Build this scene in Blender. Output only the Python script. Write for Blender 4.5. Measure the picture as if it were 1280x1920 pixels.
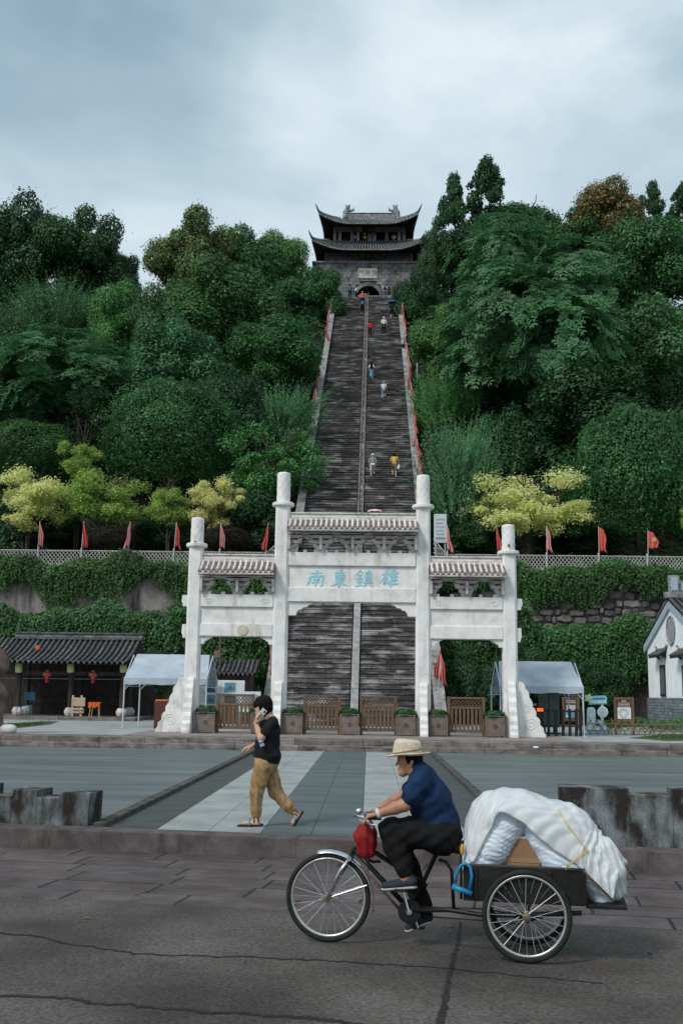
import bpy, math, random
import numpy as np
from mathutils import Vector, Matrix
random.seed(7); RNG = np.random.default_rng(11)
SC = bpy.context.scene
for o in list(bpy.data.objects): bpy.data.objects.remove(o)
COL = SC.collection
PI = math.pi; rad = math.radians

# ------------------------------------------------------------------ camera
FPX = 2000.0
CAM = Vector((0.8, 0.0, 1.68))
YAW, PITCH, ROLL = rad(1.5745), rad(9.683), rad(0.8)
fwd = Vector((-math.sin(YAW)*math.cos(PITCH), math.cos(YAW)*math.cos(PITCH), math.sin(PITCH)))
r0 = Vector((math.cos(YAW), math.sin(YAW), 0)); u0 = r0.cross(fwd)
rgt = r0*math.cos(ROLL) + u0*math.sin(ROLL); upv = u0*math.cos(ROLL) - r0*math.sin(ROLL)
cd = bpy.data.cameras.new('camera'); cam = bpy.data.objects.new('camera', cd); COL.objects.link(cam)
cam.matrix_world = Matrix(((rgt.x, upv.x, -fwd.x, CAM.x), (rgt.y, upv.y, -fwd.y, CAM.y), (rgt.z, upv.z, -fwd.z, CAM.z), (0, 0, 0, 1)))
cd.sensor_fit = 'VERTICAL'; cd.sensor_height = 36.0; cd.sensor_width = 24.0; cd.lens = FPX/1920*36.0
cd.clip_end = 4000; cd.clip_start = 0.1
SC.camera = cam

# ------------------------------------------------------------------ world, sun, exposure
SUN_EL, SUN_AZ = 44.0, 222.0     # azimuth measured from +Y clockwise: the light comes from behind the camera
w = bpy.data.worlds.new('World'); SC.world = w; w.use_nodes = True
nt = w.node_tree; N = nt.nodes; L = nt.links
for n in list(N): N.remove(n)
out = N.new('ShaderNodeOutputWorld'); bg = N.new('ShaderNodeBackground'); L.new(bg.outputs[0], out.inputs[0])
sky = N.new('ShaderNodeTexSky'); sky.sky_type = 'NISHITA'; sky.sun_disc = False
sky.sun_elevation = rad(SUN_EL); sky.sun_rotation = rad(SUN_AZ); sky.air_density = 1.6; sky.dust_density = 4.0
tc = N.new('ShaderNodeTexCoord')
sep = N.new('ShaderNodeSeparateXYZ'); L.new(tc.outputs['Generated'], sep.inputs[0])
def wm(op, a, b=None):
    n = N.new('ShaderNodeMath'); n.operation = op
    for i, v in enumerate((a, b)):
        if v is None: continue
        if isinstance(v, (int, float)): n.inputs[i].default_value = v
        else: L.new(v, n.inputs[i])
    return n.outputs[0]
zz = wm('ADD', wm('ABSOLUTE', sep.outputs[2]), 0.22)
cx = wm('DIVIDE', sep.outputs[0], zz); cy = wm('DIVIDE', sep.outputs[1], zz)
comb = N.new('ShaderNodeCombineXYZ'); L.new(cx, comb.inputs[0]); L.new(cy, comb.inputs[1]); comb.inputs[2].default_value = 0.0
def wnoise(scale, detail, rough, loc, dist=0.0):
    mp = N.new('ShaderNodeMapping'); mp.inputs['Location'].default_value = loc
    L.new(comb.outputs[0], mp.inputs[0])
    n = N.new('ShaderNodeTexNoise'); n.inputs['Scale'].default_value = scale; n.inputs['Detail'].default_value = detail
    n.inputs['Roughness'].default_value = rough; n.inputs['Distortion'].default_value = dist
    L.new(mp.outputs[0], n.inputs['Vector']); return n.outputs['Fac']
n1 = wnoise(1.9, 5.0, 0.5, (0.3, 1.9, 0.0), 0.5); n2 = wnoise(5.0, 4.0, 0.5, (1.0, 2.0, 0.0), 0.2)
nn = wm('ADD', wm('MULTIPLY', n1, 0.78), wm('MULTIPLY', n2, 0.22))
cr = N.new('ShaderNodeValToRGB'); L.new(nn, cr.inputs[0])
e = cr.color_ramp.elements
e[0].position = 0.32; e[0].color = (0.215, 0.318, 0.395, 1)
e[1].position = 0.66; e[1].color = (0.683, 0.745, 0.775, 1)
m_ = cr.color_ramp.elements.new(0.43); m_.color = (0.315, 0.424, 0.492, 1)
m_ = cr.color_ramp.elements.new(0.53); m_.color = (0.472, 0.572, 0.627, 1)
# cloud deck thins to a paler veil towards the horizon
hz = N.new('ShaderNodeMapRange'); L.new(sep.outputs[2], hz.inputs[0])
hz.inputs[1].default_value = 0.55; hz.inputs[2].default_value = 0.30; hz.inputs[3].default_value = 0.0; hz.inputs[4].default_value = 0.62
mh = N.new('ShaderNodeMix'); mh.data_type = 'RGBA'; L.new(hz.outputs[0], mh.inputs[0]); L.new(cr.outputs[0], mh.inputs[6]); mh.inputs[7].default_value = (0.525, 0.620, 0.676, 1)
sk = N.new('ShaderNodeMix'); sk.data_type = 'RGBA'; sk.blend_type = 'MULTIPLY'; sk.inputs[0].default_value = 1.0
L.new(sky.outputs[0], sk.inputs[6]); sk.inputs[7].default_value = (0.09, 0.09, 0.09, 1)
mx = N.new('ShaderNodeMix'); mx.data_type = 'RGBA'; mx.inputs[0].default_value = 0.88
L.new(sk.outputs[2], mx.inputs[6]); L.new(mh.outputs[2], mx.inputs[7])
L.new(mx.outputs[2], bg.inputs[0]); bg.inputs[1].default_value = 1.0
sd = bpy.data.lights.new('sun', 'SUN'); so = bpy.data.objects.new('sun', sd); COL.objects.link(so)
sd.energy = 1.5; sd.angle = rad(13); sd.color = (1.0, 0.965, 0.92)
sdir = Vector((math.sin(rad(SUN_AZ))*math.cos(rad(SUN_EL)), math.cos(rad(SUN_AZ))*math.cos(rad(SUN_EL)), math.sin(rad(SUN_EL))))
so.rotation_euler = sdir.to_track_quat('Z', 'Y').to_euler()
vs = SC.view_settings; vs.view_transform = 'Standard'; vs.look = 'None'; vs.exposure = 0.45; vs.gamma = 1.0; vs.use_curve_mapping = False

# ------------------------------------------------------------------ places: pixel of the 1280x1920 photograph + a known depth -> point
def ray(px, py): return fwd + rgt*((px-640)/FPX) + upv*((960-py)/FPX)
def at(px, py, Y):
    d = ray(px, py); return CAM + d*((Y-CAM.y)/d.y)
def gnd(px, py, z):
    d = ray(px, py); return CAM + d*((z-CAM.z)/d.z)
def pix(P):
    v = Vector(P)-CAM; k = v.dot(fwd); return 640+FPX*v.dot(rgt)/k, 960-FPX*v.dot(upv)/k
def mpp(P): return (Vector(P)-CAM).dot(fwd)/FPX       # metres per photo pixel at a point

# ------------------------------------------------------------------ mesh helpers
class MB:
    def __init__(s): s.v = []; s.f = []
    def add(s, vs_, fs):
        o = len(s.v); s.v += [tuple(p) for p in vs_]; s.f += [tuple(i+o for i in f) for f in fs]; return s
    def box(s, c, d, rz=0.0, rx=0.0, ry=0.0, tx=1.0, ty=1.0):
        # c centre, d full size; tx, ty shrink the top
        R = Matrix.Rotation(rz, 3, 'Z') @ Matrix.Rotation(ry, 3, 'Y') @ Matrix.Rotation(rx, 3, 'X'); c = Vector(c)
        P = []
        for z, kx, ky in ((-.5, 1, 1), (.5, tx, ty)):
            for x, y in ((-.5, -.5), (.5, -.5), (.5, .5), (-.5, .5)): P.append(c + R @ Vector((x*d[0]*kx, y*d[1]*ky, z*d[2])))
        return s.add(P, [(3, 2, 1, 0), (4, 5, 6, 7), (0, 1, 5, 4), (1, 2, 6, 5), (2, 3, 7, 6), (3, 0, 4, 7)])
    def bb(s, x0, x1, y0, y1, z0, z1, b=0.0):
        if b <= 0: return s.box(((x0+x1)/2, (y0+y1)/2, (z0+z1)/2), (x1-x0, y1-y0, z1-z0))
        P = []; rings = [(z0, b), (z0+b, 0), (z1-b, 0), (z1, b)]
        for z, k in rings:
            for x, y in ((x0+b, y0+k), (x1-b, y0+k), (x1-k, y0+b), (x1-k, y1-b), (x1-b, y1-k), (x0+b, y1-k), (x0+k, y1-b), (x0+k, y0+b)): P.append((x, y, z))
        F = [tuple(range(7, -1, -1)), tuple(range(24, 32))]
        for r in range(3):
            for i in range(8): j = (i+1) % 8; F.append((r*8+i, r*8+j, r*8+8+j, r*8+8+i))
        return s.add(P, F)
    def tube(s, path, rr, n=8, cap=True, closed=False, sx=1.0):
        path = [Vector(p) for p in path]; m = len(path)
        if not hasattr(rr, '__len__'): rr = [rr]*m
        P = []; prev = None
        for i, p in enumerate(path):
            if closed: t = path[(i+1) % m]-path[i-1]
            else: t = path[min(i+1, m-1)]-path[max(i-1, 0)]
            t = t.normalized() if t.length > 1e-9 else Vector((0, 0, 1))
            if prev is None:
                a = Vector((0, 0, 1)) if abs(t.z) < .9 else Vector((1, 0, 0)); n1_ = t.cross(a).normalized()
            else:
                n1_ = prev - t*prev.dot(t); n1_ = n1_.normalized() if n1_.length > 1e-9 else t.orthogonal().normalized()
            prev = n1_; n2_ = t.cross(n1_)
            for k in range(n):
                an = 2*PI*k/n; P.append(p + (n1_*math.cos(an)*sx + n2_*math.sin(an))*rr[i])
        F = []
        for i in range(m if closed else m-1):
            i2 = (i+1) % m
            for k in range(n): k2 = (k+1) % n; F.append((i*n+k, i*n+k2, i2*n+k2, i2*n+k))
        if cap and not closed: F += [tuple(range(n-1, -1, -1)), tuple(range((m-1)*n, m*n))]
        return s.add(P, F)
    def lathe(s, prof, c, n=16, axis=None):
        # prof list of (r, h); axis default Z
        c = Vector(c); Q = Matrix.Identity(3) if axis is None else Vector(axis).to_track_quat('Z', 'Y').to_matrix()
        P = []
        for r, h in prof:
            for k in range(n): an = 2*PI*k/n; P.append(c + Q @ Vector((r*math.cos(an), r*math.sin(an), h)))
        F = []; m = len(prof)
        for i in range(m-1):
            for k in range(n): k2 = (k+1) % n; F.append((i*n+k, i*n+k2, i*n+n+k2, i*n+n+k))
        F += [tuple(range(n-1, -1, -1)), tuple(range((m-1)*n, m*n))]
        return s.add(P, F)
    def prism(s, pts, d):
        # planar polygon (list of Vectors) extruded by d
        pts = [Vector(p) for p in pts]; d = Vector(d); n = len(pts)
        F = [tuple(range(n)), tuple(range(2*n-1, n-1, -1))]
        for i in range(n): j = (i+1) % n; F.append((i, i+n, j+n, j))
        return s.add(pts+[p+d for p in pts], F)
    def ball(s, c, r, n=12, m=8):
        r = r if hasattr(r, '__len__') else (r, r, r); c = Vector(c); P = []
        for i in range(1, m):
            th = PI*i/m
            for k in range(n): an = 2*PI*k/n; P.append(c+Vector((r[0]*math.sin(th)*math.cos(an), r[1]*math.sin(th)*math.sin(an), -r[2]*math.cos(th))))
        F = []
        for i in range(m-2):
            for k in range(n): k2 = (k+1) % n; F.append((i*n+k, i*n+k2, i*n+n+k2, i*n+n+k))
        b = len(P); P += [c-Vector((0, 0, r[2])), c+Vector((0, 0, r[2]))]
        for k in range(n): k2 = (k+1) % n; F.append((b, k2, k)); F.append((b+1, (m-2)*n+k, (m-2)*n+k2))
        return s.add(P, F)
    def grid(s, fn, nu, nv, closed_u=False):
        o = []
        for i in range(nu+(0 if closed_u else 1)):
            for j in range(nv+1): o.append(fn(i/nu, j/nv))
        F = []
        for i in range(nu):
            i2 = (i+1) % nu if closed_u else i+1
            for j in range(nv): F.append((i*(nv+1)+j, i2*(nv+1)+j, i2*(nv+1)+j+1, i*(nv+1)+j+1))
        return s.add(o, F)
    def mesh(s, name, org=(0, 0, 0), smooth=False):
        me = bpy.data.meshes.new(name); ox, oy, oz = org
        me.from_pydata([(a-ox, b-oy, c-oz) for a, b, c in s.v], [], s.f)
        if smooth: me.polygons.foreach_set('use_smooth', [True]*len(me.polygons))
        me.update(); return me
    def build(s, name, m, parent=None, smooth=False, origin=None, bevel=0.0):
        org = origin if origin is not None else root_loc(parent)
        o = link(name, s.mesh(name, org, smooth), m, parent)
        if parent is None and origin is not None: o.location = origin
        if bevel:
            b = o.modifiers.new('bevel', 'BEVEL'); b.width = bevel; b.segments = 2; b.limit_method = 'ANGLE'
        return o
def root_loc(o):
    if o is None: return (0, 0, 0)
    while o.parent: o = o.parent
    return tuple(o.location)
def link(name, me, m, parent=None):
    o = bpy.data.objects.new(name, me); COL.objects.link(o)
    if m is not None and not me.materials: me.materials.append(m)
    if parent is not None: o.parent = parent
    return o
def tag(o, label=None, cat=None, group=None, kind=None):
    if label: o['label'] = label
    if cat: o['category'] = cat
    if group: o['group'] = group
    if kind: o['kind'] = kind
    return o
def thing(name, label, cat, loc=(0, 0, 0), rz=0.0, group=None):
    o = bpy.data.objects.new(name, None); COL.objects.link(o); o.location = loc; o.rotation_euler = (0, 0, rz); o.empty_display_size = .2
    return tag(o, label, cat, group)
def dup(root, loc, rz=0.0, label=None, sc=None):
    r = root.copy(); COL.objects.link(r); r.location = loc; r.rotation_euler = (0, 0, rz)
    if sc is not None: r.scale = sc
    if label: r['label'] = label
    for ch in list(root.children):
        c = ch.copy(); COL.objects.link(c); c.parent = r
        for g in list(ch.children): d = g.copy(); COL.objects.link(d); d.parent = c
    return r
def npmesh(name, V, Q):
    # V (n,3) array, Q (m,4) quads
    me = bpy.data.meshes.new(name); V = np.asarray(V, np.float32); Q = np.asarray(Q, np.int32); k = Q.shape[1]
    me.vertices.add(len(V)); me.vertices.foreach_set('co', V.ravel())
    me.loops.add(Q.size); me.loops.foreach_set('vertex_index', Q.ravel())
    me.polygons.add(len(Q)); me.polygons.foreach_set('loop_start', np.arange(0, Q.size, k, dtype=np.int32))
    try: me.polygons.foreach_set('loop_total', np.full(len(Q), k, np.int32))
    except Exception: pass
    me.update(calc_edges=True); me.validate(); return me

# ------------------------------------------------------------------ signed distance bodies -> one continuous surface
def surfnet(Fd, org, h):
    ins = Fd < 0; nx, ny, nz = Fd.shape
    acc = np.zeros((nx-1, ny-1, nz-1, 3)); cnt = np.zeros((nx-1, ny-1, nz-1))
    sl = lambda d, n: slice(d, n-1+d)
    for ax in range(3):
        o1, o2 = [a for a in range(3) if a != ax]
        for d1 in (0, 1):
            for d2 in (0, 1):
                a = [0, 0, 0]; a[o1] = d1; a[o2] = d2; b = list(a); b[ax] = 1
                A = Fd[sl(a[0], nx), sl(a[1], ny), sl(a[2], nz)]; B = Fd[sl(b[0], nx), sl(b[1], ny), sl(b[2], nz)]
                mk = (A < 0) != (B < 0); t = np.where(mk, A/np.where(A == B, 1, A-B), 0)
                for q in range(3): acc[..., q] += np.where(mk, (t if q == ax else a[q]), 0)
                cnt += mk
    act = cnt > 0; idx = -np.ones(act.shape, np.int64); ii = np.argwhere(act); idx[act] = np.arange(len(ii))
    V = (ii + acc[act]/cnt[act][:, None])*h + np.array(org)
    Q = []
    for ax in range(3):
        o1, o2 = [(1, 2), (2, 0), (0, 1)][ax]
        A = np.take(ins, range(0, ins.shape[ax]-1), ax); B = np.take(ins, range(1, ins.shape[ax]), ax)
        e_ = np.argwhere(A != B); fl = A[tuple(e_.T)]
        ok = (e_[:, o1] > 0) & (e_[:, o2] > 0) & (e_[:, o1] < ins.shape[o1]-1) & (e_[:, o2] < ins.shape[o2]-1)
        e_ = e_[ok]; fl = fl[ok]
        if not len(e_): continue
        def g(d1, d2): p = e_.copy(); p[:, o1] += d1; p[:, o2] += d2; return idx[tuple(p.T)]
        q = np.stack([g(-1, -1), g(0, -1), g(0, 0), g(-1, 0)], 1)
        q[~fl] = q[~fl][:, ::-1]; Q.append(q)
    return V, np.concatenate(Q)
class SD:
    # capsules with two radii, flattened along an axis if asked; blended with radius k
    def __init__(s, k=0.02): s.p = []; s.k = k; s.cuts = []
    def cap(s, a, b, ra, rb=None, flat=None, k=None): s.p.append((np.array(a, float), np.array(b, float), ra, ra if rb is None else rb, flat, s.k if k is None else k)); return s
    def chain(s, pts, rr, flat=None, k=None):
        for i in range(len(pts)-1): s.cap(pts[i], pts[i+1], rr[i], rr[i+1], flat, k)
        return s
    def cut(s, p, n): s.cuts.append((np.array(p, float), np.array(n, float)/np.linalg.norm(n))); return s
    def mesh(s, name, h, org=(0, 0, 0), wr=None):
        lo = np.min([np.minimum(a, b)-max(ra, rb)*1.6 for a, b, ra, rb, f, k in s.p], 0)-3*h
        hi = np.max([np.maximum(a, b)+max(ra, rb)*1.6 for a, b, ra, rb, f, k in s.p], 0)+3*h
        n = np.ceil((hi-lo)/h).astype(int)+1
        G = [lo[i]+np.arange(n[i])*h for i in range(3)]
        D = np.full(n, 1.0)
        for a, b, ra, rb, fl, k in s.p:
            m = max(ra, rb)*1.6+2*k+4*h; l2 = np.minimum(a, b)-m; h2 = np.maximum(a, b)+m
            sl = tuple(slice(max(0, int((l2[i]-lo[i])/h)), min(n[i], int((h2[i]-lo[i])/h)+2)) for i in range(3))
            X = np.stack(np.meshgrid(*[G[i][sl[i]] for i in range(3)], indexing='ij'), -1)
            pa = X-a; ba = b-a; t = np.clip((pa@ba)/max(ba@ba, 1e-12), 0, 1); dv = pa-t[..., None]*ba
            if fl is not None:
                ax, q = fl; ax = np.array(ax, float); ax /= np.linalg.norm(ax); dv = dv+(dv@ax)[..., None]*ax*(1/q-1)
            d = np.linalg.norm(dv, axis=-1)-(ra+(rb-ra)*t); o = D[sl]
            hh = np.clip(.5+.5*(o-d)/k, 0, 1) if k > 0 else (d < o).astype(float)
            D[sl] = o*(1-hh)+d*hh-k*hh*(1-hh)
        if s.cuts:
            X = np.stack(np.meshgrid(*G, indexing='ij'), -1)
            for p, nn_ in s.cuts: D = np.maximum(D, (X-p)@nn_)
        V, Q = surfnet(D, lo, h)
        if wr is not None: V = wr(V)
        me = npmesh(name, V-np.array(org), Q); me.polygons.foreach_set('use_smooth', np.ones(len(me.polygons), bool)); return me
    def build(s, name, m, parent, h, wr=None):
        return link(name, s.mesh(name, h, root_loc(parent), wr), m, parent)

# ------------------------------------------------------------------ materials
MATS = {}
def nodes_new(name):
    m = bpy.data.materials.new(name); m.use_nodes = True; t = m.node_tree
    for n in list(t.nodes): t.nodes.remove(n)
    o = t.nodes.new('ShaderNodeOutputMaterial'); return m, t, o
def hexc(*c): return (c[0], c[1], c[2], 1)
def ramp(t, fac, cols, lo=0.32, hi=0.68):
    r = t.nodes.new('ShaderNodeValToRGB'); t.links.new(fac, r.inputs[0]); el = r.color_ramp.elements
    while len(el) < len(cols): el.new(0.5)
    for i, c in enumerate(cols): el[i].position = lo+(hi-lo)*i/max(1, len(cols)-1); el[i].color = hexc(*c)
    return r.outputs[0]
def noise(t, vec, scale, detail=5, rough=.55, dist=0.0):
    n = t.nodes.new('ShaderNodeTexNoise'); n.inputs['Scale'].default_value = scale; n.inputs['Detail'].default_value = detail
    n.inputs['Roughness'].default_value = rough; n.inputs['Distortion'].default_value = dist; t.links.new(vec, n.inputs['Vector']); return n.outputs['Fac']
def mapping(t, vec, sc, loc=(0, 0, 0), rz=0.0):
    n = t.nodes.new('ShaderNodeMapping'); n.inputs['Scale'].default_value = sc; n.inputs['Location'].default_value = loc; n.inputs['Rotation'].default_value = (0, 0, rz)
    t.links.new(vec, n.inputs[0]); return n.outputs[0]
def mixc(t, fac, a, b, mode='MIX'):
    n = t.nodes.new('ShaderNodeMix'); n.data_type = 'RGBA'; n.blend_type = mode
    for i, v in ((0, fac), (6, a), (7, b)):
        if isinstance(v, (int, float)): n.inputs[i].default_value = v
        elif isinstance(v, tuple): n.inputs[i].default_value = hexc(*v)
        else: t.links.new(v, n.inputs[i])
    return n.outputs[2]
def mrange(t, v, a, b, c, d):
    n = t.nodes.new('ShaderNodeMapRange'); t.links.new(v, n.inputs[0])
    for i, q in enumerate((a, b, c, d)): n.inputs[i+1].default_value = q
    return n.outputs[0]
def M(name, cols, scale=3.0, rough=.8, bump=.25, bscale=None, coord='pos', stretch=(1, 1, 1), rnd=0.0, stain=None, stainsc=(5, 5, .5), stainr=(.5, .66), metal=0.0, spec=.3, detail=6, fine=None, lo=.32, hi=.68, bdist=.02, rz=0.0, moss=None, island=0.0):
    if name in MATS: return MATS[name]
    m, t, o = nodes_new(name); b = t.nodes.new('ShaderNodeBsdfPrincipled'); t.links.new(b.outputs[0], o.inputs[0])
    if coord == 'pos': g = t.nodes.new('ShaderNodeNewGeometry').outputs['Position']
    else: g = t.nodes.new('ShaderNodeTexCoord').outputs['Object']
    oi = t.nodes.new('ShaderNodeObjectInfo')
    if coord == 'obj':
        va = t.nodes.new('ShaderNodeVectorMath'); va.operation = 'SCALE'; va.inputs[0].default_value = (37, 53, 71); t.links.new(oi.outputs['Random'], va.inputs['Scale'])
        vb = t.nodes.new('ShaderNodeVectorMath'); t.links.new(g, vb.inputs[0]); t.links.new(va.outputs[0], vb.inputs[1]); g = vb.outputs[0]
    v = mapping(t, g, stretch, rz=rz)
    c = ramp(t, noise(t, v, scale, detail), cols, lo, hi)
    if fine:
        c = mixc(t, fine[1], c, ramp(t, noise(t, g, fine[0], 3, .7), [(.45, .45, .45), (1.5, 1.5, 1.5)], .35, .65), 'MULTIPLY')
    if stain:
        sv = mapping(t, g, stainsc); f = mrange(t, noise(t, sv, 1.0, 5, .6), stainr[0], stainr[1], 0, 1); c = mixc(t, f, c, stain)
    if moss:
        f = mrange(t, noise(t, g, moss[1], 6, .65), moss[2], moss[3], 0, 1); c = mixc(t, f, c, moss[0])
    if island:
        gi = t.nodes.new('ShaderNodeNewGeometry'); hs = t.nodes.new('ShaderNodeHueSaturation'); t.links.new(c, hs.inputs['Color']); t.links.new(mrange(t, gi.outputs['Random Per Island'], 0, 1, 1-island, 1+island), hs.inputs['Value']); c = hs.outputs[0]
    if rnd:
        hs = t.nodes.new('ShaderNodeHueSaturation'); t.links.new(c, hs.inputs['Color']); t.links.new(mrange(t, oi.outputs['Random'], 0, 1, 1-rnd, 1+rnd), hs.inputs['Value']); c = hs.outputs[0]
    t.links.new(c, b.inputs['Base Color']); b.inputs['Roughness'].default_value = rough; b.inputs['Metallic'].default_value = metal
    b.inputs['Specular IOR Level'].default_value = spec
    if bump:
        bn = t.nodes.new('ShaderNodeBump'); bn.inputs['Strength'].default_value = bump; bn.inputs['Distance'].default_value = bdist
        t.links.new(noise(t, v if bscale is None else g, bscale or scale*4, 6, .6), bn.inputs['Height']); t.links.new(bn.outputs[0], b.inputs['Normal'])
    MATS[name] = m; return m
def LEAF(name, cols, rough=.55, trans=.28, nscale=.35, dark=(.6, 1.25)):
    if name in MATS: return MATS[name]
    m, t, o = nodes_new(name); g = t.nodes.new('ShaderNodeNewGeometry')
    c = ramp(t, g.outputs['Random Per Island'], cols, 0.0, 1.0)
    k = mrange(t, noise(t, g.outputs['Position'], nscale, 3, .6), .3, .7, dark[0], dark[1])
    hs = t.nodes.new('ShaderNodeHueSaturation'); t.links.new(c, hs.inputs['Color']); t.links.new(k, hs.inputs['Value'])
    oi = t.nodes.new('ShaderNodeObjectInfo'); t.links.new(mrange(t, oi.outputs['Random'], 0, 1, .485, .515), hs.inputs['Hue'])
    b = t.nodes.new('ShaderNodeBsdfPrincipled'); t.links.new(hs.outputs[0], b.inputs['Base Color']); b.inputs['Roughness'].default_value = rough; b.inputs['Specular IOR Level'].default_value = .35
    tr = t.nodes.new('ShaderNodeBsdfTranslucent'); t.links.new(hs.outputs[0], tr.inputs['Color'])
    mx_ = t.nodes.new('ShaderNodeMixShader'); mx_.inputs[0].default_value = trans; t.links.new(b.outputs[0], mx_.inputs[1]); t.links.new(tr.outputs[0], mx_.inputs[2])
    t.links.new(mx_.outputs[0], o.inputs[0]); MATS[name] = m; return m
def FLAT(name, c, rough=.6, metal=0.0, spec=.3, bump=0.0, bscale=60, rnd=0.0):
    d = tuple(x*.86 for x in c); u = tuple(min(1, x*1.12) for x in c)
    return M(name, [d, c, u], scale=bscale/8, rough=rough, bump=bump, bscale=bscale, coord='obj', metal=metal, spec=spec, rnd=rnd)
def EMIT(name, c, s):
    m, t, o = nodes_new(name); e_ = t.nodes.new('ShaderNodeEmission'); e_.inputs[0].default_value = hexc(*c); e_.inputs[1].default_value = s; t.links.new(e_.outputs[0], o.inputs[0]); return m

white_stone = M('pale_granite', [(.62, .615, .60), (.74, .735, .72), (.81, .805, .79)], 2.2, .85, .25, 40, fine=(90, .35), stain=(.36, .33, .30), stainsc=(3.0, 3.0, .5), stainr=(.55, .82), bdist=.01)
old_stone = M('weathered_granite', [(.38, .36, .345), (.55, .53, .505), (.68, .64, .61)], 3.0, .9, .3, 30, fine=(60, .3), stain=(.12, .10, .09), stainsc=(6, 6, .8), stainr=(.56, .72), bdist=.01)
tile_stone = M('pinkish_stone_tile', [(.46, .41, .38), (.68, .61, .57), (.76, .69, .65)], 5, .9, .3, 30, rnd=.12, coord='pos', stain=(.10, .08, .07), stainsc=(9, 9, 2), stainr=(.60, .74))
gap_stone = M('dark_stone_tile_bed', [(.06, .05, .045), (.15, .12, .11), (.28, .24, .22)], 9, .95, .3, 40)
plaza_dark = M('grey_green_paving', [(.066, .088, .094), (.092, .117, .123), (.12, .145, .15)], 1.1, .62, .1, 120, fine=(140, .5), rnd=.05, stretch=(.35, 1.6, 1), bdist=.004)
plaza_white = M('pale_paving', [(.22, .24, .242), (.285, .305, .305), (.34, .355, .352)], 1.3, .7, .1, 120, fine=(120, .45), rnd=.04, bdist=.004)
plaza_mid = M('mid_grey_paving', [(.078, .096, .098), (.115, .136, .138), (.155, .175, .175)], .9, .6, .1, 100, fine=(120, .45), stretch=(.25, 1.5, 1), bdist=.004)
drain_stone = M('mossy_dark_kerb', [(.028, .027, .024), (.062, .06, .056), (.12, .115, .11)], 6, .9, .35, 50, fine=(60, .5), rnd=.15, moss=((.05, .07, .03), 6, .6, .72))
kerb_stone = M('brown_grey_kerb_stone', [(.062, .051, .051), (.10, .085, .084), (.145, .128, .126)], 3, .85, .3, 50, fine=(110, .6), rnd=.12, stain=(.04, .035, .03), stainsc=(4, 4, 1.2), stainr=(.55, .75))
paver_stone = M('purplish_road_slab', [(.058, .046, .047), (.086, .069, .070), (.12, .100, .100)], 2.5, .8, .3, 60, fine=(95, .7), rnd=.13, bdist=.008)
road_grey = M('coarse_concrete_road', [(.046, .039, .035), (.076, .066, .060), (.112, .100, .092)], .8, .88, .5, 70, fine=(36, .85), bdist=.012, detail=8)
crack_mat = M('tarred_seam', [(.012, .012, .012), (.03, .03, .03)], 12, .9, .5, 60)
platform_red = M('reddish_granite_paving', [(.19, .150, .142), (.25, .205, .195), (.30, .26, .25)], 2, .7, .15, 80, fine=(90, .4), bdist=.004)
platform_grey = M('pale_concrete_paving', [(.24, .255, .25), (.31, .325, .32), (.37, .38, .37)], 1.0, .75, .15, 60, fine=(70, .35), bdist=.004)
step_old = M('worn_step_granite', [(.11, .095, .088), (.18, .158, .148), (.25, .225, .215)], 2.6, .85, .3, 40, fine=(70, .55), rnd=.12, stain=(.06, .05, .045), stainsc=(1.4, 1.4, 6), stainr=(.5, .66))
stair_mat = M('wet_dark_stair_stone', [(.026, .022, .021), (.068, .060, .058), (.145, .137, .136)], .9, .5, .5, 14, stretch=(.5, .6, 2.6), fine=(8, .6), rnd=.2, island=.55, stain=(.34, .335, .35), stainsc=(.8, .45, 2.6), stainr=(.50, .66), bdist=.05)
stair_light = M('pale_ramp_stone', [(.20, .195, .19), (.28, .275, .27), (.36, .35, .345)], 3, .8, .3, 30, fine=(50, .4), rnd=.12)
parapet_mat = M('grey_parapet_stone', [(.16, .158, .156), (.25, .248, .245), (.33, .328, .325)], 1.5, .85, .3, 25, fine=(30, .4), rnd=.1, stain=(.07, .065, .06), stainsc=(2, 2, 1), stainr=(.55, .7))
conc_stain = M('streaked_concrete', [(.13, .15, .158), (.22, .25, .262), (.30, .335, .35)], 2.2, .9, .4, 40, fine=(60, .5), stain=(.024, .020, .018), stainsc=(4, 4, 1.8), stainr=(.34, .58), rnd=.10)
soil_mat = M('leaf_litter_soil', [(.015, .018, .010), (.03, .032, .018), (.05, .045, .025)], 1.2, .95, .6, 8, bdist=.1)
grass_mat = LEAF('grass_blade', [(.05, .10, .03), (.08, .15, .045), (.10, .15, .05)])
lawn_mat = M('lawn_soil', [(.03, .05, .02), (.06, .085, .03), (.08, .09, .05)], 2.5, .95, .5, 40)
wall_plaster = M('old_cement_wall', [(.13, .12, .115), (.21, .20, .19), (.28, .26, .24)], .9, .95, .4, 10, fine=(14, .4), stain=(.045, .042, .04), stainsc=(1.3, 1.3, .22), stainr=(.48, .66), bdist=.05)
rubble = M('rubble_stone', [(.075, .072, .072), (.13, .122, .118), (.20, .18, .165)], 1.6, .95, .5, 9, rnd=.42, fine=(14, .4), moss=((.16, .11, .07), .8, .58, .7), bdist=.05)
mortar = M('dark_joint', [(.03, .028, .025), (.06, .055, .05)], 4, .95, .3, 20)
bamboo = M('bleached_bamboo', [(.34, .33, .31), (.48, .47, .44), (.58, .57, .54)], 8, .7, .1, 40)
steel = FLAT('galvanised_steel', (.42, .44, .46), .4, .6)
wood_brown = M('brown_stained_wood', [(.095, .058, .036), (.14, .088, .056), (.19, .125, .082)], 6, .6, .25, 30, coord='obj', stretch=(6, 6, .8), rnd=.15)
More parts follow.
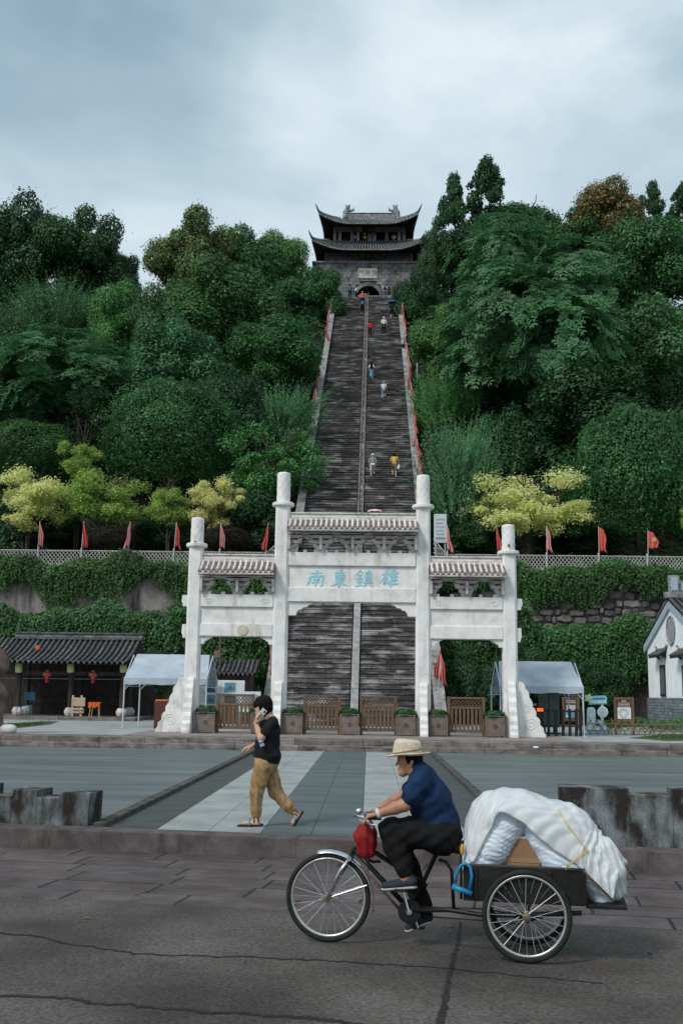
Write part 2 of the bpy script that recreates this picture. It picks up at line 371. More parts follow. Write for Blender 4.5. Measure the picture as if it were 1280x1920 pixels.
planter_mat = M('brown_composite_planter', [(.125, .095, .082), (.165, .128, .112), (.20, .16, .14)], 5, .65, .15, 40, rnd=.08)
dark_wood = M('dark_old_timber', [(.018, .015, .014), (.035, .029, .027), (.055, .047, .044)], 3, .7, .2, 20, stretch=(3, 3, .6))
purple_wood = M('purplish_brown_timber', [(.19, .155, .17), (.28, .235, .255), (.35, .305, .32)], 2, .7, .2, 15, stretch=(3, 3, .6), rnd=.1)
roof_tile = M('grey_clay_tile', [(.045, .048, .052), (.085, .088, .092), (.15, .152, .155)], 5, .8, .4, 20, rnd=.25, fine=(26, .5))
roof_dark = M('dark_clay_tile_bed', [(.012, .012, .013), (.03, .03, .031)], 4, .9, .3, 20)
ridge_mat = M('grey_roof_ridge', [(.12, .126, .132), (.215, .222, .232), (.32, .33, .342)], 2, .8, .4, 8, fine=(8, .5))
lime_white = M('limewash', [(.74, .79, .82), (.82, .86, .88), (.86, .89, .90)], 1.2, .9, .1, 30, stain=(.58, .63, .66), stainsc=(3, 3, .4), stainr=(.65, .9))
brick_grey = M('grey_brick', [(.10, .125, .145), (.16, .19, .215), (.22, .25, .27)], 4, .9, .3, 30, rnd=.2)
tent_mat = M('grey_blue_canopy_cloth', [(.30, .36, .42), (.37, .43, .49), (.43, .49, .55)], 1.6, .7, .25, 5, bdist=.05)
tent_leg = FLAT('white_painted_tube', (.5, .56, .62), .4)
black = FLAT('black_plastic', (.014, .014, .015), .5)
trunk_mat = M('grey_brown_bark', [(.03, .025, .02), (.06, .05, .042), (.09, .078, .066)], 5, .95, .6, 14, stretch=(2, 2, .5), bdist=.05)
flag_red = FLAT('faded_red_cloth', (.58, .10, .085), .8); flag_pink = FLAT('faded_pink_cloth', (.66, .27, .27), .8); flag_fringe = FLAT('pale_pink_fringe', (.72, .42, .42), .85)
gold = FLAT('gold_paint', (.52, .36, .10), .5)
red_cloth = FLAT('red_cloth', (.22, .008, .010), .75)
# ================================================================== THE SETTING
AX = 0.17                       # axis of plaza, gateway and stairs
RZ = -0.22                      # road level; plaza is z = 0; platform z = .32
PZ = 0.32
MB().box((0, 200, -1.28), (1600, 1600, 2.0)).build('ground', M('far_ground', [(.05, .055, .045), (.08, .08, .07)], .2, .95, .2, 2)); tag(bpy.data.objects['ground'], kind='structure')
# kerb line of the road (it runs about nine degrees off the plaza)
KA = Vector((-3.72, 13.49, 0)); KB = Vector((4.28, 12.32, 0)); kd = (KB-KA).normalized(); kn = Vector((kd.y, -kd.x, 0))   # kn points to the road
if kn.y > 0: kn = -kn
KANG = math.atan2(kd.y, kd.x)
def kp(a, b, z=0.0):             # a along the kerb from the point nearest the axis, b metres towards the camera
    p = KA + kd*(a + 4.0) + kn*b; return Vector((p.x, p.y, z))
def quad_slab(mb, a0, a1, b0, b1, z0, z1, bev=.0):
    P = [kp(a0, b0), kp(a1, b0), kp(a1, b1), kp(a0, b1)]; c = sum((p for p in P), Vector())/4
    lo_ = [Vector((p.x, p.y, z0)) for p in P]; hi_ = [Vector((p.x, p.y, z1-bev)) for p in P]
    tp = [Vector((p.x, p.y, z1)) + (c-p).normalized()*bev*1.4 for p in P]
    for p in tp: p.z = z1
    F = [(4, 5, 6, 7)[::-1]] if False else []
    n = 8
    vs_ = lo_+hi_+tp
    F = [(0, 1, 2, 3), (8, 11, 10, 9)]
    for i in range(4):
        j = (i+1) % 4; F.append((i, i+4, j+4, j)); F.append((i+4, i+8, j+8, j+4))
    mb.add(vs_, F); return mb
def grid_sheet(fn, nu, nv): return MB().grid(fn, nu, nv)
road = grid_sheet(lambda u, v: kp(-120+240*u, 3.02+40*v, RZ+.004), 60, 20).build('road', road_grey); tag(road, kind='structure')
road_bed = MB(); quad_slab(road_bed, -120, 120, -.2, 3.1, RZ-.3, RZ+.0005); road_bed.build('road_bed', crack_mat, road)
# six courses of big slabs beside the kerb, running bond
rows = 6; rw = (3.02-.03)/rows; slab_i = 0
for r in range(rows):
    b0 = .03+r*rw; a = -9.0 + (r % 2)*.55 + random.uniform(-.1, .1)
    while a < 9.5:
        ln = random.choice((.95, 1.05, 1.1, 1.2)); mb = MB(); dz = random.uniform(-.003, .004)
        quad_slab(mb, a+.009, a+ln-.009, b0+.020, b0+rw-.020, RZ-.06, RZ+.006+dz, .009); mb.build('road_slab', paver_stone, road); a += ln
for s in (-1, 1):
    mb = MB(); quad_slab(mb, min(s*9.6, s*120), max(s*9.6, s*120), .03, 3.0, RZ-.06, RZ+.004); mb.build('road_slab_strip', paver_stone, road)
# tarred seams in the concrete
def seam(pts, w0, w1, seed, wob=.012):
    rr = random.Random(seed); mb = MB(); n = 60; P = []
    pts = [gnd(x, y, RZ+.008) for x, y in pts]; seg = []
    for i in range(len(pts)-1):
        for k in range(n): seg.append(pts[i].lerp(pts[i+1], k/n))
    seg.append(pts[-1]); m = len(seg); off = 0; vs_ = []
    for i, p in enumerate(seg):
        t = (seg[min(i+1, m-1)]-seg[max(i-1, 0)]).normalized(); nn_ = Vector((-t.y, t.x, 0)); off = off*.93+rr.uniform(-wob, wob)
        ww = (w0+(w1-w0)*i/m)*rr.uniform(.55, 1.4); vs_ += [p+nn_*(off+ww/2), p+nn_*(off-ww/2)]
    mb.add(vs_, [(2*i, 2*i+1, 2*i+3, 2*i+2) for i in range(m-1)]); mb.build('tar_seam', crack_mat, road)
seam([(-60, 1744), (80, 1757), (250, 1788), (460, 1795), (640, 1802), (900, 1822), (1130, 1843)], .036, .016, 1)
seam([(-60, 1862), (200, 1880), (420, 1896), (700, 1922)], .045, .05, 2)
seam([(864, 1728), (845, 1810), (822, 1925)], .022, .045, 3, .004)
seam([(470, 1812), (455, 1800)], .008, .004, 4)

# kerb: separate long stones, top and worn face
kerb = thing('kerb', 'low brown grey stone kerb between the road and the plaza', 'kerb', (0, 13, 0)); kerb['kind'] = 'structure'; del kerb['category']
a = -16.0
while a < 16:
    ln = random.uniform(1.3, 2.4); mb = MB(); quad_slab(mb, a+.002, a+ln-.002, -.34, .03, RZ-.1, .012+random.uniform(-.004, .004), .014); mb.build('kerb_stone', kerb_stone, kerb); a += ln
# plaza sheet
def plz(u, v):
    p = kp(-60+120*u, 0); y0 = p.y+.30; return Vector((p.x, y0+(32.35-y0)*v, -.008))
plaza = grid_sheet(plz, 40, 24).build('plaza', M('mortar_bed', [(.05, .055, .055), (.08, .085, .085)], 3, .9, .2, 30)); tag(plaza, kind='structure')
def kerb_y(x): return KA.y + (x-KA.x)*(kd.y/kd.x) + .345
def strip(x0, x1, m, name, step, z=0.0, jig=.0, gap=.004):
    y = 32.30
    while True:
        y1 = y; y -= step*random.uniform(.99, 1.01)
        ya, yb = max(y, kerb_y(x0)), max(y, kerb_y(x1))
        if y1 <= min(ya, yb)+.02: break
        mb = MB(); zz_ = z+random.uniform(-jig, jig)
        P = [Vector((x0+gap, ya+gap, 0)), Vector((x1-gap, yb+gap, 0)), Vector((x1-gap, max(y1-gap, yb+gap), 0)), Vector((x0+gap, max(y1-gap, ya+gap), 0))]
        mb.add([(p.x, p.y, -.06) for p in P]+[(p.x, p.y, zz_) for p in P], [(3, 2, 1, 0), (4, 5, 6, 7), (0, 1, 5, 4), (1, 2, 6, 5), (2, 3, 7, 6), (3, 0, 4, 7)])
        mb.build(name, m, plaza)
        if y <= min(kerb_y(x0), kerb_y(x1)): break
strip(-1.80, -1.15, plaza_white, 'paving_slab', 1.3, jig=.001); strip(-1.15, -.50, plaza_white, 'paving_slab', 1.3, jig=.001)
strip(-.50, .12, plaza_dark, 'paving_slab', 1.0, jig=.001); strip(.12, .735, plaza_dark, 'paving_slab', 1.0, jig=.001)
strip(.735, 1.38, plaza_white, 'paving_slab', 1.3, jig=.001); strip(1.38, 2.03, plaza_white, 'paving_slab', 1.3, jig=.001)
for x0, x1, dz in ((-2.62, -2.46, .05), (-2.46, -2.13, -.03), (-2.13, -1.80, -.012), (2.03, 2.33, -.012), (2.33, 2.60, -.03), (2.60, 2.76, .05)): strip(x0, x1, drain_stone, 'drain_stone', 2.6 if dz > 0 else 1.7, dz, .004)
# the wide side fields: courses of mid grey slabs
for s in (-1, 1):
    x = 2.76 if s > 0 else -2.62
    for k in range(10):
        wd = 1.5 if k < 9 else 46; xa, xb = (x, x+wd) if s > 0 else (x-wd, x)
        strip(xa, xb, plaza_mid, 'paving_slab', 2.6 if k < 5 else 20, jig=.0008, gap=.003); x = xb if s > 0 else xa

# platform with its two steps, each of long stones
PF, PS = 33.45, 32.7
platform = MB().bb(-60, 60, PF+.5, 70, -.2, PZ-.006).build('platform', platform_grey); tag(platform, kind='structure')
for y0, y1, z1 in ((32.32, PS+.2, .155), (PS, PF+.6, PZ)):
    x = -22.0
    while x < 22:
        ln = random.uniform(1.3, 2.2)
        MB().bb(x+.004, x+ln-.004, y0+random.uniform(-.008, .008), y1, -.1, z1+random.uniform(-.005, .005), .014).build('step_stone', step_old, platform); x += ln
for k in range(12):               # reddish granite apron in front of and under the gateway
    for j in range(3):
        MB().bb(-6.9+k*1.2+.003, -6.9+(k+1)*1.2-.003, PF+.6+j*1.45+.003, PF+.6+(j+1)*1.45-.003, .1, PZ+.004, .003).build('apron_slab', platform_red, platform)
for k in range(9):
    MB().bb(-8.6+k*1.9+.003, -8.6+(k+1)*1.9-.003, 38.41, 46.2, .1, PZ+.001, .003).build('apron_slab', platform_grey, platform)

# ------------------------------------------------------------------ the great stair
SY0, SL = 46.6, .65; RISE = .237; RUN = RISE/SL; NST = 198
def stz(Y): return PZ + SL*(Y-SY0)
TOPY, TOPZ = SY0+NST*RUN, PZ+NST*RISE
HW = 3.5
stair = MB().add([(AX-4.0, SY0+.4, PZ-.5), (AX+4.0, SY0+.4, PZ-.5), (AX+4.0, TOPY+.3, TOPZ-.55), (AX-4.0, TOPY+.3, TOPZ-.55), (AX-4.0, TOPY+.3, 0), (AX+4.0, TOPY+.3, 0)],
    [(0, 1, 2, 3), (3, 2, 5, 4), (0, 3, 4), (1, 5, 2)]).build('stairway', mortar); tag(stair, 'long steep flight of dark wet stone steps up the hill', kind='structure')
blockm = {}
def blockmesh(w_, k):
    key = (round(w_, 1), k)
    if key not in blockm:
        rr = random.Random(hash(key) % 999); w2 = key[0]/2-.006; mb = MB(); b = .016
        P = []
        for z, q in ((-RISE-.1, 0), (-b, 0), (0, b)):
            for x, y in ((-w2, 0), (w2, 0), (w2, RUN+.1), (-w2, RUN+.1)): P.append((x*(1-q*.6), y+(q if y == 0 else 0)+rr.uniform(-.010, .010), z+rr.uniform(-.008, .008)))
        F = [(8, 9, 10, 11)]
        for r in range(2):
            for i in range(4): j = (i+1) % 4; F.append((r*4+i, r*4+j, r*4+4+j, r*4+4+i))
        mb.add(P, F); mb.box((0, .02, -.022), (2*w2, .13, .05)); blockm[key] = mb.mesh('step_block'); blockm[key].materials.append(stair_mat)
    return blockm[key]
rest = MB(); nblk = 0
for i in range(NST):
    y = SY0+i*RUN; z = PZ+(i+1)*RISE
    for s in (-1, 1):
        x = .22; end = HW
        while x < end-.05:
            w_ = round(random.uniform(.8, 1.6), 1)
            if end-(x+w_) < .5: w_ = end-x
            cx_ = AX+s*(x+w_/2); dy, dz = random.uniform(-.02, .02), random.uniform(-.012, .012)
            if nblk < 290 and i < 30:
                o = link('step_block', blockmesh(w_, random.randint(0, 4)), stair_mat, stair); o.location = (cx_, y+dy, z+dz); o.scale = (w_/round(w_, 1), 1, 1); nblk += 1
            else:
                rest.box((cx_, y+dy+(RUN+.1)/2, z+dz-(RISE+.1)/2), (w_-.014, RUN+.1, RISE+.1), rx=random.uniform(-.03, .03), rz=random.uniform(-.012, .012))
                rest.box((cx_, y+dy+.02, z+dz-.022), (w_-.012, .13, .05), rz=random.uniform(-.012, .012))
            x += w_
tag(rest.build('step_blocks', stair_mat, stair), kind='stuff')
# middle band: pale ramp stones below, two narrow kerbs with a channel above
up = Vector((0, 1, SL)).normalized(); un = Vector((0, -SL, 1)).normalized()
def along(x0, x1, Y0, Y1, h0, h1, mb):
    P = []
    for Y in (Y0, Y1):
        for x, h in ((x0, h0), (x1, h0), (x1, h1), (x0, h1)): P.append((x, Y-un.y*0, stz(Y)+h))
    mb.add(P, [(0, 1, 2, 3), (7, 6, 5, 4), (0, 4, 5, 1), (1, 5, 6, 2), (2, 6, 7, 3), (3, 7, 4, 0)]); return mb
Y = SY0-.35
while Y < 58.5:
    along(AX-.17, AX+.17, Y+.01, Y+1.15, -.3, .32, MB()).build('ramp_stone', stair_light, stair); Y += 1.16
while Y < TOPY-.5:
    for s in (-1, 1): along(AX+s*.14-.045, AX+s*.14+.045, Y+.01, Y+2.9, -.3, .36, MB()).build('ramp_kerb', step_old, stair)
    along(AX-.085, AX+.085, Y, Y+2.91, -.3, .19, MB()).build('ramp_channel', stair_mat, stair); Y += 2.92
# parapets both sides
for s in (-1, 1):
    Y = SY0-.9
    while Y < TOPY-.3:
        Y1 = min(Y+2.4, TOPY)
        x0, x1 = sorted((AX+s*(HW+.01), AX+s*(HW+.42)))
        along(x0, x1, Y+.006, Y1-.006, -.9, .62, MB()).build('parapet_stone', parapet_mat, stair)
        along(x0-.05, x1+.05, Y+.006, Y1-.006, .622, .74, MB()).build('coping_stone', parapet_mat, stair); Y = Y1
landing = MB().bb(AX-9, AX+9, TOPY+.05, TOPY+30, TOPZ-4, TOPZ-.01).build('landing', step_old); tag(landing, kind='structure')
# ------------------------------------------------------------------ hill
TER = 8.48                        # terrace level behind the fence
def hnoise(x, y): return math.sin(x*.21+1.3)*math.cos(y*.17)+.5*math.sin(x*.53+y*.41)
def hill(x, Y):
    if Y < 66: return TER
    z = min(stz(Y)-.9, TOPZ-1.0-abs(x)*.05)
    k = min(1, (Y-66)/6); z = TER*(1-k)+z*k + .5*hnoise(x, Y)*k
    if Y > 128: z -= (Y-128)*.35
    if abs(x-AX) < 5 and Y > 60: z -= .9*(1-max(0, abs(x-AX)-4))*min(1, (Y-60)/6)
    return max(z, .2)
hl = []
xs = [-130+4*i for i in range(31)]+[-9, -7.5, -6, -5.2, -4.5]; xs = sorted(set(xs)); xs = [x for x in xs if x < -4.4]
for s in (-1, 1):
    X = [AX+s*q for q in (3.93, 4.6, 5.5, 7, 9, 12, 15, 19, 24, 30, 36, 44, 55, 70, 95, 130)]; Ys = [59.9, 61, 63, 65.9]+[66+2*i for i in range(1, 40)]+[150, 165, 190]
    def hp(u, v): x = X[round(u*(len(X)-1))]; y = Ys[round(v*(len(Ys)-1))]; return (x, y, hill(x, y) if abs(x-AX) > 4 else min(hill(x, y), stz(y)-.6))
    hl.append(MB().grid(hp, len(X)-1, len(Ys)-1))
hm = MB()
for q in hl: hm.add(q.v, q.f)
hillo = hm.build('hill', soil_mat, smooth=True); tag(hillo, kind='structure')

# ------------------------------------------------------------------ foliage meshes
def unit(v): return v/np.maximum(np.linalg.norm(v, axis=-1, keepdims=True), 1e-9)
def leaves(P, D, Nn, ln, wd, bend=.12):
    # P base points, D direction, Nn face normal, folded rhombic leaf each
    n = len(P); D = unit(D); S = unit(np.cross(D, Nn)); Nn = np.cross(S, D)
    ln = np.broadcast_to(np.asarray(ln, float).reshape(-1, 1), (n, 1)); wd = np.broadcast_to(np.asarray(wd, float).reshape(-1, 1), (n, 1))
    V = np.empty((n, 4, 3)); V[:, 0] = P; V[:, 1] = P+D*ln*.5+S*wd*.5+Nn*ln*bend; V[:, 2] = P+D*ln; V[:, 3] = P+D*ln*.5-S*wd*.5+Nn*ln*bend
    return V.reshape(-1, 3), np.arange(n*4).reshape(-1, 4)
def rdir(n): return unit(RNG.normal(size=(n, 3)))
def lobes_pts(lob, n):
    # points near the surface of a union of spheres
    C_ = np.array([l[:3] for l in lob]); R_ = np.array([l[3] for l in lob]); w_ = R_**2/np.sum(R_**2)
    i = RNG.choice(len(lob), n*2, p=w_); d = rdir(n*2); rr = R_[i]*(RNG.uniform(.55, 1.0, n*2)**.8*1.0+RNG.exponential(.10, n*2))
    P = C_[i]+d*rr[:, None]; keep = np.ones(len(P), bool)
    for k in range(len(lob)):
        keep &= (np.linalg.norm(P-C_[k], axis=1) > R_[k]*.72) | (i == k)
    P, d = P[keep][:n], d[keep][:n]; return P, d
def crown_broad(name, seed, nl=26, n=30000, leaf=.040, spread=.70, lr=(.17, .38), flat=.8, sq=1.0, down=0.0):
    rr = random.Random(seed); lob = []
    for k in range(nl):
        while True:
            p = Vector((rr.uniform(-1, 1), rr.uniform(-1, 1), rr.uniform(-1, 1)))
            if .25 < p.length < 1: break
        p = p.normalized()*(spread*rr.uniform(.65, 1.1)); lob.append((p.x, p.y, p.z*sq, rr.uniform(*lr)))
    lob.append((0, 0, 0, .5)); lob.append((0, 0, -.45, .42))
    P, d = lobes_pts(lob, n); m = len(P)
    Nn = unit(d*1.0+np.array([0, 0, .5])+RNG.normal(size=(m, 3))*.42); D = np.cross(Nn, rdir(m)); D[:, 2] -= down
    s = leaf*RNG.uniform(.6, 1.35, m); V, Q = leaves(P, D, Nn, s*1.5, s*.95); return npmesh(name, V, Q)
def crown_ball(name, seed, n=42000, leaf=.025):
    rr = np.random.default_rng(seed); d = rdir(n); d[:, 2] = np.where(d[:, 2] < -.80, -d[:, 2], d[:, 2])
    k = 1+.09*np.sin(d[:, 0]*7+seed)*np.cos(d[:, 1]*6+d[:, 2]*5)+.05*np.sin(d[:, 0]*21+d[:, 2]*17)*np.sin(d[:, 1]*23)
    P = d*(k*rr.uniform(.84, 1.02, n)**.7)[:, None]; P[:, 2] = np.where(P[:, 2] < 0, P[:, 2]*1.0, P[:, 2])
    Nn = unit(d+rr.normal(size=(n, 3))*.6); D = np.cross(Nn, rdir(n)); s = leaf*rr.uniform(.6, 1.4, n)
    V, Q = leaves(P, D, Nn, s*1.6, s); return npmesh(name, V, Q)
def crown_rosette(name, seed, nc=760, fr=11, leaf=.115, nl=22):
    # whorls of long drooping compound leaves
    rr = random.Random(seed); lob = []
    for k in range(nl):
        p = Vector((rr.uniform(-1, 1), rr.uniform(-1, 1), rr.uniform(-.9, 1))).normalized()*rr.uniform(.4, .72); lob.append((p.x, p.y, p.z, rr.uniform(.24, .40)))
    C_, d = lobes_pts(lob, nc); Vs, Qs, o = [], [], 0
    A = unit(d*.8+np.array([0, 0, .75])+RNG.normal(size=d.shape)*.25)
    for q in range(fr):
        an = 2*PI*q/fr+RNG.uniform(-.3, .3, len(C_)); b1 = unit(np.cross(A, np.array([[.3, .9, .1]]))); b2 = np.cross(A, b1)
        D = b1*np.cos(an)[:, None]+b2*np.sin(an)[:, None]+A*RNG.uniform(.0, .65, (len(C_), 1)); D = unit(D); lf = leaf*RNG.uniform(.7, 1.15, len(C_))
        # each frond: leaflets paired along a drooping midrib
        for t in (.25, .45, .65, .85):
            base = C_+D*(lf*t)[:, None]; base[:, 2] -= lf*t*t*.45
            S = unit(np.cross(D, A))
            for sg in (-1, 1):
                dd = unit(D*.7+S*sg*1.0+np.array([0, 0, -.25])); V, Q = leaves(base, dd, A+RNG.normal(size=A.shape)*.2, lf*.42, lf*.15); Vs.append(V); Qs.append(Q+o); o += len(V)
        tip = C_+D*(lf*.85)[:, None]; tip[:, 2] -= lf*.33; V, Q = leaves(tip, D-np.array([0, 0, .6]), A, lf*.35, lf*.14); Vs.append(V); Qs.append(Q+o); o += len(V)
    return npmesh(name, np.concatenate(Vs), np.concatenate(Qs))
def crown_spray(name, seed, ns=620, nl=30, leaf=.045, droop=.1, fan=.55):
    # upright feathery sprays: a stem with leaves along it
    rr = np.random.default_rng(seed); Vs, Qs, o = [], [], 0
    b = np.stack([rr.normal(0, .30, ns), rr.normal(0, .30, ns), rr.uniform(-.9, .25, ns)], 1); od = unit(np.stack([b[:, 0], b[:, 1], np.zeros(ns)], 1)+1e-6)
    T = unit(od*rr.uniform(.05, fan, (ns, 1))*1.4+np.array([0, 0, 1])+rr.normal(size=(ns, 3))*.16); ln = rr.uniform(.45, .85, ns)
    for k in range(nl):
        t = (k+.5)/nl; P = b+T*(ln*t)[:, None]+od*(t*t*droop*ln)[:, None]; side = unit(np.cross(T, rdir(ns)))
        D = unit(T*.8+side); s = leaf*(1.15-.7*t)*rr.uniform(.7, 1.3, ns); V, Q = leaves(P, D, unit(od+rr.normal(size=(ns, 3))*.5), s*1.7, s*.6); Vs.append(V); Qs.append(Q+o); o += len(V)
    return npmesh(name, np.concatenate(Vs), np.concatenate(Qs))
def crown_tiered(name, seed, nl=40, n=15000, leaf=.042):
    # loose flat clumps on spreading limbs with gaps between
    rr = random.Random(seed); Ps, ds = [], []
    for k in range(nl):
        a = rr.uniform(0, 2*PI); r_ = rr.uniform(.15, .95); z = rr.uniform(-.85, .85)*(1-.45*r_); c = np.array([r_*math.cos(a), r_*math.sin(a), z]); R_ = rr.uniform(.10, .30); m = n//nl
        d = rdir(m); Ps.append(c+d*np.array([R_, R_, R_*.7])*(RNG.uniform(.25, 1.0, (m, 1))+RNG.exponential(.18, (m, 1)))); ds.append(d)
    P, d = np.concatenate(Ps), np.concatenate(ds); m = len(P)
    Nn = unit(d*.6+np.array([0, 0, .8])+RNG.normal(size=(m, 3))*.5); D = np.cross(Nn, rdir(m)); D[:, 2] -= .25; s = leaf*RNG.uniform(.6, 1.35, m)
    V, Q = leaves(P, D, Nn, s*1.5, s*.85); return npmesh(name, V, Q)
def crown_cone(name, seed, n=22000, leaf=.033):
    # narrow knobbly tree: tufts round a tapering stem
    rr = random.Random(seed); lob = []
    for k in range(80):
        z = rr.uniform(-1, .95); r_ = (1-(z+1)/2)**.7*.85+.05; a = rr.uniform(0, 2*PI); q = r_*rr.uniform(.3, 1.1); lob.append((q*math.cos(a), q*math.sin(a), z+rr.uniform(-.05, .05), rr.uniform(.05, .14)))
    lob.append((0, 0, .98, .06))
    P, d = lobes_pts(lob, n); m = len(P); Nn = unit(d+RNG.normal(size=(m, 3))*.6); D = np.cross(Nn, rdir(m)); s = leaf*RNG.uniform(.6, 1.3, m)
    V, Q = leaves(P, D, Nn, s*1.4, s); return npmesh(name, V, Q)
def trunk_mesh(name, seed, nb=9, low=-1.75, thin=.045, spread=.62, top=.55, fork=1):
    rr = random.Random(seed); mb = MB()
    for f_ in range(fork):
        lean = (rr.uniform(-.1, .1)+(f_-(fork-1)/2)*.28, rr.uniform(-.1, .1)); pts = []
        for k in range(9):
            t = k/8; pts.append((lean[0]*t+rr.uniform(-.025, .025), lean[1]*t+rr.uniform(-.025, .025), low+(top-low)*t))
        mb.tube(pts, [thin*(1.25-.95*k/8) if k else thin*1.6 for k in range(9)], 7)
        for b in range(nb):
            k = rr.randint(3, 7); p = Vector(pts[k]); a = rr.uniform(0, 2*PI); ln = spread*rr.uniform(.7, 1.2); q = []
            for j in range(5): t = j/4; q.append(p+Vector((math.cos(a)*ln*t, math.sin(a)*ln*t, ln*(.75*t-.15*t*t)))+Vector((rr.uniform(-.03, .03), rr.uniform(-.03, .03), 0)))
            mb.tube(q, [thin*.5*(1-.8*j/4) for j in range(5)], 5)
    me = mb.mesh(name, smooth=True); me.materials.append(trunk_mat); return me
CR = {'broad': [crown_broad('crown', 1), crown_broad('crown', 2, 36, 32000, .036, .74, (.13, .30)), crown_broad('crown', 3, 22, 30000, .040, .68, (.18, .42))],
      'ball': [crown_ball('crown', 4), crown_ball('crown', 5)],
      'rosette': [crown_rosette('crown', 6), crown_rosette('crown', 7, 560, 10, .125)],
      'spray': [crown_spray('crown', 8), crown_spray('crown', 9, 560, 28, .045, .25, .8)],
      'tiered': [crown_tiered('crown', 10), crown_tiered('crown', 12, 46, 17000, .040), crown_tiered('crown', 13, 30, 12000, .046)],
      'cone': [crown_cone('crown', 14), crown_cone('crown', 15)]}
TK = {'broad': trunk_mesh('trunk', 21), 'ball': trunk_mesh('trunk', 22, 7, -1.25, .05, .4, .2), 'rosette': trunk_mesh('trunk', 23, 14, -1.6, .04, .7, .6), 'spray': trunk_mesh('trunk', 24, 8, -1.3, .035, .5, .3, 2), 'tiered': trunk_mesh('trunk', 25, 7, -1.5, .03, .65, .5, 3), 'cone': trunk_mesh('trunk', 26, 12, -1.5, .03, .22, .55)}
LOWK = {'broad': 1.75, 'ball': 1.25, 'rosette': 1.6, 'spray': 1.3, 'tiered': 1.5, 'cone': 1.5}
G = {'dark': LEAF('leaf_dark', [(0.035, 0.101, 0.036), (0.038, 0.109, 0.039), (0.047, 0.124, 0.044)]),
     'mid': LEAF('leaf_mid', [(0.059, 0.169, 0.055), (0.065, 0.182, 0.059), (0.082, 0.209, 0.066)]),
     'bright': LEAF('leaf_bright', [(0.090, 0.258, 0.072), (0.099, 0.277, 0.077), (0.123, 0.311, 0.090)]),
     'blue': LEAF('leaf_bluish', [(0.072, 0.197, 0.075), (0.079, 0.215, 0.081), (0.115, 0.259, 0.102)]) if True else LEAF('x', [(0.050, 0.153, 0.069), (0.093, 0.244, 0.108), (0.205, 0.384, 0.183)]),
     'teal': LEAF('leaf_feathery', [(0.096, 0.240, 0.104), (0.105, 0.258, 0.111), (0.136, 0.303, 0.133)]),
     'ball': LEAF('leaf_glossy', [(0.047, 0.146, 0.045), (0.052, 0.159, 0.048), (0.065, 0.183, 0.054)], .45),
     'yellow': LEAF('leaf_yellow', [(.52, .58, .18), (.82, .80, .34), (.92, .90, .52)], .6, .5, .6, (.9, 1.15)),
     'lime': LEAF('leaf_lime', [(.14, .33, .07), (.26, .46, .10), (.58, .64, .20)], .6, .45, .6, (.85, 1.2)),
     'rust': LEAF('leaf_rust', [(.040, .10, .034), (.055, .13, .042), (.08, .15, .05), (.46, .22, .09), (.55, .27, .12)], dark=(.9, 1.2)),
     'pinkish': LEAF('leaf_pinkish', [(0.049, 0.139, 0.044), (0.077, 0.198, 0.061), (0.120, 0.247, 0.077), (0.164, 0.258, 0.085), (0.416, 0.247, 0.128)]),
     'maroon': LEAF('leaf_maroon', [(0.020, 0.016, 0.012), (0.035, 0.026, 0.018), (0.055, 0.045, 0.025)])}
for k in CR:
    for me in CR[k]: pass
crown_cache = {}
def crown_with(me, mat):
    key = (me.name, mat.name)
    if key not in crown_cache:
        m2 = me if not me.materials else me.copy()
        m2.materials.clear(); m2.materials.append(mat); crown_cache[key] = m2
    return crown_cache[key]
NTREE = 0
def tree(kind, var, col, px, py, rx, ry, label, Y=None, name='tree', group=None, ks=1.0, cat='tree'):
    global NTREE
    NTREE += 1
    low = LOWK[kind]
    if kind in ('broad', 'rosette') and cat == 'tree': py, ry, rx = py+ry*.32, ry*1.34, rx*1.16      # crowns reach well down
    elif kind in ('cone', 'spray', 'ball') and cat == 'tree': py, ry, rx = py+ry*.10, ry*1.12, rx*1.05
    def err(Y_): P = at(px, py, Y_); return P.z-(hill(P.x, Y_)+low*.80*ry*mpp(P))
    if Y is None:
        a_, b_ = 66.5, 121.0
        if err(a_) < 0: Y = a_
        elif err(b_) > 0: Y = b_
        else:
            for _ in range(40):
                m_ = (a_+b_)/2
                if err(m_) > 0: a_ = m_
                else: b_ = m_
            Y = a_
    P = at(px, py, Y); k = mpp(P); g = hill(P.x, Y); sx, sz = rx*k, ry*k
    sy = min(sx, 6.0)
    t = thing(name, label, cat, (P.x, Y, g), group=group)
    c = link('crown', crown_with(CR[kind][var], G[col]), None, t); hz_ = P.z-g
    c.location = (0, 0, hz_); c.scale = (sx, sy, sz); c.rotation_euler = (0, 0, (NTREE*2.399) % (2*PI) if abs(sx-sy) < .8 else (0 if NTREE % 2 else PI))
    tr = link('trunk', TK[kind], None, t); kz = (hz_+.3)/low; tr.location = (0, 0, hz_); tr.scale = (min(sx, sy), min(sx, sy), kz); tr.rotation_euler = (0, 0, NTREE*1.7)
    return t
# ================================================================== TREES ON THE HILL
T = tree
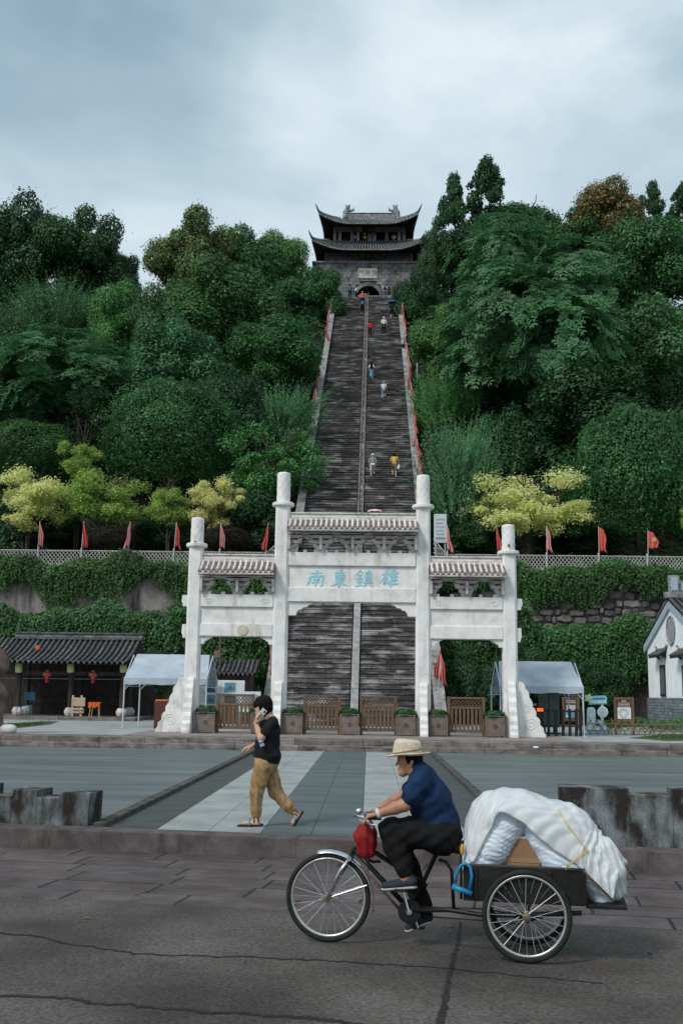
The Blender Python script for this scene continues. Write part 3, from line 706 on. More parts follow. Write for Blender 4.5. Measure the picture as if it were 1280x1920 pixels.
# left of the stair, skyline first
T('broad', 0, 'dark', 30, 455, 85, 98, 'tall dark broadleaf tree on the skyline, farthest from the stair on its left side', 119)
T('broad', 1, 'dark', 145, 455, 92, 86, 'wide dark skyline tree second in from the far left end of the hill', 117)
T('broad', 2, 'dark', 232, 510, 32, 40, 'small dark tree in the dip of the skyline left of the pinkish tree', 121)
T('broad', 1, 'pinkish', 358, 462, 80, 80, 'airy skyline tree with pinkish brown seed heads left of the gate tower', 112)
T('broad', 0, 'mid', 470, 485, 66, 58, 'green skyline tree between the pinkish tree and the gate tower', 118)
T('broad', 2, 'bright', 528, 478, 48, 46, 'bright rounded treetop just left of the gate tower eaves', 121)
T('broad', 1, 'mid', 580, 545, 62, 52, 'leafy tree overhanging the top of the stair beside the gate tower wall', 112)
T('spray', 0, 'blue', 112, 585, 95, 66, 'feathery bluish tree below the tall dark skyline trees', ks=1)
T('broad', 0, 'bright', 216, 575, 52, 56, 'bright fresh green tree midway up the left slope')
T('broad', 2, 'mid', 415, 560, 105, 72, 'broad mid green tree below the pinkish skyline tree')
T('broad', 0, 'mid', 310, 590, 62, 60, 'mid green tree left of the broad one under the pinkish tree')
T('broad', 2, 'mid', 508, 652, 88, 54, 'dense rounded tree leaning out towards the left parapet of the stair')
T('rosette', 1, 'blue', 120, 700, 150, 92, 'large compound leaved tree low on the far left slope')
T('broad', 1, 'blue', 335, 665, 95, 74, 'dull bluish green tree in the middle of the left slope')
T('broad', 0, 'dark', 255, 760, 80, 70, 'dark tree filling the gap behind the big clipped dome on the left')
T('broad', 2, 'dark', 430, 755, 75, 60, 'dark tree above the feathery one on the left of the stair')
T('spray', 1, 'teal', 528, 775, 80, 68, 'pale feathery tree beside the left edge of the stair')
T('ball', 1, 'ball', 325, 815, 118, 98, 'big dense dome shaped evergreen left of the stair', 70)
T('ball', 0, 'ball', 62, 850, 95, 55, 'low dark dome shaped evergreen at the far left above the yellow tree', 71)
T('tiered', 1, 'bright', 515, 875, 100, 92, 'bright layered tree hanging over the lower left side of the stair', 67.5)
T('broad', 0, 'dark', 480, 970, 70, 56, 'dark shrubby tree behind the gateway, under the layered bright tree', 66)
T('tiered', 0, 'yellow', 55, 938, 80, 66, 'yellow leaved tree at the far left behind the bamboo fence', 64.0)
T('tiered', 2, 'lime', 152, 862, 42, 46, 'lime tree with a pale top rising behind the green one', 65.5)
T('tiered', 1, 'lime', 195, 935, 82, 66, 'spreading lime green tree second from the left behind the fence', 64.5)
T('tiered', 2, 'lime', 318, 945, 48, 46, 'small lime tree left of the yellow one behind the outer gateway pillar', 64.0)
T('tiered', 0, 'yellow', 408, 945, 58, 58, 'yellow tree rising behind the left outer pillar of the gateway', 63.6)
# right of the stair
T('cone', 0, 'dark', 850, 455, 85, 122, 'knobbly dark tree rising next to the right corner of the gate tower', 116)
T('cone', 1, 'dark', 912, 410, 92, 108, 'tallest knobbly dark tree on the right skyline', 119)
T('broad', 1, 'dark', 885, 462, 70, 52, 'dark leafy tree filling in below the two tall knobbly trees', 114)
T('broad', 1, 'dark', 812, 480, 30, 62, 'thin leafy tree touching the right eaves of the gate tower', 113)
T('broad', 2, 'dark', 785, 550, 44, 48, 'dark round tree covering the right end of the tower base', 111)
T('broad', 1, 'mid', 985, 430, 85, 52, 'dark treetop on the right skyline between the tallest tree and the rusty one', 121)
T('broad', 1, 'mid', 1070, 440, 80, 58, 'green treetop on the right skyline just left of the rusty tree', 118)
T('broad', 0, 'rust', 1140, 392, 64, 52, 'tree with rusty orange seed clusters on the right skyline', 117)
T('cone', 0, 'dark', 1222, 425, 66, 80, 'narrow dark skyline tree right of the rusty one', 119)
T('cone', 1, 'dark', 1282, 420, 66, 76, 'narrow dark skyline tree cut by the right edge', 119)
T('broad', 2, 'mid', 1215, 470, 90, 72, 'leafy green tree below the narrow skyline trees at the right')
T('rosette', 0, 'blue', 1005, 540, 190, 160, 'huge compound leaved tree crowning the right slope')
T('rosette', 1, 'blue', 955, 690, 130, 105, 'large drooping compound leaved tree low on the right slope', 84)
T('broad', 0, 'blue', 1215, 640, 105, 80, 'dull green tree at the right edge halfway up the slope')
T('broad', 1, 'bright', 822, 625, 52, 62, 'fresh green tree beside the right parapet near the stair top')
T('broad', 2, 'dark', 1110, 745, 110, 66, 'dark tree behind the large dome at the right')
T('spray', 1, 'bright', 828, 745, 62, 66, 'bright feathery shrub tree above the tall upright one right of the stair')
T('spray', 0, 'teal', 862, 880, 82, 112, 'tall upright feathery tree just right of the stair', 67)
T('broad', 1, 'dark', 975, 830, 85, 80, 'dark tree between the upright feathery tree and the large dome', 76)
T('ball', 1, 'ball', 1195, 890, 124, 122, 'large dark dome shaped evergreen at the right behind the fence', 69)
T('tiered', 1, 'yellow', 990, 945, 112, 82, 'wide pale yellow tree right of the stair behind the fence', 64.3)
T('tiered', 2, 'lime', 1296, 968, 28, 34, 'sprig of a lime tree at the right edge', 63.5)
T('broad', 0, 'dark', 900, 1000, 60, 42, 'low dark shrub under the upright feathery tree', 66, cat='shrub', name='shrub')
T('broad', 2, 'dark', 300, 1002, 60, 36, 'low dark shrub between the two maroon clipped bushes', 67, cat='shrub', name='shrub')
T('broad', 1, 'dark', 90, 1000, 90, 40, 'low dark shrub under the yellow tree at far left', 67, cat='shrub', name='shrub')
T('broad', 1, 'dark', 1090, 1000, 100, 45, 'low dark shrub under the large dome at the right', 66, cat='shrub', name='shrub')
for px, lb in ((208, 'clipped maroon bush left of the gateway, farther from it'), (425, 'clipped maroon bush right behind the left outer pillar')):
    P = at(px, 1012, 62.4); k = mpp(P); t = thing('clipped_bush', lb, 'bush', (P.x, 62.4, TER)); o = link('crown', crown_with(CR['ball'][0], G['maroon']), None, t)
    o.scale = (47*k, 40*k, 24*k); o.location = (0, 0, P.z-TER)
# the thicket between the trees: one mass of leafy mounds over the slope
rr = random.Random(5); lob = []
for k in range(520):
    x = rr.uniform(-46, 46); y = rr.uniform(67.5, 124); R_ = rr.uniform(1.5, 3.0)
    if abs(x-AX) < 4.3+R_*1.0: continue
    lob.append((x, y, hill(x, y)+rr.uniform(-.2, 1.3), R_))
for k in range(70):
    x = rr.choice((-1, 1))*rr.uniform(5.4, 7.4)+AX; y = rr.uniform(66, 112); lob.append((x, y, hill(x, y)+.2, rr.uniform(.7, 1.25)))
LA = np.array(lob); wts = LA[:, 3]**2; n = 200000; idx_ = RNG.choice(len(LA), n, p=wts/wts.sum()); d_ = rdir(n); d_[:, 2] = np.abs(d_[:, 2])*1.1-.1; d_[:, 1] = -np.abs(d_[:, 1])*.8+.2*d_[:, 1]; d_ = unit(d_)
P_ = LA[idx_, :3]+d_*(LA[idx_, 3]*(RNG.uniform(.7, 1.0, n)+RNG.exponential(.05, n)))[:, None]; Nn = unit(d_+np.array([0, 0, .4])+RNG.normal(size=(n, 3))*.6); s_ = RNG.uniform(.11, .26, n)
V, Q = leaves(P_, np.cross(Nn, rdir(n)), Nn, s_*1.5, s_*.9)
tag(link('thicket', npmesh('thicket', V, Q), LEAF('leaf_thicket', [(.030, .085, .028), (.046, .122, .040), (.066, .16, .055)], nscale=.22, dark=(.5, 1.35))), 'leafy thicket filling the slope between the trees', kind='stuff')
# undergrowth over the whole slope
n = 52000; xs_ = RNG.uniform(-48, 48, n); ys_ = RNG.uniform(60.3, 126, n); ok = np.abs(xs_-AX) > 4.2; xs_, ys_ = xs_[ok], ys_[ok]
zs_ = np.array([hill(a, b) for a, b in zip(xs_, ys_)]); m = len(xs_); lift = RNG.uniform(.0, 1.5, m)*np.clip((ys_-60)/4, .35, 1)
Nn = unit(np.stack([RNG.normal(0, .5, m), -.6+RNG.normal(0, .4, m), np.ones(m)], 1)); V, Q = leaves(np.stack([xs_, ys_, zs_+lift], 1), np.cross(Nn, rdir(m)), Nn, RNG.uniform(.35, .75, m), RNG.uniform(.2, .4, m))
o = link('undergrowth', npmesh('undergrowth', V, Q), G['dark']); tag(o, 'dark low undergrowth covering the slope below the trees', kind='stuff')

# ================================================================== RETAINING WALLS, VINES, TERRACE FENCE
WU, WLW = 59.8, 56.0; LEDGE = 5.2
def wall_cluster(s):
    x_in, x_out = AX+s*3.95, AX+s*60
    xa, xb = sorted((x_in, x_out))
    return xa, xb
for s, lab in ((-1, 'cement faced retaining wall left of the stair below the bamboo fence'), (1, 'rubble stone retaining wall right of the stair below the bamboo fence')):
    xa, xb = wall_cluster(s); wl = thing('retaining_wall', lab, 'retaining wall', ((xa+xb)/2, WU, PZ))
    MB().bb(xa, xb, WU, WU+.6, PZ-.3, TER+.02).build('wall_face', wall_plaster if s < 0 else mortar, wl)
    MB().bb(xa, xb, WLW, WU-.01, PZ-.3, LEDGE).build('ledge', wall_plaster if s < 0 else mortar, wl)
    MB().bb(xa, xb, WU-.25, WU+.7, TER+.025, TER+.2).build('coping', parapet_mat, wl)
    # stones of the visible face
    if s > 0: spans = [(5.0, 22.0, LEDGE-.1, TER-.5, WU)]
    else: spans = [(-8.9, -4.2, LEDGE+.0, TER-1.7, WU)]
    nst = 0
    for x0, x1, z0, z1, yy in spans:
        z = z0
        while z < z1:
            hh = random.uniform(.34, .62); x = x0+random.uniform(0, .4)
            while x < x1:
                ww = random.uniform(.28, 1.15)*random.choice((.8, 1, 1.1)); mb = MB(); nn_ = 7; dzz = random.uniform(-.09, .09); cxx, czz = x+ww/2, z+hh/2+dzz; ring = []
                for kk in range(nn_):
                    a_ = 2*PI*kk/nn_+random.uniform(-.25, .25); ring.append(Vector((cxx+math.copysign(abs(math.cos(a_))**.6, math.cos(a_))*ww*.49, yy-.015, czz+math.copysign(abs(math.sin(a_))**.6, math.sin(a_))*hh*.48)))
                pr = random.uniform(.06, .16); front = [Vector((cxx, yy-pr, czz))+(p-Vector((cxx, yy-.015, czz)))*.72 for p in ring]
                for p in front: p.y = yy-pr+random.uniform(-.03, .03)
                mb.add(ring+front, [tuple(range(nn_, 2*nn_))]+[(i, (i+1) % nn_, (i+1) % nn_+nn_, i+nn_) for i in range(nn_)])
                mb.build('stone', rubble, wl); nst += 1; x += ww+.03
            z += hh+.02
# vines
def vines(name, label, x0, x1, y, ztop, lens, n, mat, leaf=.13, per=20, mound=.5, out=.55, skip=None):
    xs_ = RNG.uniform(x0, x1, n)
    if skip: xs_ = xs_[[not skip(x) for x in xs_]]
    n = len(xs_)
    ln = lens(xs_)*RNG.uniform(.45, 1.1, n); Vs, Qs, o_ = [], [], 0; ph = RNG.uniform(0, 6, n); yo = RNG.uniform(.05, out, n); zt = ztop+RNG.uniform(-.1, mound, n)*(.5+.5*np.sin(xs_*.9+1)+.3*np.sin(xs_*2.3))
    for k in range(per):
        t = (k+.5)/per; P = np.stack([xs_+.10*np.sin(ph+t*5), y-yo*np.minimum(1, t*5)+.10*np.sin(ph*2+t*4), zt-ln*t+.25*np.sin(PI*min(1, t*4))*.6], 1)
        D = unit(np.stack([RNG.normal(0, .8, n), -np.abs(RNG.normal(.3, .5, n)), RNG.normal(-.7, .5, n)], 1)); Nn = unit(np.stack([RNG.normal(0, .5, n), -np.ones(n), RNG.normal(.6, .5, n)], 1)); s = leaf*RNG.uniform(.6, 1.4, n)*(1.15-.5*t)
        V, Q = leaves(P, D, Nn, s*1.6, s*.9); Vs.append(V); Qs.append(Q+o_); o_ += len(V)
    o = link(name, npmesh(name, np.concatenate(Vs), np.concatenate(Qs)), mat); return tag(o, label, kind='stuff')
gv = LEAF('leaf_vine', [(.034, .100, .026), (.052, .14, .036), (.08, .19, .055)], .55, .25, .8, (.55, 1.25)); gv2 = LEAF('leaf_creeper', [(.030, .095, .028), (.048, .14, .040), (.07, .18, .055), (.11, .13, .04)], .55, .25, .9, (.5, 1.25))
wv = lambda x: 1.0+.35*np.sin(x*.7)+.25*np.sin(x*1.9+2)
vines('hanging_vines', 'green vines hanging over the left cement wall below the fence', -30, -3.6, WU, TER+.22, lambda x: 1.85*wv(x)+.9*(x > -10), 3900, gv, .105, 18, .75)
vines('hanging_vines', 'green vines hanging over the right rubble wall below the fence', 4.0, 30, WU, TER+.22, lambda x: 1.35*wv(x)+.3, 3500, gv, .105, 18, .55)
vines('creeper', 'thick creeper covering the lower wall behind the tiled pavilion', -30, -3.8, WLW, LEDGE+.45, lambda x: 3.2*wv(x)+.8, 4400, gv2, .115, 24, .7, .8)
vines('creeper', 'thick creeper falling down the lower wall behind the right tent', 4.1, 30, WLW, LEDGE+.1, lambda x: 2.9*wv(x)+1.2, 4400, gv, .115, 24, .6, .8)
vines('creeper_mound', 'creeper mounded on the ledge left of the stair', -9.5, -3.9, WLW-.1, LEDGE+.9, lambda x: 2.6*wv(x), 900, gv2, .16, 20, .8, 1.0)
vines('creeper_mound', 'creeper mounded on the ledge right of the stair behind the gateway', 4.0, 9.0, WLW-.1, LEDGE+.7, lambda x: 3.6*wv(x), 1000, gv, .16, 20, .8, 1.0)
# dark shrubs on the ground at either foot of the stair
for px, py, rx, ry, lb in ((450, 1300, 60, 80, 'leafy dark shrub between the small hut and the foot of the stair'), (880, 1290, 62, 90, 'dark leafy shrub seen through the right bay of the gateway'), (970, 1260, 70, 75, 'dark leafy shrub behind the right tent'), (1120, 1290, 80, 60, 'dark leafy shrub behind the notice boards')):
    P = at(px, py, 53.5); k = mpp(P); t = thing('shrub', lb, 'shrub', (P.x, 53.5, PZ)); o = link('crown', crown_with(CR['broad'][1], G['dark']), None, t); o.scale = (rx*k, 1.6, ry*k); o.location = (0, 0, P.z-PZ); o.rotation_euler = (0, 0, px)
    o = link('trunk', TK['ball'], None, t); o.scale = (1, 1, (P.z-PZ+.1)/1.25); o.location = (0, 0, P.z-PZ)
# bamboo lattice fence, one fence each side, with bays
FY = 59.75; FZ = TER+.2
def lattice(x0, x1, z0a, z0b, h, parent, y=FY):
    mb = MB(); n = max(2, int((x1-x0)/.20)); f = lambda t: z0a+(z0b-z0a)*t
    for i in range(-3, n+1):
        for d in (1, -1):
            a_, b_ = (i, i+3) if d > 0 else (i+3, i)
            ta, tb = a_/n, b_/n; za, zb = 0.0, h
            if ta < 0: za += (0-ta)/(tb-ta)*h; ta = 0.0
            if ta > 1: za += (ta-1)/(ta-tb)*h; ta = 1.0
            if tb > 1: zb -= (tb-1)/(tb-ta)*h if tb != ta else 0; tb = 1.0
            if tb < 0: zb -= (0-tb)/(ta-tb)*h; tb = 0.0
            if abs(ta-tb) < 1e-4: continue
            mb.tube([(x0+(x1-x0)*ta, y+.02*d, f(ta)+za), (x0+(x1-x0)*tb, y+.02*d, f(tb)+zb)], .018, 4)
    mb.build('lattice_panel', bamboo, parent)
    for zz_ in (.0, h): MB().tube([(x0, y, f(0)+zz_), (x1, y, f(1)+zz_)], .026, 6).build('rail', bamboo, parent)
postsL = [at(x, 1040, FY).x for x in (-70, 72, 153, 240, 326, 412, 498)]; postsR = [at(x, 1040, FY).x for x in (838, 933, 1024, 1121, 1212, 1310)]
def flag_mesh(seed, ht, wd, open_):
    # a cloth hanging from its pole; open_ 0 = limp and folded, 1 = spread
    rr = random.Random(seed); ph = rr.uniform(0, 6); nu, nv = 12, 14
    def fn(u, v):
        wv_ = wd*(.10+.75*(v**.7 if open_ < .5 else .55+.45*v)); x = u*wv_*(1+.16*math.sin(v*7+ph))+(.04*math.sin(v*5+ph)*v if open_ < .5 else 0); y = (.13-.07*open_)*math.sin(u*13+ph)*v**.6*(1.2-.4*open_); z = -v*ht*(1-.06*math.sin(u*4+ph))-u*.12*ht*(1-open_)-u*.1*open_
        if v > .99: z += .09*ht*(1 if int(u*12) % 2 else 0)
        return (x, y, z)
    return MB().grid(fn, nu, nv).mesh('cloth', smooth=True)
def flag(P, zpole, ht, wd, open_, mat, label, seed, group, side=1, lean=0.0, emblem=False):
    t = thing('flag', label, 'flag', P, group=group); x, y, z = P
    top = Vector((x+lean, y, z+zpole))
    MB().tube([P, top], .022, 6).build('pole', bamboo, t)
    me = flag_mesh(seed, ht, wd, open_); o = link('cloth', me, mat, t); o.location = (top.x-x, 0, zpole-.04); o.scale = (side, 1, 1)
    so_ = o.modifiers.new('solid', 'SOLIDIFY'); so_.thickness = .012
    if emblem:
        mb = MB(); mb.bb(-.10, .10, -.035, -.03, -.12, .12); mb.bb(-.16, .16, -.036, -.031, -.03, .03); e_ = mb.build('emblem', gold, o); e_.location = (wd*.45, -.03, -ht*.52)
        e_.data = mb.mesh('emblem'); e_.data.materials.append(gold)
    return t
ordn = ['first', 'second', 'third', 'fourth', 'fifth', 'sixth', 'seventh', 'eighth']
for s, posts, lab in ((-1, postsL, 'left'), (1, postsR, 'right')):
    inner = AX+s*4.15
    P_ = sorted(posts+[inner]); fx = (P_[0]+P_[-1])/2
    fn_ = thing('bamboo_fence', f'bleached bamboo lattice fence on the terrace {"left" if s < 0 else "right"} of the stair', 'fence', (fx, FY, FZ))
    for a_, b_ in zip(P_[:-1], P_[1:]):
        rise = 0.0
        lattice(a_+.05, b_-.05, FZ+.05+(.9 if (s > 0 and a_ == inner) else 0), FZ+.05+(.9 if (s < 0 and b_ == inner) else 0), .78, fn_)
    for x in P_[:-1] if s < 0 else P_[1:]: MB().tube([(x, FY, FZ), (x, FY, FZ+1.0)], .06, 8).build('post', steel, fn_)
    for i, x in enumerate(posts):
        if abs(x-AX) > 22: continue
        op = .1 if s < 0 else (.15, .15, .3, .55, 1.0, 1.0)[i]
        j = i if s < 0 else i+1
        flag((x+.02, FY-.09, FZ+.55), 1.95 if not (s > 0 and i == 4) else 1.75, 1.42 if op < .9 else .95, .36+.34*op, op, (flag_red, flag_pink)[(i+(s > 0)) % 2 if op < .5 else 0], f'{"limp faded" if op < .5 else "half open red"} flag, {ordn[j if s > 0 else i-1] if (s > 0 or i > 0) else "outermost"} {"outwards from the stair on the right fence" if s > 0 else "from the left along the left fence"}', 40+i*7+s, 'flags along the terrace fence', side=(-1 if i % 3 == 0 and s < 0 else 1), lean=random.uniform(-.1, .1), emblem=(s > 0 and i == 4))
CARD = 'first second third fourth fifth sixth seventh eighth ninth tenth eleventh twelfth thirteenth fourteenth fifteenth sixteenth seventeenth eighteenth'.split()
# flags on the stair parapets, from the top down
def on_parapet(s, py):
    x = AX+s*(HW+.22); a_, b_ = SY0-.5, TOPY
    for _ in range(40):
        m_ = (a_+b_)/2
        if pix((x, m_, stz(m_)+.7))[1] > py: a_ = m_
        else: b_ = m_
    return Vector((x, a_, stz(a_)+.74))
for s, lst, side in ((-1, (575, 590, 606, 622, 640, 712, 738, 762, 1272), 'left'), (1, (572, 592, 612, 632, 655, 676, 694, 712, 732, 752, 792, 815, 838, 862, 885, 912, 1275, 1290), 'right')):
    for i, py in enumerate(lst):
        P = on_parapet(s, py); hi_ = i+1
        flag(tuple(P), 1.45, 1.25, .34, .1, (flag_red, flag_pink)[(i*5+(s > 0)) % 3 == 1], f'limp {"red" if (i*5+(s > 0)) % 3 != 1 else "pink"} flag, {CARD[i]} from the tower on the {side} parapet of the stair', 90+i+s*30, f'flags along the {side} parapet of the stair', side=s if i % 4 else -s, lean=s*.12)
# ================================================================== STONE GATEWAY (four pillars, three bays)
GY = 37.0
def gz(y): return PZ+.005+(1375-y)/54.0*1.0
gw = thing('stone_gateway', 'pale granite gateway with four pillars and three tiled bays before the stair', 'gateway', (AX, GY, PZ))
PX = (-5.46, -2.46, 2.46, 5.42); PXW = [AX+p for p in PX]
PXW = [-5.27, -2.27, 2.645, 5.61]
def pillar(x, top, ring, r):
    mb = MB(); z0 = PZ+.003
    # chamfered square shaft
    c = r*.30
    def sect(z, q): return [(x+a*q, GY+b*q, z) for a, b in ((-r+c, -r), (r-c, -r), (r, -r+c), (r, r-c), (r-c, r), (-r+c, r), (-r, r-c), (-r, -r+c))]
    P = sect(z0, 1.02)+sect(z0+3.9, 1.0)+sect(z0+3.9, .985)+sect(z0+3.93, .985)+sect(z0+3.93, 1.0)+sect(ring, .97); F = []
    for k in range(5):
        for i in range(8): j = (i+1) % 8; F.append((k*8+i, k*8+j, k*8+8+j, k*8+8+i))
    F += [tuple(range(7, -1, -1)), tuple(range(40, 48))]; mb.add(P, F); mb.build('pillar', white_stone, gw)
    cr_ = MB().lathe([(r*1.40, 0), (r*1.52, .03), (r*1.52, .12), (r*1.38, .14)], (x, GY, ring+.001), 20); cr_.build('pillar_collar', white_stone, gw, bevel=.008)
    ph = (x*7) % 6; R1 = r*.93
    def col(u, v):
        z = ring+.142+(top-ring-.142)*v; a = 2*PI*u; rel = .006*math.sin(3*a+v*9+ph)*math.sin(v*14+a*2)+.003*math.sin(7*a-v*17); R_ = R1*(1-.02*v)+rel*(1 if .04 < v < .96 else 0)
        return (x+R_*math.cos(a), GY+R_*math.sin(a), z)
    MB().grid(col, 40, 40, True).build('carved_drum', white_stone, gw, smooth=True)
    MB().lathe([(R1*.98, 0), (R1*.9, .05), (R1*.5, .075)], (x, GY, top-.002), 20).build('pillar_cap', white_stone, gw)
pillar(PXW[0], gz(978), gz(1032), .245); pillar(PXW[3], gz(986), gz(1040), .245); pillar(PXW[1], gz(889), gz(952), .255); pillar(PXW[2], gz(892), gz(954), .255)
# little weathered knob left on the collars of the outer pillars
for i, x in ((0, PXW[0]), (3, PXW[3])): MB().ball((x-.02, GY-.30, gz(1024)), (.05, .05, .06), 8, 6).build('knob', M('rusty_knob', [(.2, .12, .07), (.3, .2, .13)], 9), gw, smooth=True)
def beam(x0, x1, z0, z1, d, name='beam', m=white_stone, bev=.02): return MB().bb(x0, x1, GY-d, GY+d, z0, z1, bev).build(name, m, gw)
def swirl(x, z, R_, mirror=1):
    # low relief scroll on a beam end
    pts = []
    for k in range(40): a = k/39*4.2*PI; q = R_*(1-.8*k/39); pts.append((x+mirror*q*math.cos(a)*1.25, GY-.232, z+q*math.sin(a)*.8))
    MB().tube(pts, .014, 5).build('scroll_carving', white_stone, gw)
def spandrel(x, z, w_, h_, s):
    prof = [(0, 0), (1, 0), (.94, -.16), (.80, -.24), (.74, -.36), (.60, -.40), (.53, -.55), (.40, -.60), (.34, -.78), (.30, -1.0), (0, -1.0)]
    MB().prism([(x+s*a*w_, GY-.13, z+b*h_) for a, b in prof], (0, .26, 0)).build('spandrel', white_stone, gw)
def bracket(x, z0, z1, w_, half=0):
    # one bracket set: bearing block, two tiers of boat shaped arms, projecting nose
    H = z1-z0; n_ = 'bracket_set'; mb = MB()
    sides = (-1, 1) if half == 0 else (half,)
    def arm(z, hw, th, y0, y1):
        pr = []
        if half == 0: pr = [(-hw, th), (-hw, th*.55), (-hw*.8, th*.12), (-hw*.55, 0), (hw*.55, 0), (hw*.8, th*.12), (hw, th*.55), (hw, th)]
        else:
            pr = [(0, th), (0, 0), (half*hw*.55, 0), (half*hw*.8, th*.12), (half*hw, th*.55), (half*hw, th)]
        mb.prism([(x+a, y0, z+b) for a, b in pr], (0, y1-y0, 0))
    mb.box((x+(half*.09 if half else 0), GY, z0+H*.11), (.30 if not half else .18, .34, H*.22), tx=1.3, ty=1.1)
    arm(z0+H*.22, w_*.62, H*.17, GY-.16, GY+.16)
    for q in sides: mb.box((x+q*w_*.52, GY, z0+H*.44), (.13, .30, H*.10), tx=1.2)
    mb.box((x, GY, z0+H*.44), (.13, .30, H*.10))
    arm(z0+H*.49, w_, H*.17, GY-.20, GY+.20)
    for q in sides: mb.box((x+q*w_*.86, GY, z0+H*.72), (.14, .36, H*.11), tx=1.2)
    mb.box((x, GY, z0+H*.72), (.14, .36, H*.11))
    arm(z0+H*.775, w_*1.05, H*.16, GY-.28, GY+.28)
    mb.box((x, GY-.30, z0+H*.53), (.085, .26, H*.72), rx=.12)
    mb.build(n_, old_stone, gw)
def bay(x0, x1, y_ridge0, y_ridge1, y_tile1, y_dg1, y_b1, y_p1, y_b2, y_sp, spw, ntile, nbr, name, tabs):
    zr1, zr0, zt, zd, zb1, zp1, zb2, zs = [gz(q) for q in (y_ridge0, y_ridge1, y_tile1, y_dg1, y_b1, y_p1, y_b2, y_sp)]
    L_ = x1-x0
    # ridge: three courses
    h_ = zr1-zr0
    beam(x0, x1, zr0, zr0+h_*.42, .13, 'ridge_course', old_stone, .01); beam(x0, x1, zr0+h_*.43, zr0+h_*.78, .10, 'ridge_course', white_stone, .01); beam(x0, x1, zr0+h_*.79, zr1, .15, 'ridge_course', old_stone, .015)
    # roof slopes: bed, tile rolls with round ends, eave slab
    dep = .78
    for s in (-1, 1):
        P = [(x0-.05, GY+s*.13, zr0+.02), (x1+.05, GY+s*.13, zr0+.02), (x1+.05, GY+s*dep, zt+.06), (x0-.05, GY+s*dep, zt+.06)]
        MB().prism(P, (0, 0, -.07)).build('tile_bed', gap_stone, gw)
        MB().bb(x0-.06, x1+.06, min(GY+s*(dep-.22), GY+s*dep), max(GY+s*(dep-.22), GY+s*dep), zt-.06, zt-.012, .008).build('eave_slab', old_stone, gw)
        for k in range(ntile):
            x = x0+.03+(L_-.06)*k/(ntile-1); slw = .17
            MB().tube([(x, GY+s*.12, zr0+.05), (x, GY+s*(dep*.5), zr0+.05+(zt+.07-zr0)*.52-.012), (x, GY+s*(dep+.02), zt+.085)], .043, 8).build('tile_roll', tile_stone, gw)
            if s < 0 and k < ntile-1: 
                xm = x+(L_-.06)/(ntile-1)/2; MB().prism([(xm-.055, GY-dep-.012, zt+.055), (xm+.055, GY-dep-.012, zt+.055), (xm+.03, GY-dep-.012, zt-.03), (xm, GY-dep-.012, zt-.055), (xm-.03, GY-dep-.012, zt-.03)], (0, .02, 0)).build('drip_tile', old_stone, gw)
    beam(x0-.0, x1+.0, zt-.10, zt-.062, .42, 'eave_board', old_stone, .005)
    for k in range(nbr+2):
        x = x0+L_*k/(nbr+1); bracket(min(max(x, x0+.005), x1-.005), zd, zt-.101, .42 if nbr > 1 else .38, 1 if k == 0 else (-1 if k == nbr+1 else 0))
    beam(x0, x1, zb1+.012, zd-.001, .23, 'beam')
    for k in range(tabs):
        x = x0+L_*(k+.5)/tabs; w_ = .12
        beam(x-w_/2, x+w_/2, zd, zd+.10, .16, 'beam_tab', white_stone, .008)
    beam(x0, x1, zp1, zb1+.010, .14, 'panel', white_stone, .005)
    beam(x0, x1, zb2, zp1-.002, .215, 'beam')
    spandrel(x0, zb2-.001, spw, zb2-zs, 1); spandrel(x1, zb2-.001, spw, zb2-zs, -1)
    return zb1, zd, zp1, zb2
r1, r2 = .245, .255
B = bay(PXW[1]+r2, PXW[2]-r2, 963, 979, 1000, 1040, 1066, 1106, 1133, 1158, .88, 25, 3, 'centre', 12)
def side(x0, x1):
    b1, d_, p1, b2 = bay(x0, x1, 1044, 1060, 1083, 1121, 1145, 1175, 1199, 1213, .42, 14, 1, 'side', 5)
    for x, mr in ((x0+.28, 1), (x1-.28, -1)): swirl(x, (b1+d_)/2, .13, mr)
    return b1, d_, p1, b2
S1 = side(PXW[0]+r1, PXW[1]-r2); S2 = side(PXW[2]+r2, PXW[3]-r1)
MB().lathe([(.20, 0), (.19, .03), (.15, .04)], (-3.55, GY-.215, (S1[2]+S1[3])/2), 18, (0, -1, 0)).build('boss', M('cream_boss', [(.5, .46, .38), (.62, .58, .48)], 6), gw)
for x, s in ((PXW[0]-r1, -1), (PXW[3]+r1, 1)):
    for z0, z1, w_ in ((S1[0]+.03, S1[1]-.03, .20), (S1[3]-.06, S1[2]-.04, .16)):
        MB().prism([(x, GY-.13, z0), (x+s*w_*.7, GY-.13, z0), (x+s*w_*.8, GY-.13, z0+.1), (x+s*w_, GY-.13, z0+.16), (x+s*w_*.9, GY-.13, z1), (x, GY-.13, z1)], (0, .26, 0)).build('beam_end', white_stone, gw)
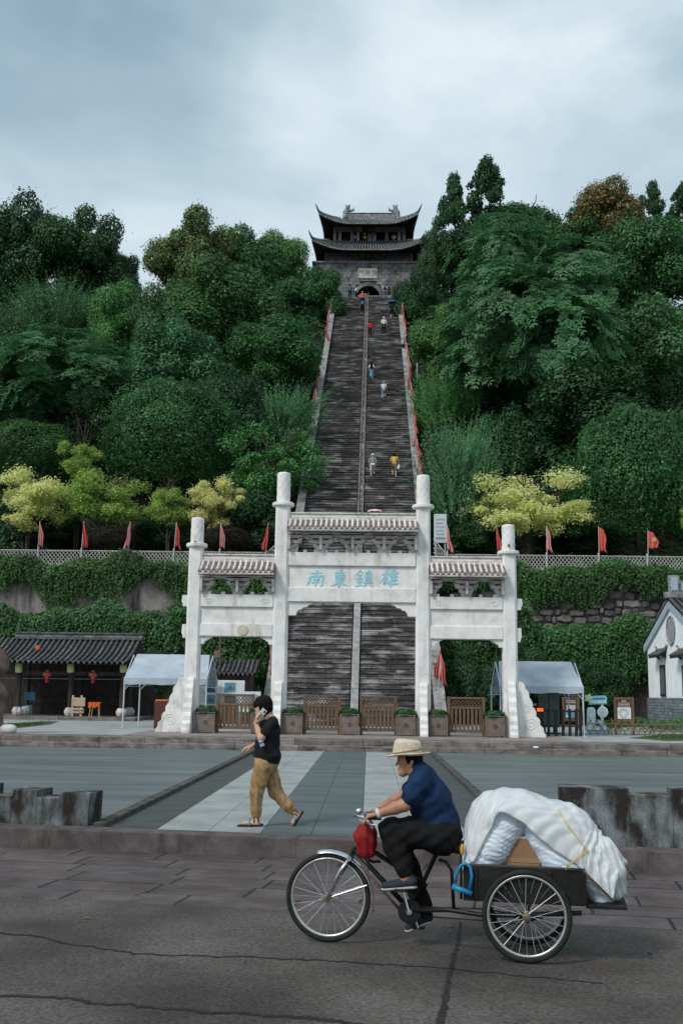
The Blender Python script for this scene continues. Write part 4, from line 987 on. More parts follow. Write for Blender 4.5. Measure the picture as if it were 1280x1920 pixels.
# carved side stones, cut like piled clouds: fore and aft of each pillar, outwards of the outer two
prof = [(0, 0), (1.0, 0), (1.0, .05), (.93, .10), (.92, .17), (.80, .22), (.80, .30), (.72, .36), (.66, .37), (.66, .46), (.57, .53), (.54, .53), (.53, .63), (.45, .70), (.42, .71), (.40, .80), (.33, .86), (.28, .87), (.25, .95), (.15, 1.0), (0, 1.0)]
for i, x in enumerate(PXW):
    hh = 1.85 if i in (0, 3) else 1.75
    for s in (-1, 1):
        MB().prism([(x-.13, GY+s*(.25+a*.72), PZ+.004+b*hh) for a, b in prof], (.26, 0, 0)).build('clasp_stone', white_stone, gw, bevel=.012)
    if i in (0, 3):
        s = -1 if i == 0 else 1
        MB().prism([(x+s*(.245+a*.92), GY-.15, PZ+.004+b*1.85) for a, b in prof], (0, .30, 0)).build('clasp_stone', white_stone, gw, bevel=.012)
        for cx_, cz_, R_ in ((.42, .42, .22), (.26, .95, .15)):
            pts = [(x+s*(.245+cx_+R_*(1-.85*k/40)*math.cos(k/40*4*PI)), GY-.156, PZ+cz_+R_*(1-.85*k/40)*math.sin(k/40*4*PI)) for k in range(41)]
            MB().tube(pts, .012, 5).build('scroll_carving', white_stone, gw)
# inscription, four brush characters in pale blue
blue_ink = FLAT('pale_blue_paint', (.28, .58, .66), .7)
CH = [[[(.18, .80), (.82, .86)], [(.52, 1.0), (.49, .66)], [(.16, .62), (.10, .30), (.0, .12)], [(.14, .62), (.90, .68), (.86, .10), (.74, .04)], [(.34, .56), (.42, .48)], [(.66, .58), (.57, .48)], [(.33, .41), (.70, .44)], [(.28, .26), (.72, .30)], [(.50, .46), (.49, .04)]],
      [[(.18, .84), (.84, .89)], [(.27, .70), (.30, .40)], [(.27, .70), (.76, .74), (.71, .42)], [(.30, .55), (.72, .58)], [(.30, .41), (.72, .44)], [(.52, 1.02), (.50, -.02), (.42, .04)], [(.47, .38), (.30, .20), (.02, .06)], [(.53, .38), (.72, .20), (1.02, .08)]],
      [[(.27, 1.0), (.14, .82), (-.04, .70)], [(.26, .97), (.46, .78)], [(.12, .70), (.40, .73)], [(.06, .50), (.44, .54)], [(.25, .72), (.24, .10)], [(.12, .38), (.16, .24)], [(.40, .42), (.32, .26)], [(.0, .06), (.46, .14)], [(.55, .86), (.98, .92)], [(.77, 1.02), (.74, .78)], [(.60, .76), (.60, .28)], [(.60, .76), (.92, .79), (.90, .28)], [(.62, .64), (.88, .66)], [(.62, .52), (.88, .54)], [(.62, .40), (.88, .42)], [(.50, .26), (1.04, .31)], [(.66, .20), (.52, .04)], [(.82, .22), (.98, .06)]],
      [[(.0, .72), (.48, .80)], [(.24, 1.0), (.18, .60), (-.06, .24)], [(.30, .58), (.14, .20), (.42, .26)], [(.38, .40), (.46, .12)], [(.66, 1.04), (.46, .66)], [(.58, .82), (.56, -.04)], [(.76, 1.02), (.81, .88)], [(.57, .80), (.98, .85)], [(.58, .60), (.94, .64)], [(.58, .40), (.94, .44)], [(.56, .18), (1.0, .23)], [(.77, .84), (.76, .20)]]]
ins = thing('inscription', 'four pale blue brush characters on the middle panel of the gateway', 'inscription', (AX, GY-.15, gz(1087)))
cs = .60
for k, (ch, px) in enumerate(zip(CH, (592, 636, 681, 730))):
    x0 = at(px, 1087, GY).x-cs*.5; z0 = at(px, 1087, GY).z-cs*.47; mb = MB()
    for q, st in enumerate(ch):
        pts = []; n = 10
        for i in range(len(st)-1):
            for j in range(n): t = j/n; pts.append((st[i][0]+(st[i+1][0]-st[i][0])*t, st[i][1]+(st[i+1][1]-st[i][1])*t))
        pts.append(st[-1]); m = len(pts); vs_ = []
        for i, (a, b) in enumerate(pts):
            a2, b2 = pts[min(i+1, m-1)]; a1, b1 = pts[max(i-1, 0)]; d = Vector((a2-a1, b2-b1)).normalized(); nn_ = Vector((-d.y, d.x)); t = i/(m-1)
            wd = (.054 if k != 2 else .042)*(1.05-.75*abs(t-.25)**1.1)*(1.15 if abs(d.y) > abs(d.x) else .85)
            for sg in (-1, 1):
                for yy in (-.010-q*.0007, -.001): vs_.append((x0+cs*(a+.06*b+nn_.x*wd*sg), GY-.14+yy, z0+cs*(b+nn_.y*wd*sg)))
        F = []
        for i in range(m-1): o_ = i*4; F += [(o_, o_+4, o_+6, o_+2), (o_, o_+1, o_+5, o_+4), (o_+2, o_+6, o_+7, o_+3)]
        mb.add(vs_, F)
    mb.build('character', blue_ink, ins)
ins.location = ins.location

# ================================================================== WOODEN GATES AND PLANTERS BETWEEN THE PILLARS
GATEY = 36.75
def gate(pxa, pxb, label):
    xa, xb = at(pxa, 1370, GATEY).x, at(pxb, 1370, GATEY).x; xc = (xa+xb)/2; W = xb-xa; z0 = PZ+.02; H = 1.30
    t = thing('wooden_gate', label, 'gate', (xc, GATEY, PZ), group='brown slatted gates between the pillars')
    for x in (xa+.05, xb-.05): MB().bb(x-.05, x+.05, GATEY-.05, GATEY+.05, z0-.015, z0+H, .006).build('post', wood_brown, t)
    for z, h_ in ((z0+.12, .10), (z0+H-.40, .08), (z0+H-.07, .06)): MB().bb(xa+.101, xb-.101, GATEY-.035, GATEY+.035, z, z+h_, .005).build('rail', wood_brown, t)
    n = 8
    for k in range(n): x = xa+.16+(W-.32)*k/(n-1); MB().bb(x-.042, x+.042, GATEY-.018, GATEY+.018, z0+.221, z0+H-.401, .004).build('slat', wood_brown, t)
    mb = MB(); za, zb = z0+H-.32, z0+H-.07; n = 9; sp = (W-.2)/n
    for k in range(-1, n):
        for d in (1, -1):
            a_, b_ = xa+.10+k*sp, xa+.10+(k+2)*sp
            if d < 0: a_, b_ = b_, a_
            P0, P1 = Vector((a_, GATEY+.008*d, za)), Vector((b_, GATEY+.008*d, zb)); lo_, hi_ = xa+.1, xb-.1
            def clip(p, q):
                if p.x < lo_: p = p+(q-p)*((lo_-p.x)/(q.x-p.x))
                if p.x > hi_: p = p+(q-p)*((hi_-p.x)/(q.x-p.x))
                return p
            A_, B_ = clip(P0, P1), clip(P1, P0)
            if (A_-B_).length > .05: mb.tube([A_, B_], .014, 4)
    mb.build('lattice', wood_brown, t)
gate(404, 476, 'brown slatted gate in the left bay, behind the woman on the phone'); gate(568, 638, 'brown slatted gate in the middle bay, left of its centre planter')
gate(674, 744, 'brown slatted gate in the middle bay, right of its centre planter'); gate(838, 909, 'brown slatted gate in the right bay of the gateway')
pl_leaf = LEAF('leaf_planter', [(.022, .085, .028), (.040, .125, .040), (.065, .17, .055)], nscale=3)
d = rdir(1500); d[:, 2] = np.abs(d[:, 2]); P = d*np.array([.40, .32, .20])*RNG.uniform(.55, 1.05, (1500, 1))+RNG.normal(0, .02, (1500, 3))
V, Q = leaves(P, np.cross(d, rdir(1500)), unit(d+RNG.normal(size=(1500, 3))*.5), RNG.uniform(.05, .10, 1500), RNG.uniform(.03, .06, 1500)); plm = npmesh('plant', V, Q); plm.materials.append(pl_leaf)
def planter(px, label, w_=.64):
    x = at(px, 1370, GATEY).x; y = GATEY-.02; z0 = PZ+.004; H = .66; W = w_
    t = thing('planter', label, 'planter', (x, y, PZ), group='brown planters between the pillars')
    for sx in (-1, 1):
        for sy in (-1, 1): MB().bb(x+sx*W/2-(.05 if sx > 0 else 0), x+sx*W/2+(.05 if sx < 0 else 0), y+sy*.3-(.05 if sy > 0 else 0), y+sy*.3+(.05 if sy < 0 else 0), z0, z0+H, .004).build('corner_post', planter_mat, t)
    for sy in (-1, 1):
        MB().bb(x-W/2+.052, x+W/2-.052, y+sy*.27-.015, y+sy*.27+.015, z0+.10, z0+H-.02, .003).build('panel', planter_mat, t)
        MB().bb(x-W/2+.052, x+W/2-.052, y+sy*.275-.015, y+sy*.275+.015, z0+.05, z0+.098, .003).build('bottom_rail', planter_mat, t)
    for sx in (-1, 1): MB().bb(x+sx*(W/2-.03)-.015, x+sx*(W/2-.03)+.015, y-.248, y+.248, z0+.06, z0+H-.02, .003).build('panel', planter_mat, t)
    MB().bb(x-W/2-.01, x+W/2+.01, y-.31, y+.31, z0+H+.001, z0+H+.03, .005).build('rim', planter_mat, t)
    pts = [(x+.055*math.cos(2*PI*k/16), y-.30, z0+.36+.055*math.sin(2*PI*k/16)) for k in range(16)]; MB().tube(pts, .009, 5, closed=True).build('ring_handle', dark_wood, t)
    o = link('plant', plm, None, t); o.location = (0, 0, H+.01); o.rotation_euler = (0, 0, random.uniform(-.1, .1)+(PI if random.random() < .5 else 0))
for px, lb in ((387, 'brown planter next to the left outer pillar'), (489, 'brown planter mostly hidden behind the woman on the phone'), (550, 'brown planter right of the left inner pillar'), (655, 'brown planter in the very middle of the gateway'), (760, 'brown planter left of the right inner pillar'), (820, 'brown planter right of the right inner pillar'), (926, 'brown planter next to the right outer pillar')): planter(px, lb)

# ================================================================== GATE TOWER ON TOP
TY = 121.6
def tw(px, py, Y=TY): return at(px, py, Y)
tb = thing('gate_tower', 'two tiered gate tower with upswept dark eaves at the top of the stair', 'gate tower', (AX, TY, TOPZ))
xl, xr = tw(586, 520).x, tw(800, 520).x; zb0, zb1 = TOPZ-.05, tw(690, 494).z; TX = tw(690, 480).x
ax0, ax1 = tw(668, 550).x, tw(712, 550).x; axc = (ax0+ax1)/2; ar = (ax1-ax0)/2; azs = zb0+1.35
BD = 9.0; YF = TY
# brick base with an arched passage: left and right masses and an arch ring built from wedge stones
wallm = M('grey_brick_coursed', [(.10, .104, .11), (.18, .184, .19), (.27, .273, .278)], 1.2, .9, .4, 6, fine=(5, .55), stain=(.035, .035, .03), stainsc=(.7, .7, .7), stainr=(.52, .68), moss=((.10, .065, .05), .5, .6, .72))
for x0, x1 in ((xl, axc-ar), (axc+ar, xr)): MB().bb(x0, x1, YF, YF+BD, zb0, zb1).build('base_wall', mortar, tb)
top = [(axc-ar, YF, zb1), (axc-ar, YF, azs)]+[(axc-ar*math.cos(a), YF, azs+ar*math.sin(a)) for a in np.linspace(0, PI, 17)]+[(axc+ar, YF, zb1)]
MB().prism(top, (0, BD, 0)).build('arch_wall', mortar, tb)
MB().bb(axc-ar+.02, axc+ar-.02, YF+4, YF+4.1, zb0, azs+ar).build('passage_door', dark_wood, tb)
nb = 0; z = zb0; bm = {}
while z < zb1-.05:                         # coursed stones of the face
    hh = min(.42, zb1-z); x = xl+random.uniform(-.6, 0)
    while x < xr:
        ww = random.uniform(.7, 1.3); a_, b_ = max(x, xl), min(x+ww, xr); x += ww
        segs = [(a_, b_)]
        rr_ = ar+.46
        if z < azs+rr_:
            q = rr_ if z < azs else math.sqrt(max(0, rr_**2-(z-azs)**2)); n_ = []
            for c_, e_ in segs:
                if e_ <= axc-q or c_ >= axc+q: n_.append((c_, e_))
                else:
                    if c_ < axc-q: n_.append((c_, axc-q))
                    if e_ > axc+q: n_.append((axc+q, e_))
            segs = n_
        for c_, e_ in segs:
            if e_-c_ > .08 and nb < 290: MB().bb(c_+.015, e_-.015, YF-.08+random.uniform(-.03, .03), YF+.02, z+.012, z+hh-.012).build('wall_stone', wallm, tb); nb += 1
    z += hh
for k in range(17):
    a0, a1 = PI*k/17+.012, PI*(k+1)/17-.012; ri, ro = ar, ar+.45
    MB().prism([(axc-ri*math.cos(a0), YF-.12, azs+ri*math.sin(a0)), (axc-ro*math.cos(a0), YF-.12, azs+ro*math.sin(a0)), (axc-ro*math.cos(a1), YF-.12, azs+ro*math.sin(a1)), (axc-ri*math.cos(a1), YF-.12, azs+ri*math.sin(a1))], (0, .14, 0)).build('arch_stone', wallm, tb)
for s in (-1, 1):
    for k in range(3): MB().bb(axc+s*(ar+.225)-.215, axc+s*(ar+.225)+.215, YF-.12, YF+.01, zb0+k*.45+.01, zb0+(k+1)*.45-.01).build('arch_stone', wallm, tb)
MB().bb(xl-.1, xr+.1, YF-.22, YF+BD+.1, zb1+.005, zb1+.22, .03).build('base_coping', ridge_mat, tb)
# gate bars in the passage
gt = thing('barred_gate', 'low metal bar gate closing the arch at the stair top', 'gate', (axc, YF-.3, zb0))
for k in range(13): x = axc-ar*1.0+2*ar*k/12; MB().tube([(x, YF-.3, zb0+.02), (x, YF-.3, zb0+1.45)], .035, 6).build('bar', steel, gt)
for z_ in (.15, 1.4): MB().tube([(axc-ar, YF-.3, zb0+z_), (axc+ar, YF-.3, zb0+z_)], .04, 6).build('rail', steel, gt)
# plaque
pqa, pqb = tw(671, 523), tw(707, 504)
pq = thing('stone_plaque', 'pale stone name plaque above the arch of the gate tower', 'plaque', ((pqa.x+pqb.x)/2, YF-.1, pqa.z)); MB().bb(pqa.x, pqb.x, YF-.2, YF-.09, pqa.z, pqb.z, .03).build('slab', M('cream_plaque', [(.42, .41, .37), (.55, .54, .50)], 2), pq)
def text(body, c, size, m, parent, name='lettering', depth=.01, font_stretch=1.0):
    cu = bpy.data.curves.new('t', 'FONT'); cu.body = body; cu.size = size; cu.align_x = 'CENTER'; cu.align_y = 'CENTER'; cu.extrude = depth; cu.space_character = 1.1
    ob = bpy.data.objects.new('t', cu); COL.objects.link(ob); bpy.context.view_layer.update()
    me = bpy.data.meshes.new_from_object(ob.evaluated_get(bpy.context.evaluated_depsgraph_get())); bpy.data.objects.remove(ob); bpy.data.curves.remove(cu)
    me.materials.clear(); me.materials.append(m); o = link(name, me, m, parent); rl = root_loc(parent); o.location = Vector(c)-Vector(rl); o.rotation_euler = (PI/2, 0, 0); return o
ink = FLAT('faded_ink', (.16, .15, .14), .8)
text('門勝攬', ((pqa.x+pqb.x)/2, YF-.205, (pqa.z+pqb.z)/2), .74, ink, pq)
# timber storeys
def storey(px0, px1, py0, py1, Yf, depth, cols, name):
    A_, B_ = tw(px0, py1, Yf), tw(px1, py0, Yf); return A_.x, B_.x, A_.z, B_.z
def roof_tier(cx_, yc, zE, hwE, hdE, zT, hwT, hdT, lift, out, sof, nm, eave_th=.22):
    # curved hipped skirt: eave rectangle with upswept corners, concave up to an inner rectangle
    def eave(t):
        # t 0..4 round the perimeter, corners at integers
        k = int(t) % 4; f = t-int(t); cs_ = [(-1, -1), (1, -1), (1, 1), (-1, 1)]; a, b = cs_[k], cs_[(k+1) % 4]
        px_, py_ = a[0]+(b[0]-a[0])*f, a[1]+(b[1]-a[1])*f; e_ = max(0, (abs(f-.5)*2-.35)/.65); q = e_**2.4
        return Vector((cx_+px_*(hwE+out*q), yc+py_*(hdE+out*q), zE+lift*q)), Vector((cx_+px_*hwT, yc+py_*hdT, zT)), q
    def inner(t):
        k = int(t) % 4; f = t-int(t); cs_ = [(-1, -1), (1, -1), (1, 1), (-1, 1)]; a, b = cs_[k], cs_[(k+1) % 4]
        return Vector((cx_+(a[0]+(b[0]-a[0])*f)*sof[0], yc+(a[1]+(b[1]-a[1])*f)*sof[1], zE+sof[2]))
    def surf(t, s, dz=0.0):
        E_, T_, q = eave(t); P = E_.lerp(T_, s); P.z = E_.z+(T_.z-E_.z)*(s**1.35 if E_.z < T_.z else s)+dz; return P
    n = 96
    MB().grid(lambda u, v: surf(4*u, v), n, 8, True).build('roof_bed', roof_dark, tb)
    # soffit sloping back to the wall, dark timber
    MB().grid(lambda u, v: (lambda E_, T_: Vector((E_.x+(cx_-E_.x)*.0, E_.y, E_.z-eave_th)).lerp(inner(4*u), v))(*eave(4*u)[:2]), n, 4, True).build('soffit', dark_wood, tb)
    mb = MB(); mb2 = MB(); per = 2*(hwE+hdE)*2; nt_ = int(per/.36)
    for k in range(nt_):
        t = 4*k/nt_
        mb.tube([surf(t, q, .05) for q in (0, .15, .35, .6, .85, 1)], .085, 5)
        E_, T_, q = eave(t+2/nt_); mb2.tube([E_+Vector((0, 0, -.10)), E_+(E_-Vector((cx_, yc, E_.z))).normalized()*.03+Vector((0, 0, -.02))], .12, 6)
    tag(mb.build('tile_rolls', tower_tile, tb), kind='stuff'); tag(mb2.build('eave_ends', eave_pale, tb), kind='stuff')
    MB().tube([eave(4*k/160)[0]+Vector((0, 0, -.15)) for k in range(160)], .09, 6, closed=True).build('eave_board', ridge_mat, tb)
    # rafters under the eaves
    mb = MB()
    for k in range(int(per/.5)):
        E_, T_, q = eave(4*k/int(per/.5)); mb.tube([E_+Vector((0, 0, -eave_th-.03)), inner(4*k/int(per/.5))-Vector((0, 0, .03))], .05, 4)
    tag(mb.build('rafters', dark_wood, tb), kind='stuff')
    for k in range(4):
        pts, rr_ = [], []
        for j in range(15):
            s = 1-j/14; P = surf(k+1e-4, s, .16); pts.append(P); rr_.append(.17)
        tip, pv = pts[-1], (pts[-1]-pts[-2]); hd_ = Vector((pv.x, pv.y, 0)).normalized()
        for j in range(1, 8): t = j/7; pts.append(tip+hd_*out*2.0*t+Vector((0, 0, lift*.60*t**1.2))); rr_.append(.18*(1-.8*t))
        MB().tube(pts, rr_, 6).build('hip_ridge', ridge_mat, tb)
    return eave
TYc = TY+BD/2
eave_pale = M('pale_eave_tile', [(.30, .31, .32), (.48, .49, .50), (.60, .61, .62)], 3, .8, .3, 9); tower_tile = M('tower_tile', [(.09, .095, .10), (.16, .165, .172), (.24, .245, .25)], 3, .8, .4, 10, fine=(6, .5))
# lower storey
xa, xb = tw(612, 480, TY+1.2).x, tw(771, 480, TY+1.2).x; z0 = zb1+.2; zl = tw(690, 468, TY+1.2).z
def timber(xa, xb, y0, z0, z1, nb_, win, nm):
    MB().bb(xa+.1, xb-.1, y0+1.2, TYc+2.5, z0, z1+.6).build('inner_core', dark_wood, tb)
    for k in range(nb_+1): x = xa+(xb-xa)*k/nb_; MB().lathe([(.21, 0), (.19, z1-z0+.3)], (x, y0, z0), 10).build('column', purple_wood, tb)
    MB().bb(xa, xb, y0-.10, y0+.10, z1-.42, z1-.02, .02).build('lintel', purple_wood, tb); MB().bb(xa, xb, y0-.07, y0+.07, z1-.75, z1-.50, .02).build('lintel', purple_wood, tb)
    return
timber(xa, xb, TY+1.2, z0, zl, 3, None, 'low')
for k in range(3):
    a_ = xa+(xb-xa)*k/3+.25; b_ = xa+(xb-xa)*(k+1)/3-.25; MB().bb(a_, b_, TY+1.3, TY+1.4, z0, zl-.76, .02).build('wall_board', purple_wood, tb)
shut = M('blue_grey_shutter', [(.20, .25, .32), (.34, .40, .48), (.42, .48, .55)], 6, .7, .3, 18)
for px in (664, 716): P = tw(px, 496, TY-.1); 
mid_e = roof_tier(TX, TYc, tw(690, 466, TY-1.6).z, abs(tw(797, 466, TY-1.6).x-tw(583, 466, TY-1.6).x)/2-.55, BD/2+1.6, tw(690, 452, TY+1.9).z, abs(tw(766, 452, TY+1.9).x-tw(618, 452, TY+1.9).x)/2, BD/2-1.9, 1.0, .45, ((xb-xa)/2+.12, BD/2-1.0, .62), 'lower_roof')
xa2, xb2 = tw(628, 440, TY+2.2).x, tw(757, 440, TY+2.2).x; z02 = tw(690, 457, TY+2.2).z-.3; zl2 = tw(690, 424, TY+2.2).z
timber(xa2, xb2, TY+2.2, z02, zl2, 4, None, 'up')
MB().bb(xa2-.1, xb2+.1, TY+2.0, TY+2.1, z02, z02+.45, .02).build('parapet_board', purple_wood, tb)
for px, w_ in ((637, .36), (671, .36), (695, .36), (702, .36), (748, .36)):
    P = tw(px, 446, TY+2.3); mb = MB().bb(P.x-w_/2, P.x+w_/2, TY+2.27, TY+2.33, z02+.46, zl2-.76, .02); mb.build('shutter', shut, tb)
roof_tier(TX, TYc, tw(690, 417, TY-.6).z, abs(tw(787, 417, TY-.6).x-tw(597, 417, TY-.6).x)/2-.65, BD/2+.6, tw(690, 404, TY+3.2).z-.1, abs(tw(742, 404, TY+3.2).x-tw(648, 404, TY+3.2).x)/2+.5, .35, 1.0, .5, ((xb2-xa2)/2+.12, BD/2-2.0, .62), 'upper_roof')
# main ridge with end beasts
zr = tw(690, 404, TYc).z-.22; rx0, rx1 = tw(652, 404, TYc).x, tw(740, 404, TYc).x
MB().bb(rx0, rx1, TYc-.16, TYc+.16, zr-.6, zr+.38, .04).build('main_ridge', ridge_mat, tb); MB().bb(rx0-.15, rx1+.15, TYc-.24, TYc+.24, zr+.381, zr+.52, .04).build('ridge_cap', ridge_mat, tb)
for s, x in ((1, rx0), (-1, rx1)):
    sd_ = SD(.12); 
    sd_.chain([(x-s*.35, TYc, zr-.1), (x-s*.25, TYc, zr+.6), (x-s*.05, TYc, zr+1.2), (x+s*.15, TYc, zr+1.5)], [.34, .36, .26, .16]); sd_.cap((x+s*.15, TYc, zr+.8), (x+s*.75, TYc, zr+.95), .22, .12); sd_.cap((x+s*.6, TYc, zr+1.0), (x+s*.72, TYc, zr+1.3), .08, .05); sd_.cap((x-s*.1, TYc, zr+1.4), (x-s*.35, TYc, zr+1.62), .13, .06)
    sd_.build('ridge_beast', ridge_mat, tb, .06)
# name boards in gold
for body, py, Yb, w_, lab in (('覽一山湖', 431, TY+1.7, 28, 'upper dark name board with gold characters under the top eaves of the tower'), ('樓雲鎮', 480, TY+.75, 28, 'lower dark name board with gold characters under the lower eaves of the tower')):
    P = at(690, py, Yb); hw_ = w_/2*mpp(P); t = thing('name_board', lab, 'name board', (P.x, Yb, P.z)); MB().bb(P.x-hw_, P.x+hw_, Yb, Yb+.12, P.z-.42, P.z+.42, .02).build('board', dark_wood, t)
    text(body, (P.x, Yb-.03, P.z+.03), .62 if len(body) > 3 else .70, gold, t)
    for s in (-1, 1): MB().ball((P.x+s*hw_*.62, Yb+.02, P.z-.47), .09, 8, 6).build('bracket_knob', gold, t)
# ================================================================== TILED PAVILION (left)
def tiled_slope(x0, x1, ye, ze, yr, zr, parent, step=.26, r=.07, sag=.12, ends=True, bed=roof_dark, name='tile_row'):
    def P(x, t): return Vector((x, ye+(yr-ye)*t, ze+(zr-ze)*t-sag*math.sin(PI*t)))
    MB().grid(lambda u, v: P(x0+(x1-x0)*u, v), 2, 6).build('tile_bed', bed, parent)
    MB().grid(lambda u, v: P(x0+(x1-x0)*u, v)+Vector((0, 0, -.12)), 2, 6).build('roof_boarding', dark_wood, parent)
    n = int((x1-x0)/step)
    for k in range(n+1):
        x = x0+.06+(x1-x0-.12)*k/n; MB().tube([P(x, t)+Vector((0, 0, .045)) for t in (-.01, .2, .4, .6, .8, 1)], r, 6).build(name, roof_tile, parent, smooth=True)
        if k < n:
            xm = x+(x1-x0-.12)/n/2; s = 1 if yr > ye else -1; q = P(xm, -.01); MB().prism([(xm-.075, q.y-s*.02, q.z+.05), (xm+.075, q.y-s*.02, q.z+.05), (xm+.05, q.y-s*.02, q.z-.06), (xm, q.y-s*.02, q.z-.10), (xm-.05, q.y-s*.02, q.z-.06)], (0, s*.03, 0)).build('drip_tile', roof_tile, parent)
PY = 50.6
fz = at(131, 1343, PY).z
pv = thing('tiled_pavilion', 'open dark timber pavilion with grey tiled roof at the far left', 'pavilion', (at(130, 1343, PY).x, PY, PZ))
pxl, pxr = at(-30, 1340, 50).x, at(258, 1340, 50).x
MB().bb(pxl-2, pxr, PY-.75, PY+4.4, PZ-.1, fz, .02).build('plinth', step_old, pv)
x = pxl-2
while x < pxr-.2:
    ln = min(random.uniform(1.2, 1.8), pxr-x); MB().bb(x+.004, x+ln-.004, PY-.95, PY-.752, PZ-.05, fz+.012, .012).build('edge_stone', step_old, pv); x += ln
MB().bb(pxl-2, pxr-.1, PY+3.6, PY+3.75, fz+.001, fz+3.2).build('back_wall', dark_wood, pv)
eave_z = at(120, 1240, PY-1.0).z; ridge_z = at(150, 1200, PY+1.7).z; rl, rr_x = at(30, 1200, PY+1.7).x, at(264, 1200, PY+1.7).x
tiled_slope(rl-1.2, rr_x, PY-1.0, eave_z, PY+1.7, ridge_z, pv); tiled_slope(rl-1.2, rr_x, PY+4.4, eave_z, PY+1.7, ridge_z, pv)
for k, (h0, h1, dd) in enumerate(((.0, .13, .20), (.131, .26, .13), (.261, .36, .2))): MB().bb(rl, rr_x+.1, PY+1.7-dd, PY+1.7+dd, ridge_z+h0, ridge_z+h1, .02).build('ridge_course', roof_tile if k != 1 else ridge_mat, pv)
MB().prism([(rr_x-.05, PY-.9, eave_z-.1), (rr_x-.05, PY+4.3, eave_z-.1), (rr_x-.05, PY+1.7, ridge_z-.1)], (.08, 0, 0)).build('gable_board', dark_wood, pv)
drum = [(.15, 0), (.22, .05), (.27, .16), (.27, .24), (.21, .36), (.17, .40)]
for px, dy in ((-14, 0), (33, 0), (131, 0), (228, 0), (50, 2.9), (149, 2.9), (243, 2.9)):
    x = at(px, 1338, PY+dy).x
    MB().lathe([(a*1.0, b) for a, b in drum], (x, PY+dy, fz+.002), 8).build('column_base', old_stone, pv)
    MB().lathe([(.13, 0), (.12, eave_z-fz-.40+.35)], (x, PY+dy, fz+.403), 10).build('column', dark_wood, pv)
MB().bb(pxl, pxr-.1, PY-.08, PY+.08, eave_z-.12, eave_z+.12).build('eave_beam', dark_wood, pv); MB().bb(pxl, pxr-.1, PY-.05, PY+.05, eave_z-.62, eave_z-.45).build('tie_beam', dark_wood, pv)
MB().tube([(pxl, PY+.0, eave_z-.8), (pxr-.2, PY, eave_z-.78)], .012, 5).build('lantern_wire', steel, pv)
for z_ in (.55, .95): MB().tube([(pxl, PY+3.2, fz+z_), (pxr-.2, PY+3.2, fz+z_)], .03, 6).build('bench_rail', dark_wood, pv)
MB().box((at(70, 1215, PY).x, PY+.1, at(70, 1214, PY+.1).z), (.20, .16, .16), ry=.4).build('orange_scrap', FLAT('orange_scrap', (.7, .10, .02)), pv)
# lanterns
def lantern_yellow(px, lb):
    P = at(px, 1252, PY-.25); t = thing('paper_lantern', lb, 'lantern', (P.x, P.y, P.z), group='yellow lanterns of the pavilion')
    MB().lathe([(.10, -.24), (.16, -.20), (.17, 0), (.16, .20), (.10, .24)], P, 14).build('shade', FLAT('pale_yellow_paper', (.52, .55, .22), .7), t, smooth=True); MB().tube([P+Vector((0, 0, .24)), P+Vector((0, .0, .50))], .01, 4).build('cord', black, t)
    for q in (-.245, .235): MB().lathe([(.11, 0), (.11, .02)], P+Vector((0, 0, q)), 12).build('hoop', dark_wood, t)
for px, lb in ((36, 'yellow paper lantern, leftmost under the pavilion eaves'), (133, 'yellow paper lantern in the middle of the pavilion'), (232, 'yellow paper lantern next to the grey tent')): lantern_yellow(px, lb)
def lantern_red(px, py, lb):
    P = at(px, py, PY-.05); t = thing('red_lantern', lb, 'lantern', (P.x, P.y, P.z), group='red lanterns of the pavilion'); rc = FLAT('red_silk', (.50, .10, .10), .6)
    def fn(u, v): a = 2*PI*u; th = PI*(.1+.8*v); R_ = .215*math.sin(th)*(1+.03*math.cos(a*12)); return P+Vector((R_*math.cos(a), R_*math.sin(a), -.15*math.cos(th)+.05))
    MB().grid(fn, 36, 10, True).build('shade', rc, t, smooth=True)
    MB().lathe([(.07, 0), (.08, .05)], P+Vector((0, 0, .185)), 10).build('top_cap', gold, t); MB().lathe([(.08, 0), (.07, .05)], P+Vector((0, 0, -.135)), 10).build('bottom_cap', gold, t)
    MB().lathe([(.085, -.34), (.075, -.20), (.05, -.136)], P, 10).build('tassel', FLAT('red_tassel', (.60, .03, .03), .8), t); MB().tube([P+Vector((0, 0, .235)), P+Vector((0, 0, .45))], .01, 4).build('cord', black, t)
lantern_red(89, 1266, 'red silk lantern hanging left of the middle yellow lantern'); lantern_red(175, 1267, 'red silk lantern hanging right of the middle yellow lantern')
# blue board chair, wooden easel, stool
P = at(54, 1343, PY+.6); q = thing('blue_chair', 'blue folding chair between two column bases in the pavilion', 'chair', (P.x, P.y, fz)); bl = FLAT('blue_sheet', (.045, .16, .23), .6)
MB().box((P.x, P.y, fz+.90), (.52, .05, .36)).build('backrest', bl, q); MB().box((P.x, P.y-.2, fz+.46), (.48, .42, .04)).build('seat', bl, q)
for sx in (-.24, .24): MB().tube([(P.x+sx, P.y, fz+.72), (P.x+sx, P.y-.02, fz)], .018, 6).build('leg', bl, q); MB().tube([(P.x+sx, P.y-.38, fz+.44), (P.x+sx, P.y-.38, fz)], .018, 6).build('leg', bl, q)
pale_wood = M('bare_pine', [(.34, .25, .17), (.46, .35, .25), (.54, .43, .32)], 5, .7, .2, 30, stretch=(1, 1, 6))
P = at(146, 1343, PY-.3); q = thing('wooden_board_stand', 'pale wooden board stand on the pavilion edge', 'board stand', (P.x, P.y, fz))
for k in range(3): MB().bb(P.x-.32, P.x+.32, P.y-.02, P.y+.02, fz+.47+k*.135, fz+.60+k*.135, .006).build('plank', pale_wood, q)
for sx, h_ in ((-.27, .98), (.13, .98)): MB().bb(P.x+sx-.05, P.x+sx+.05, P.y+.022, P.y+.07, fz+.0, fz+h_, .006).build('upright', pale_wood, q)
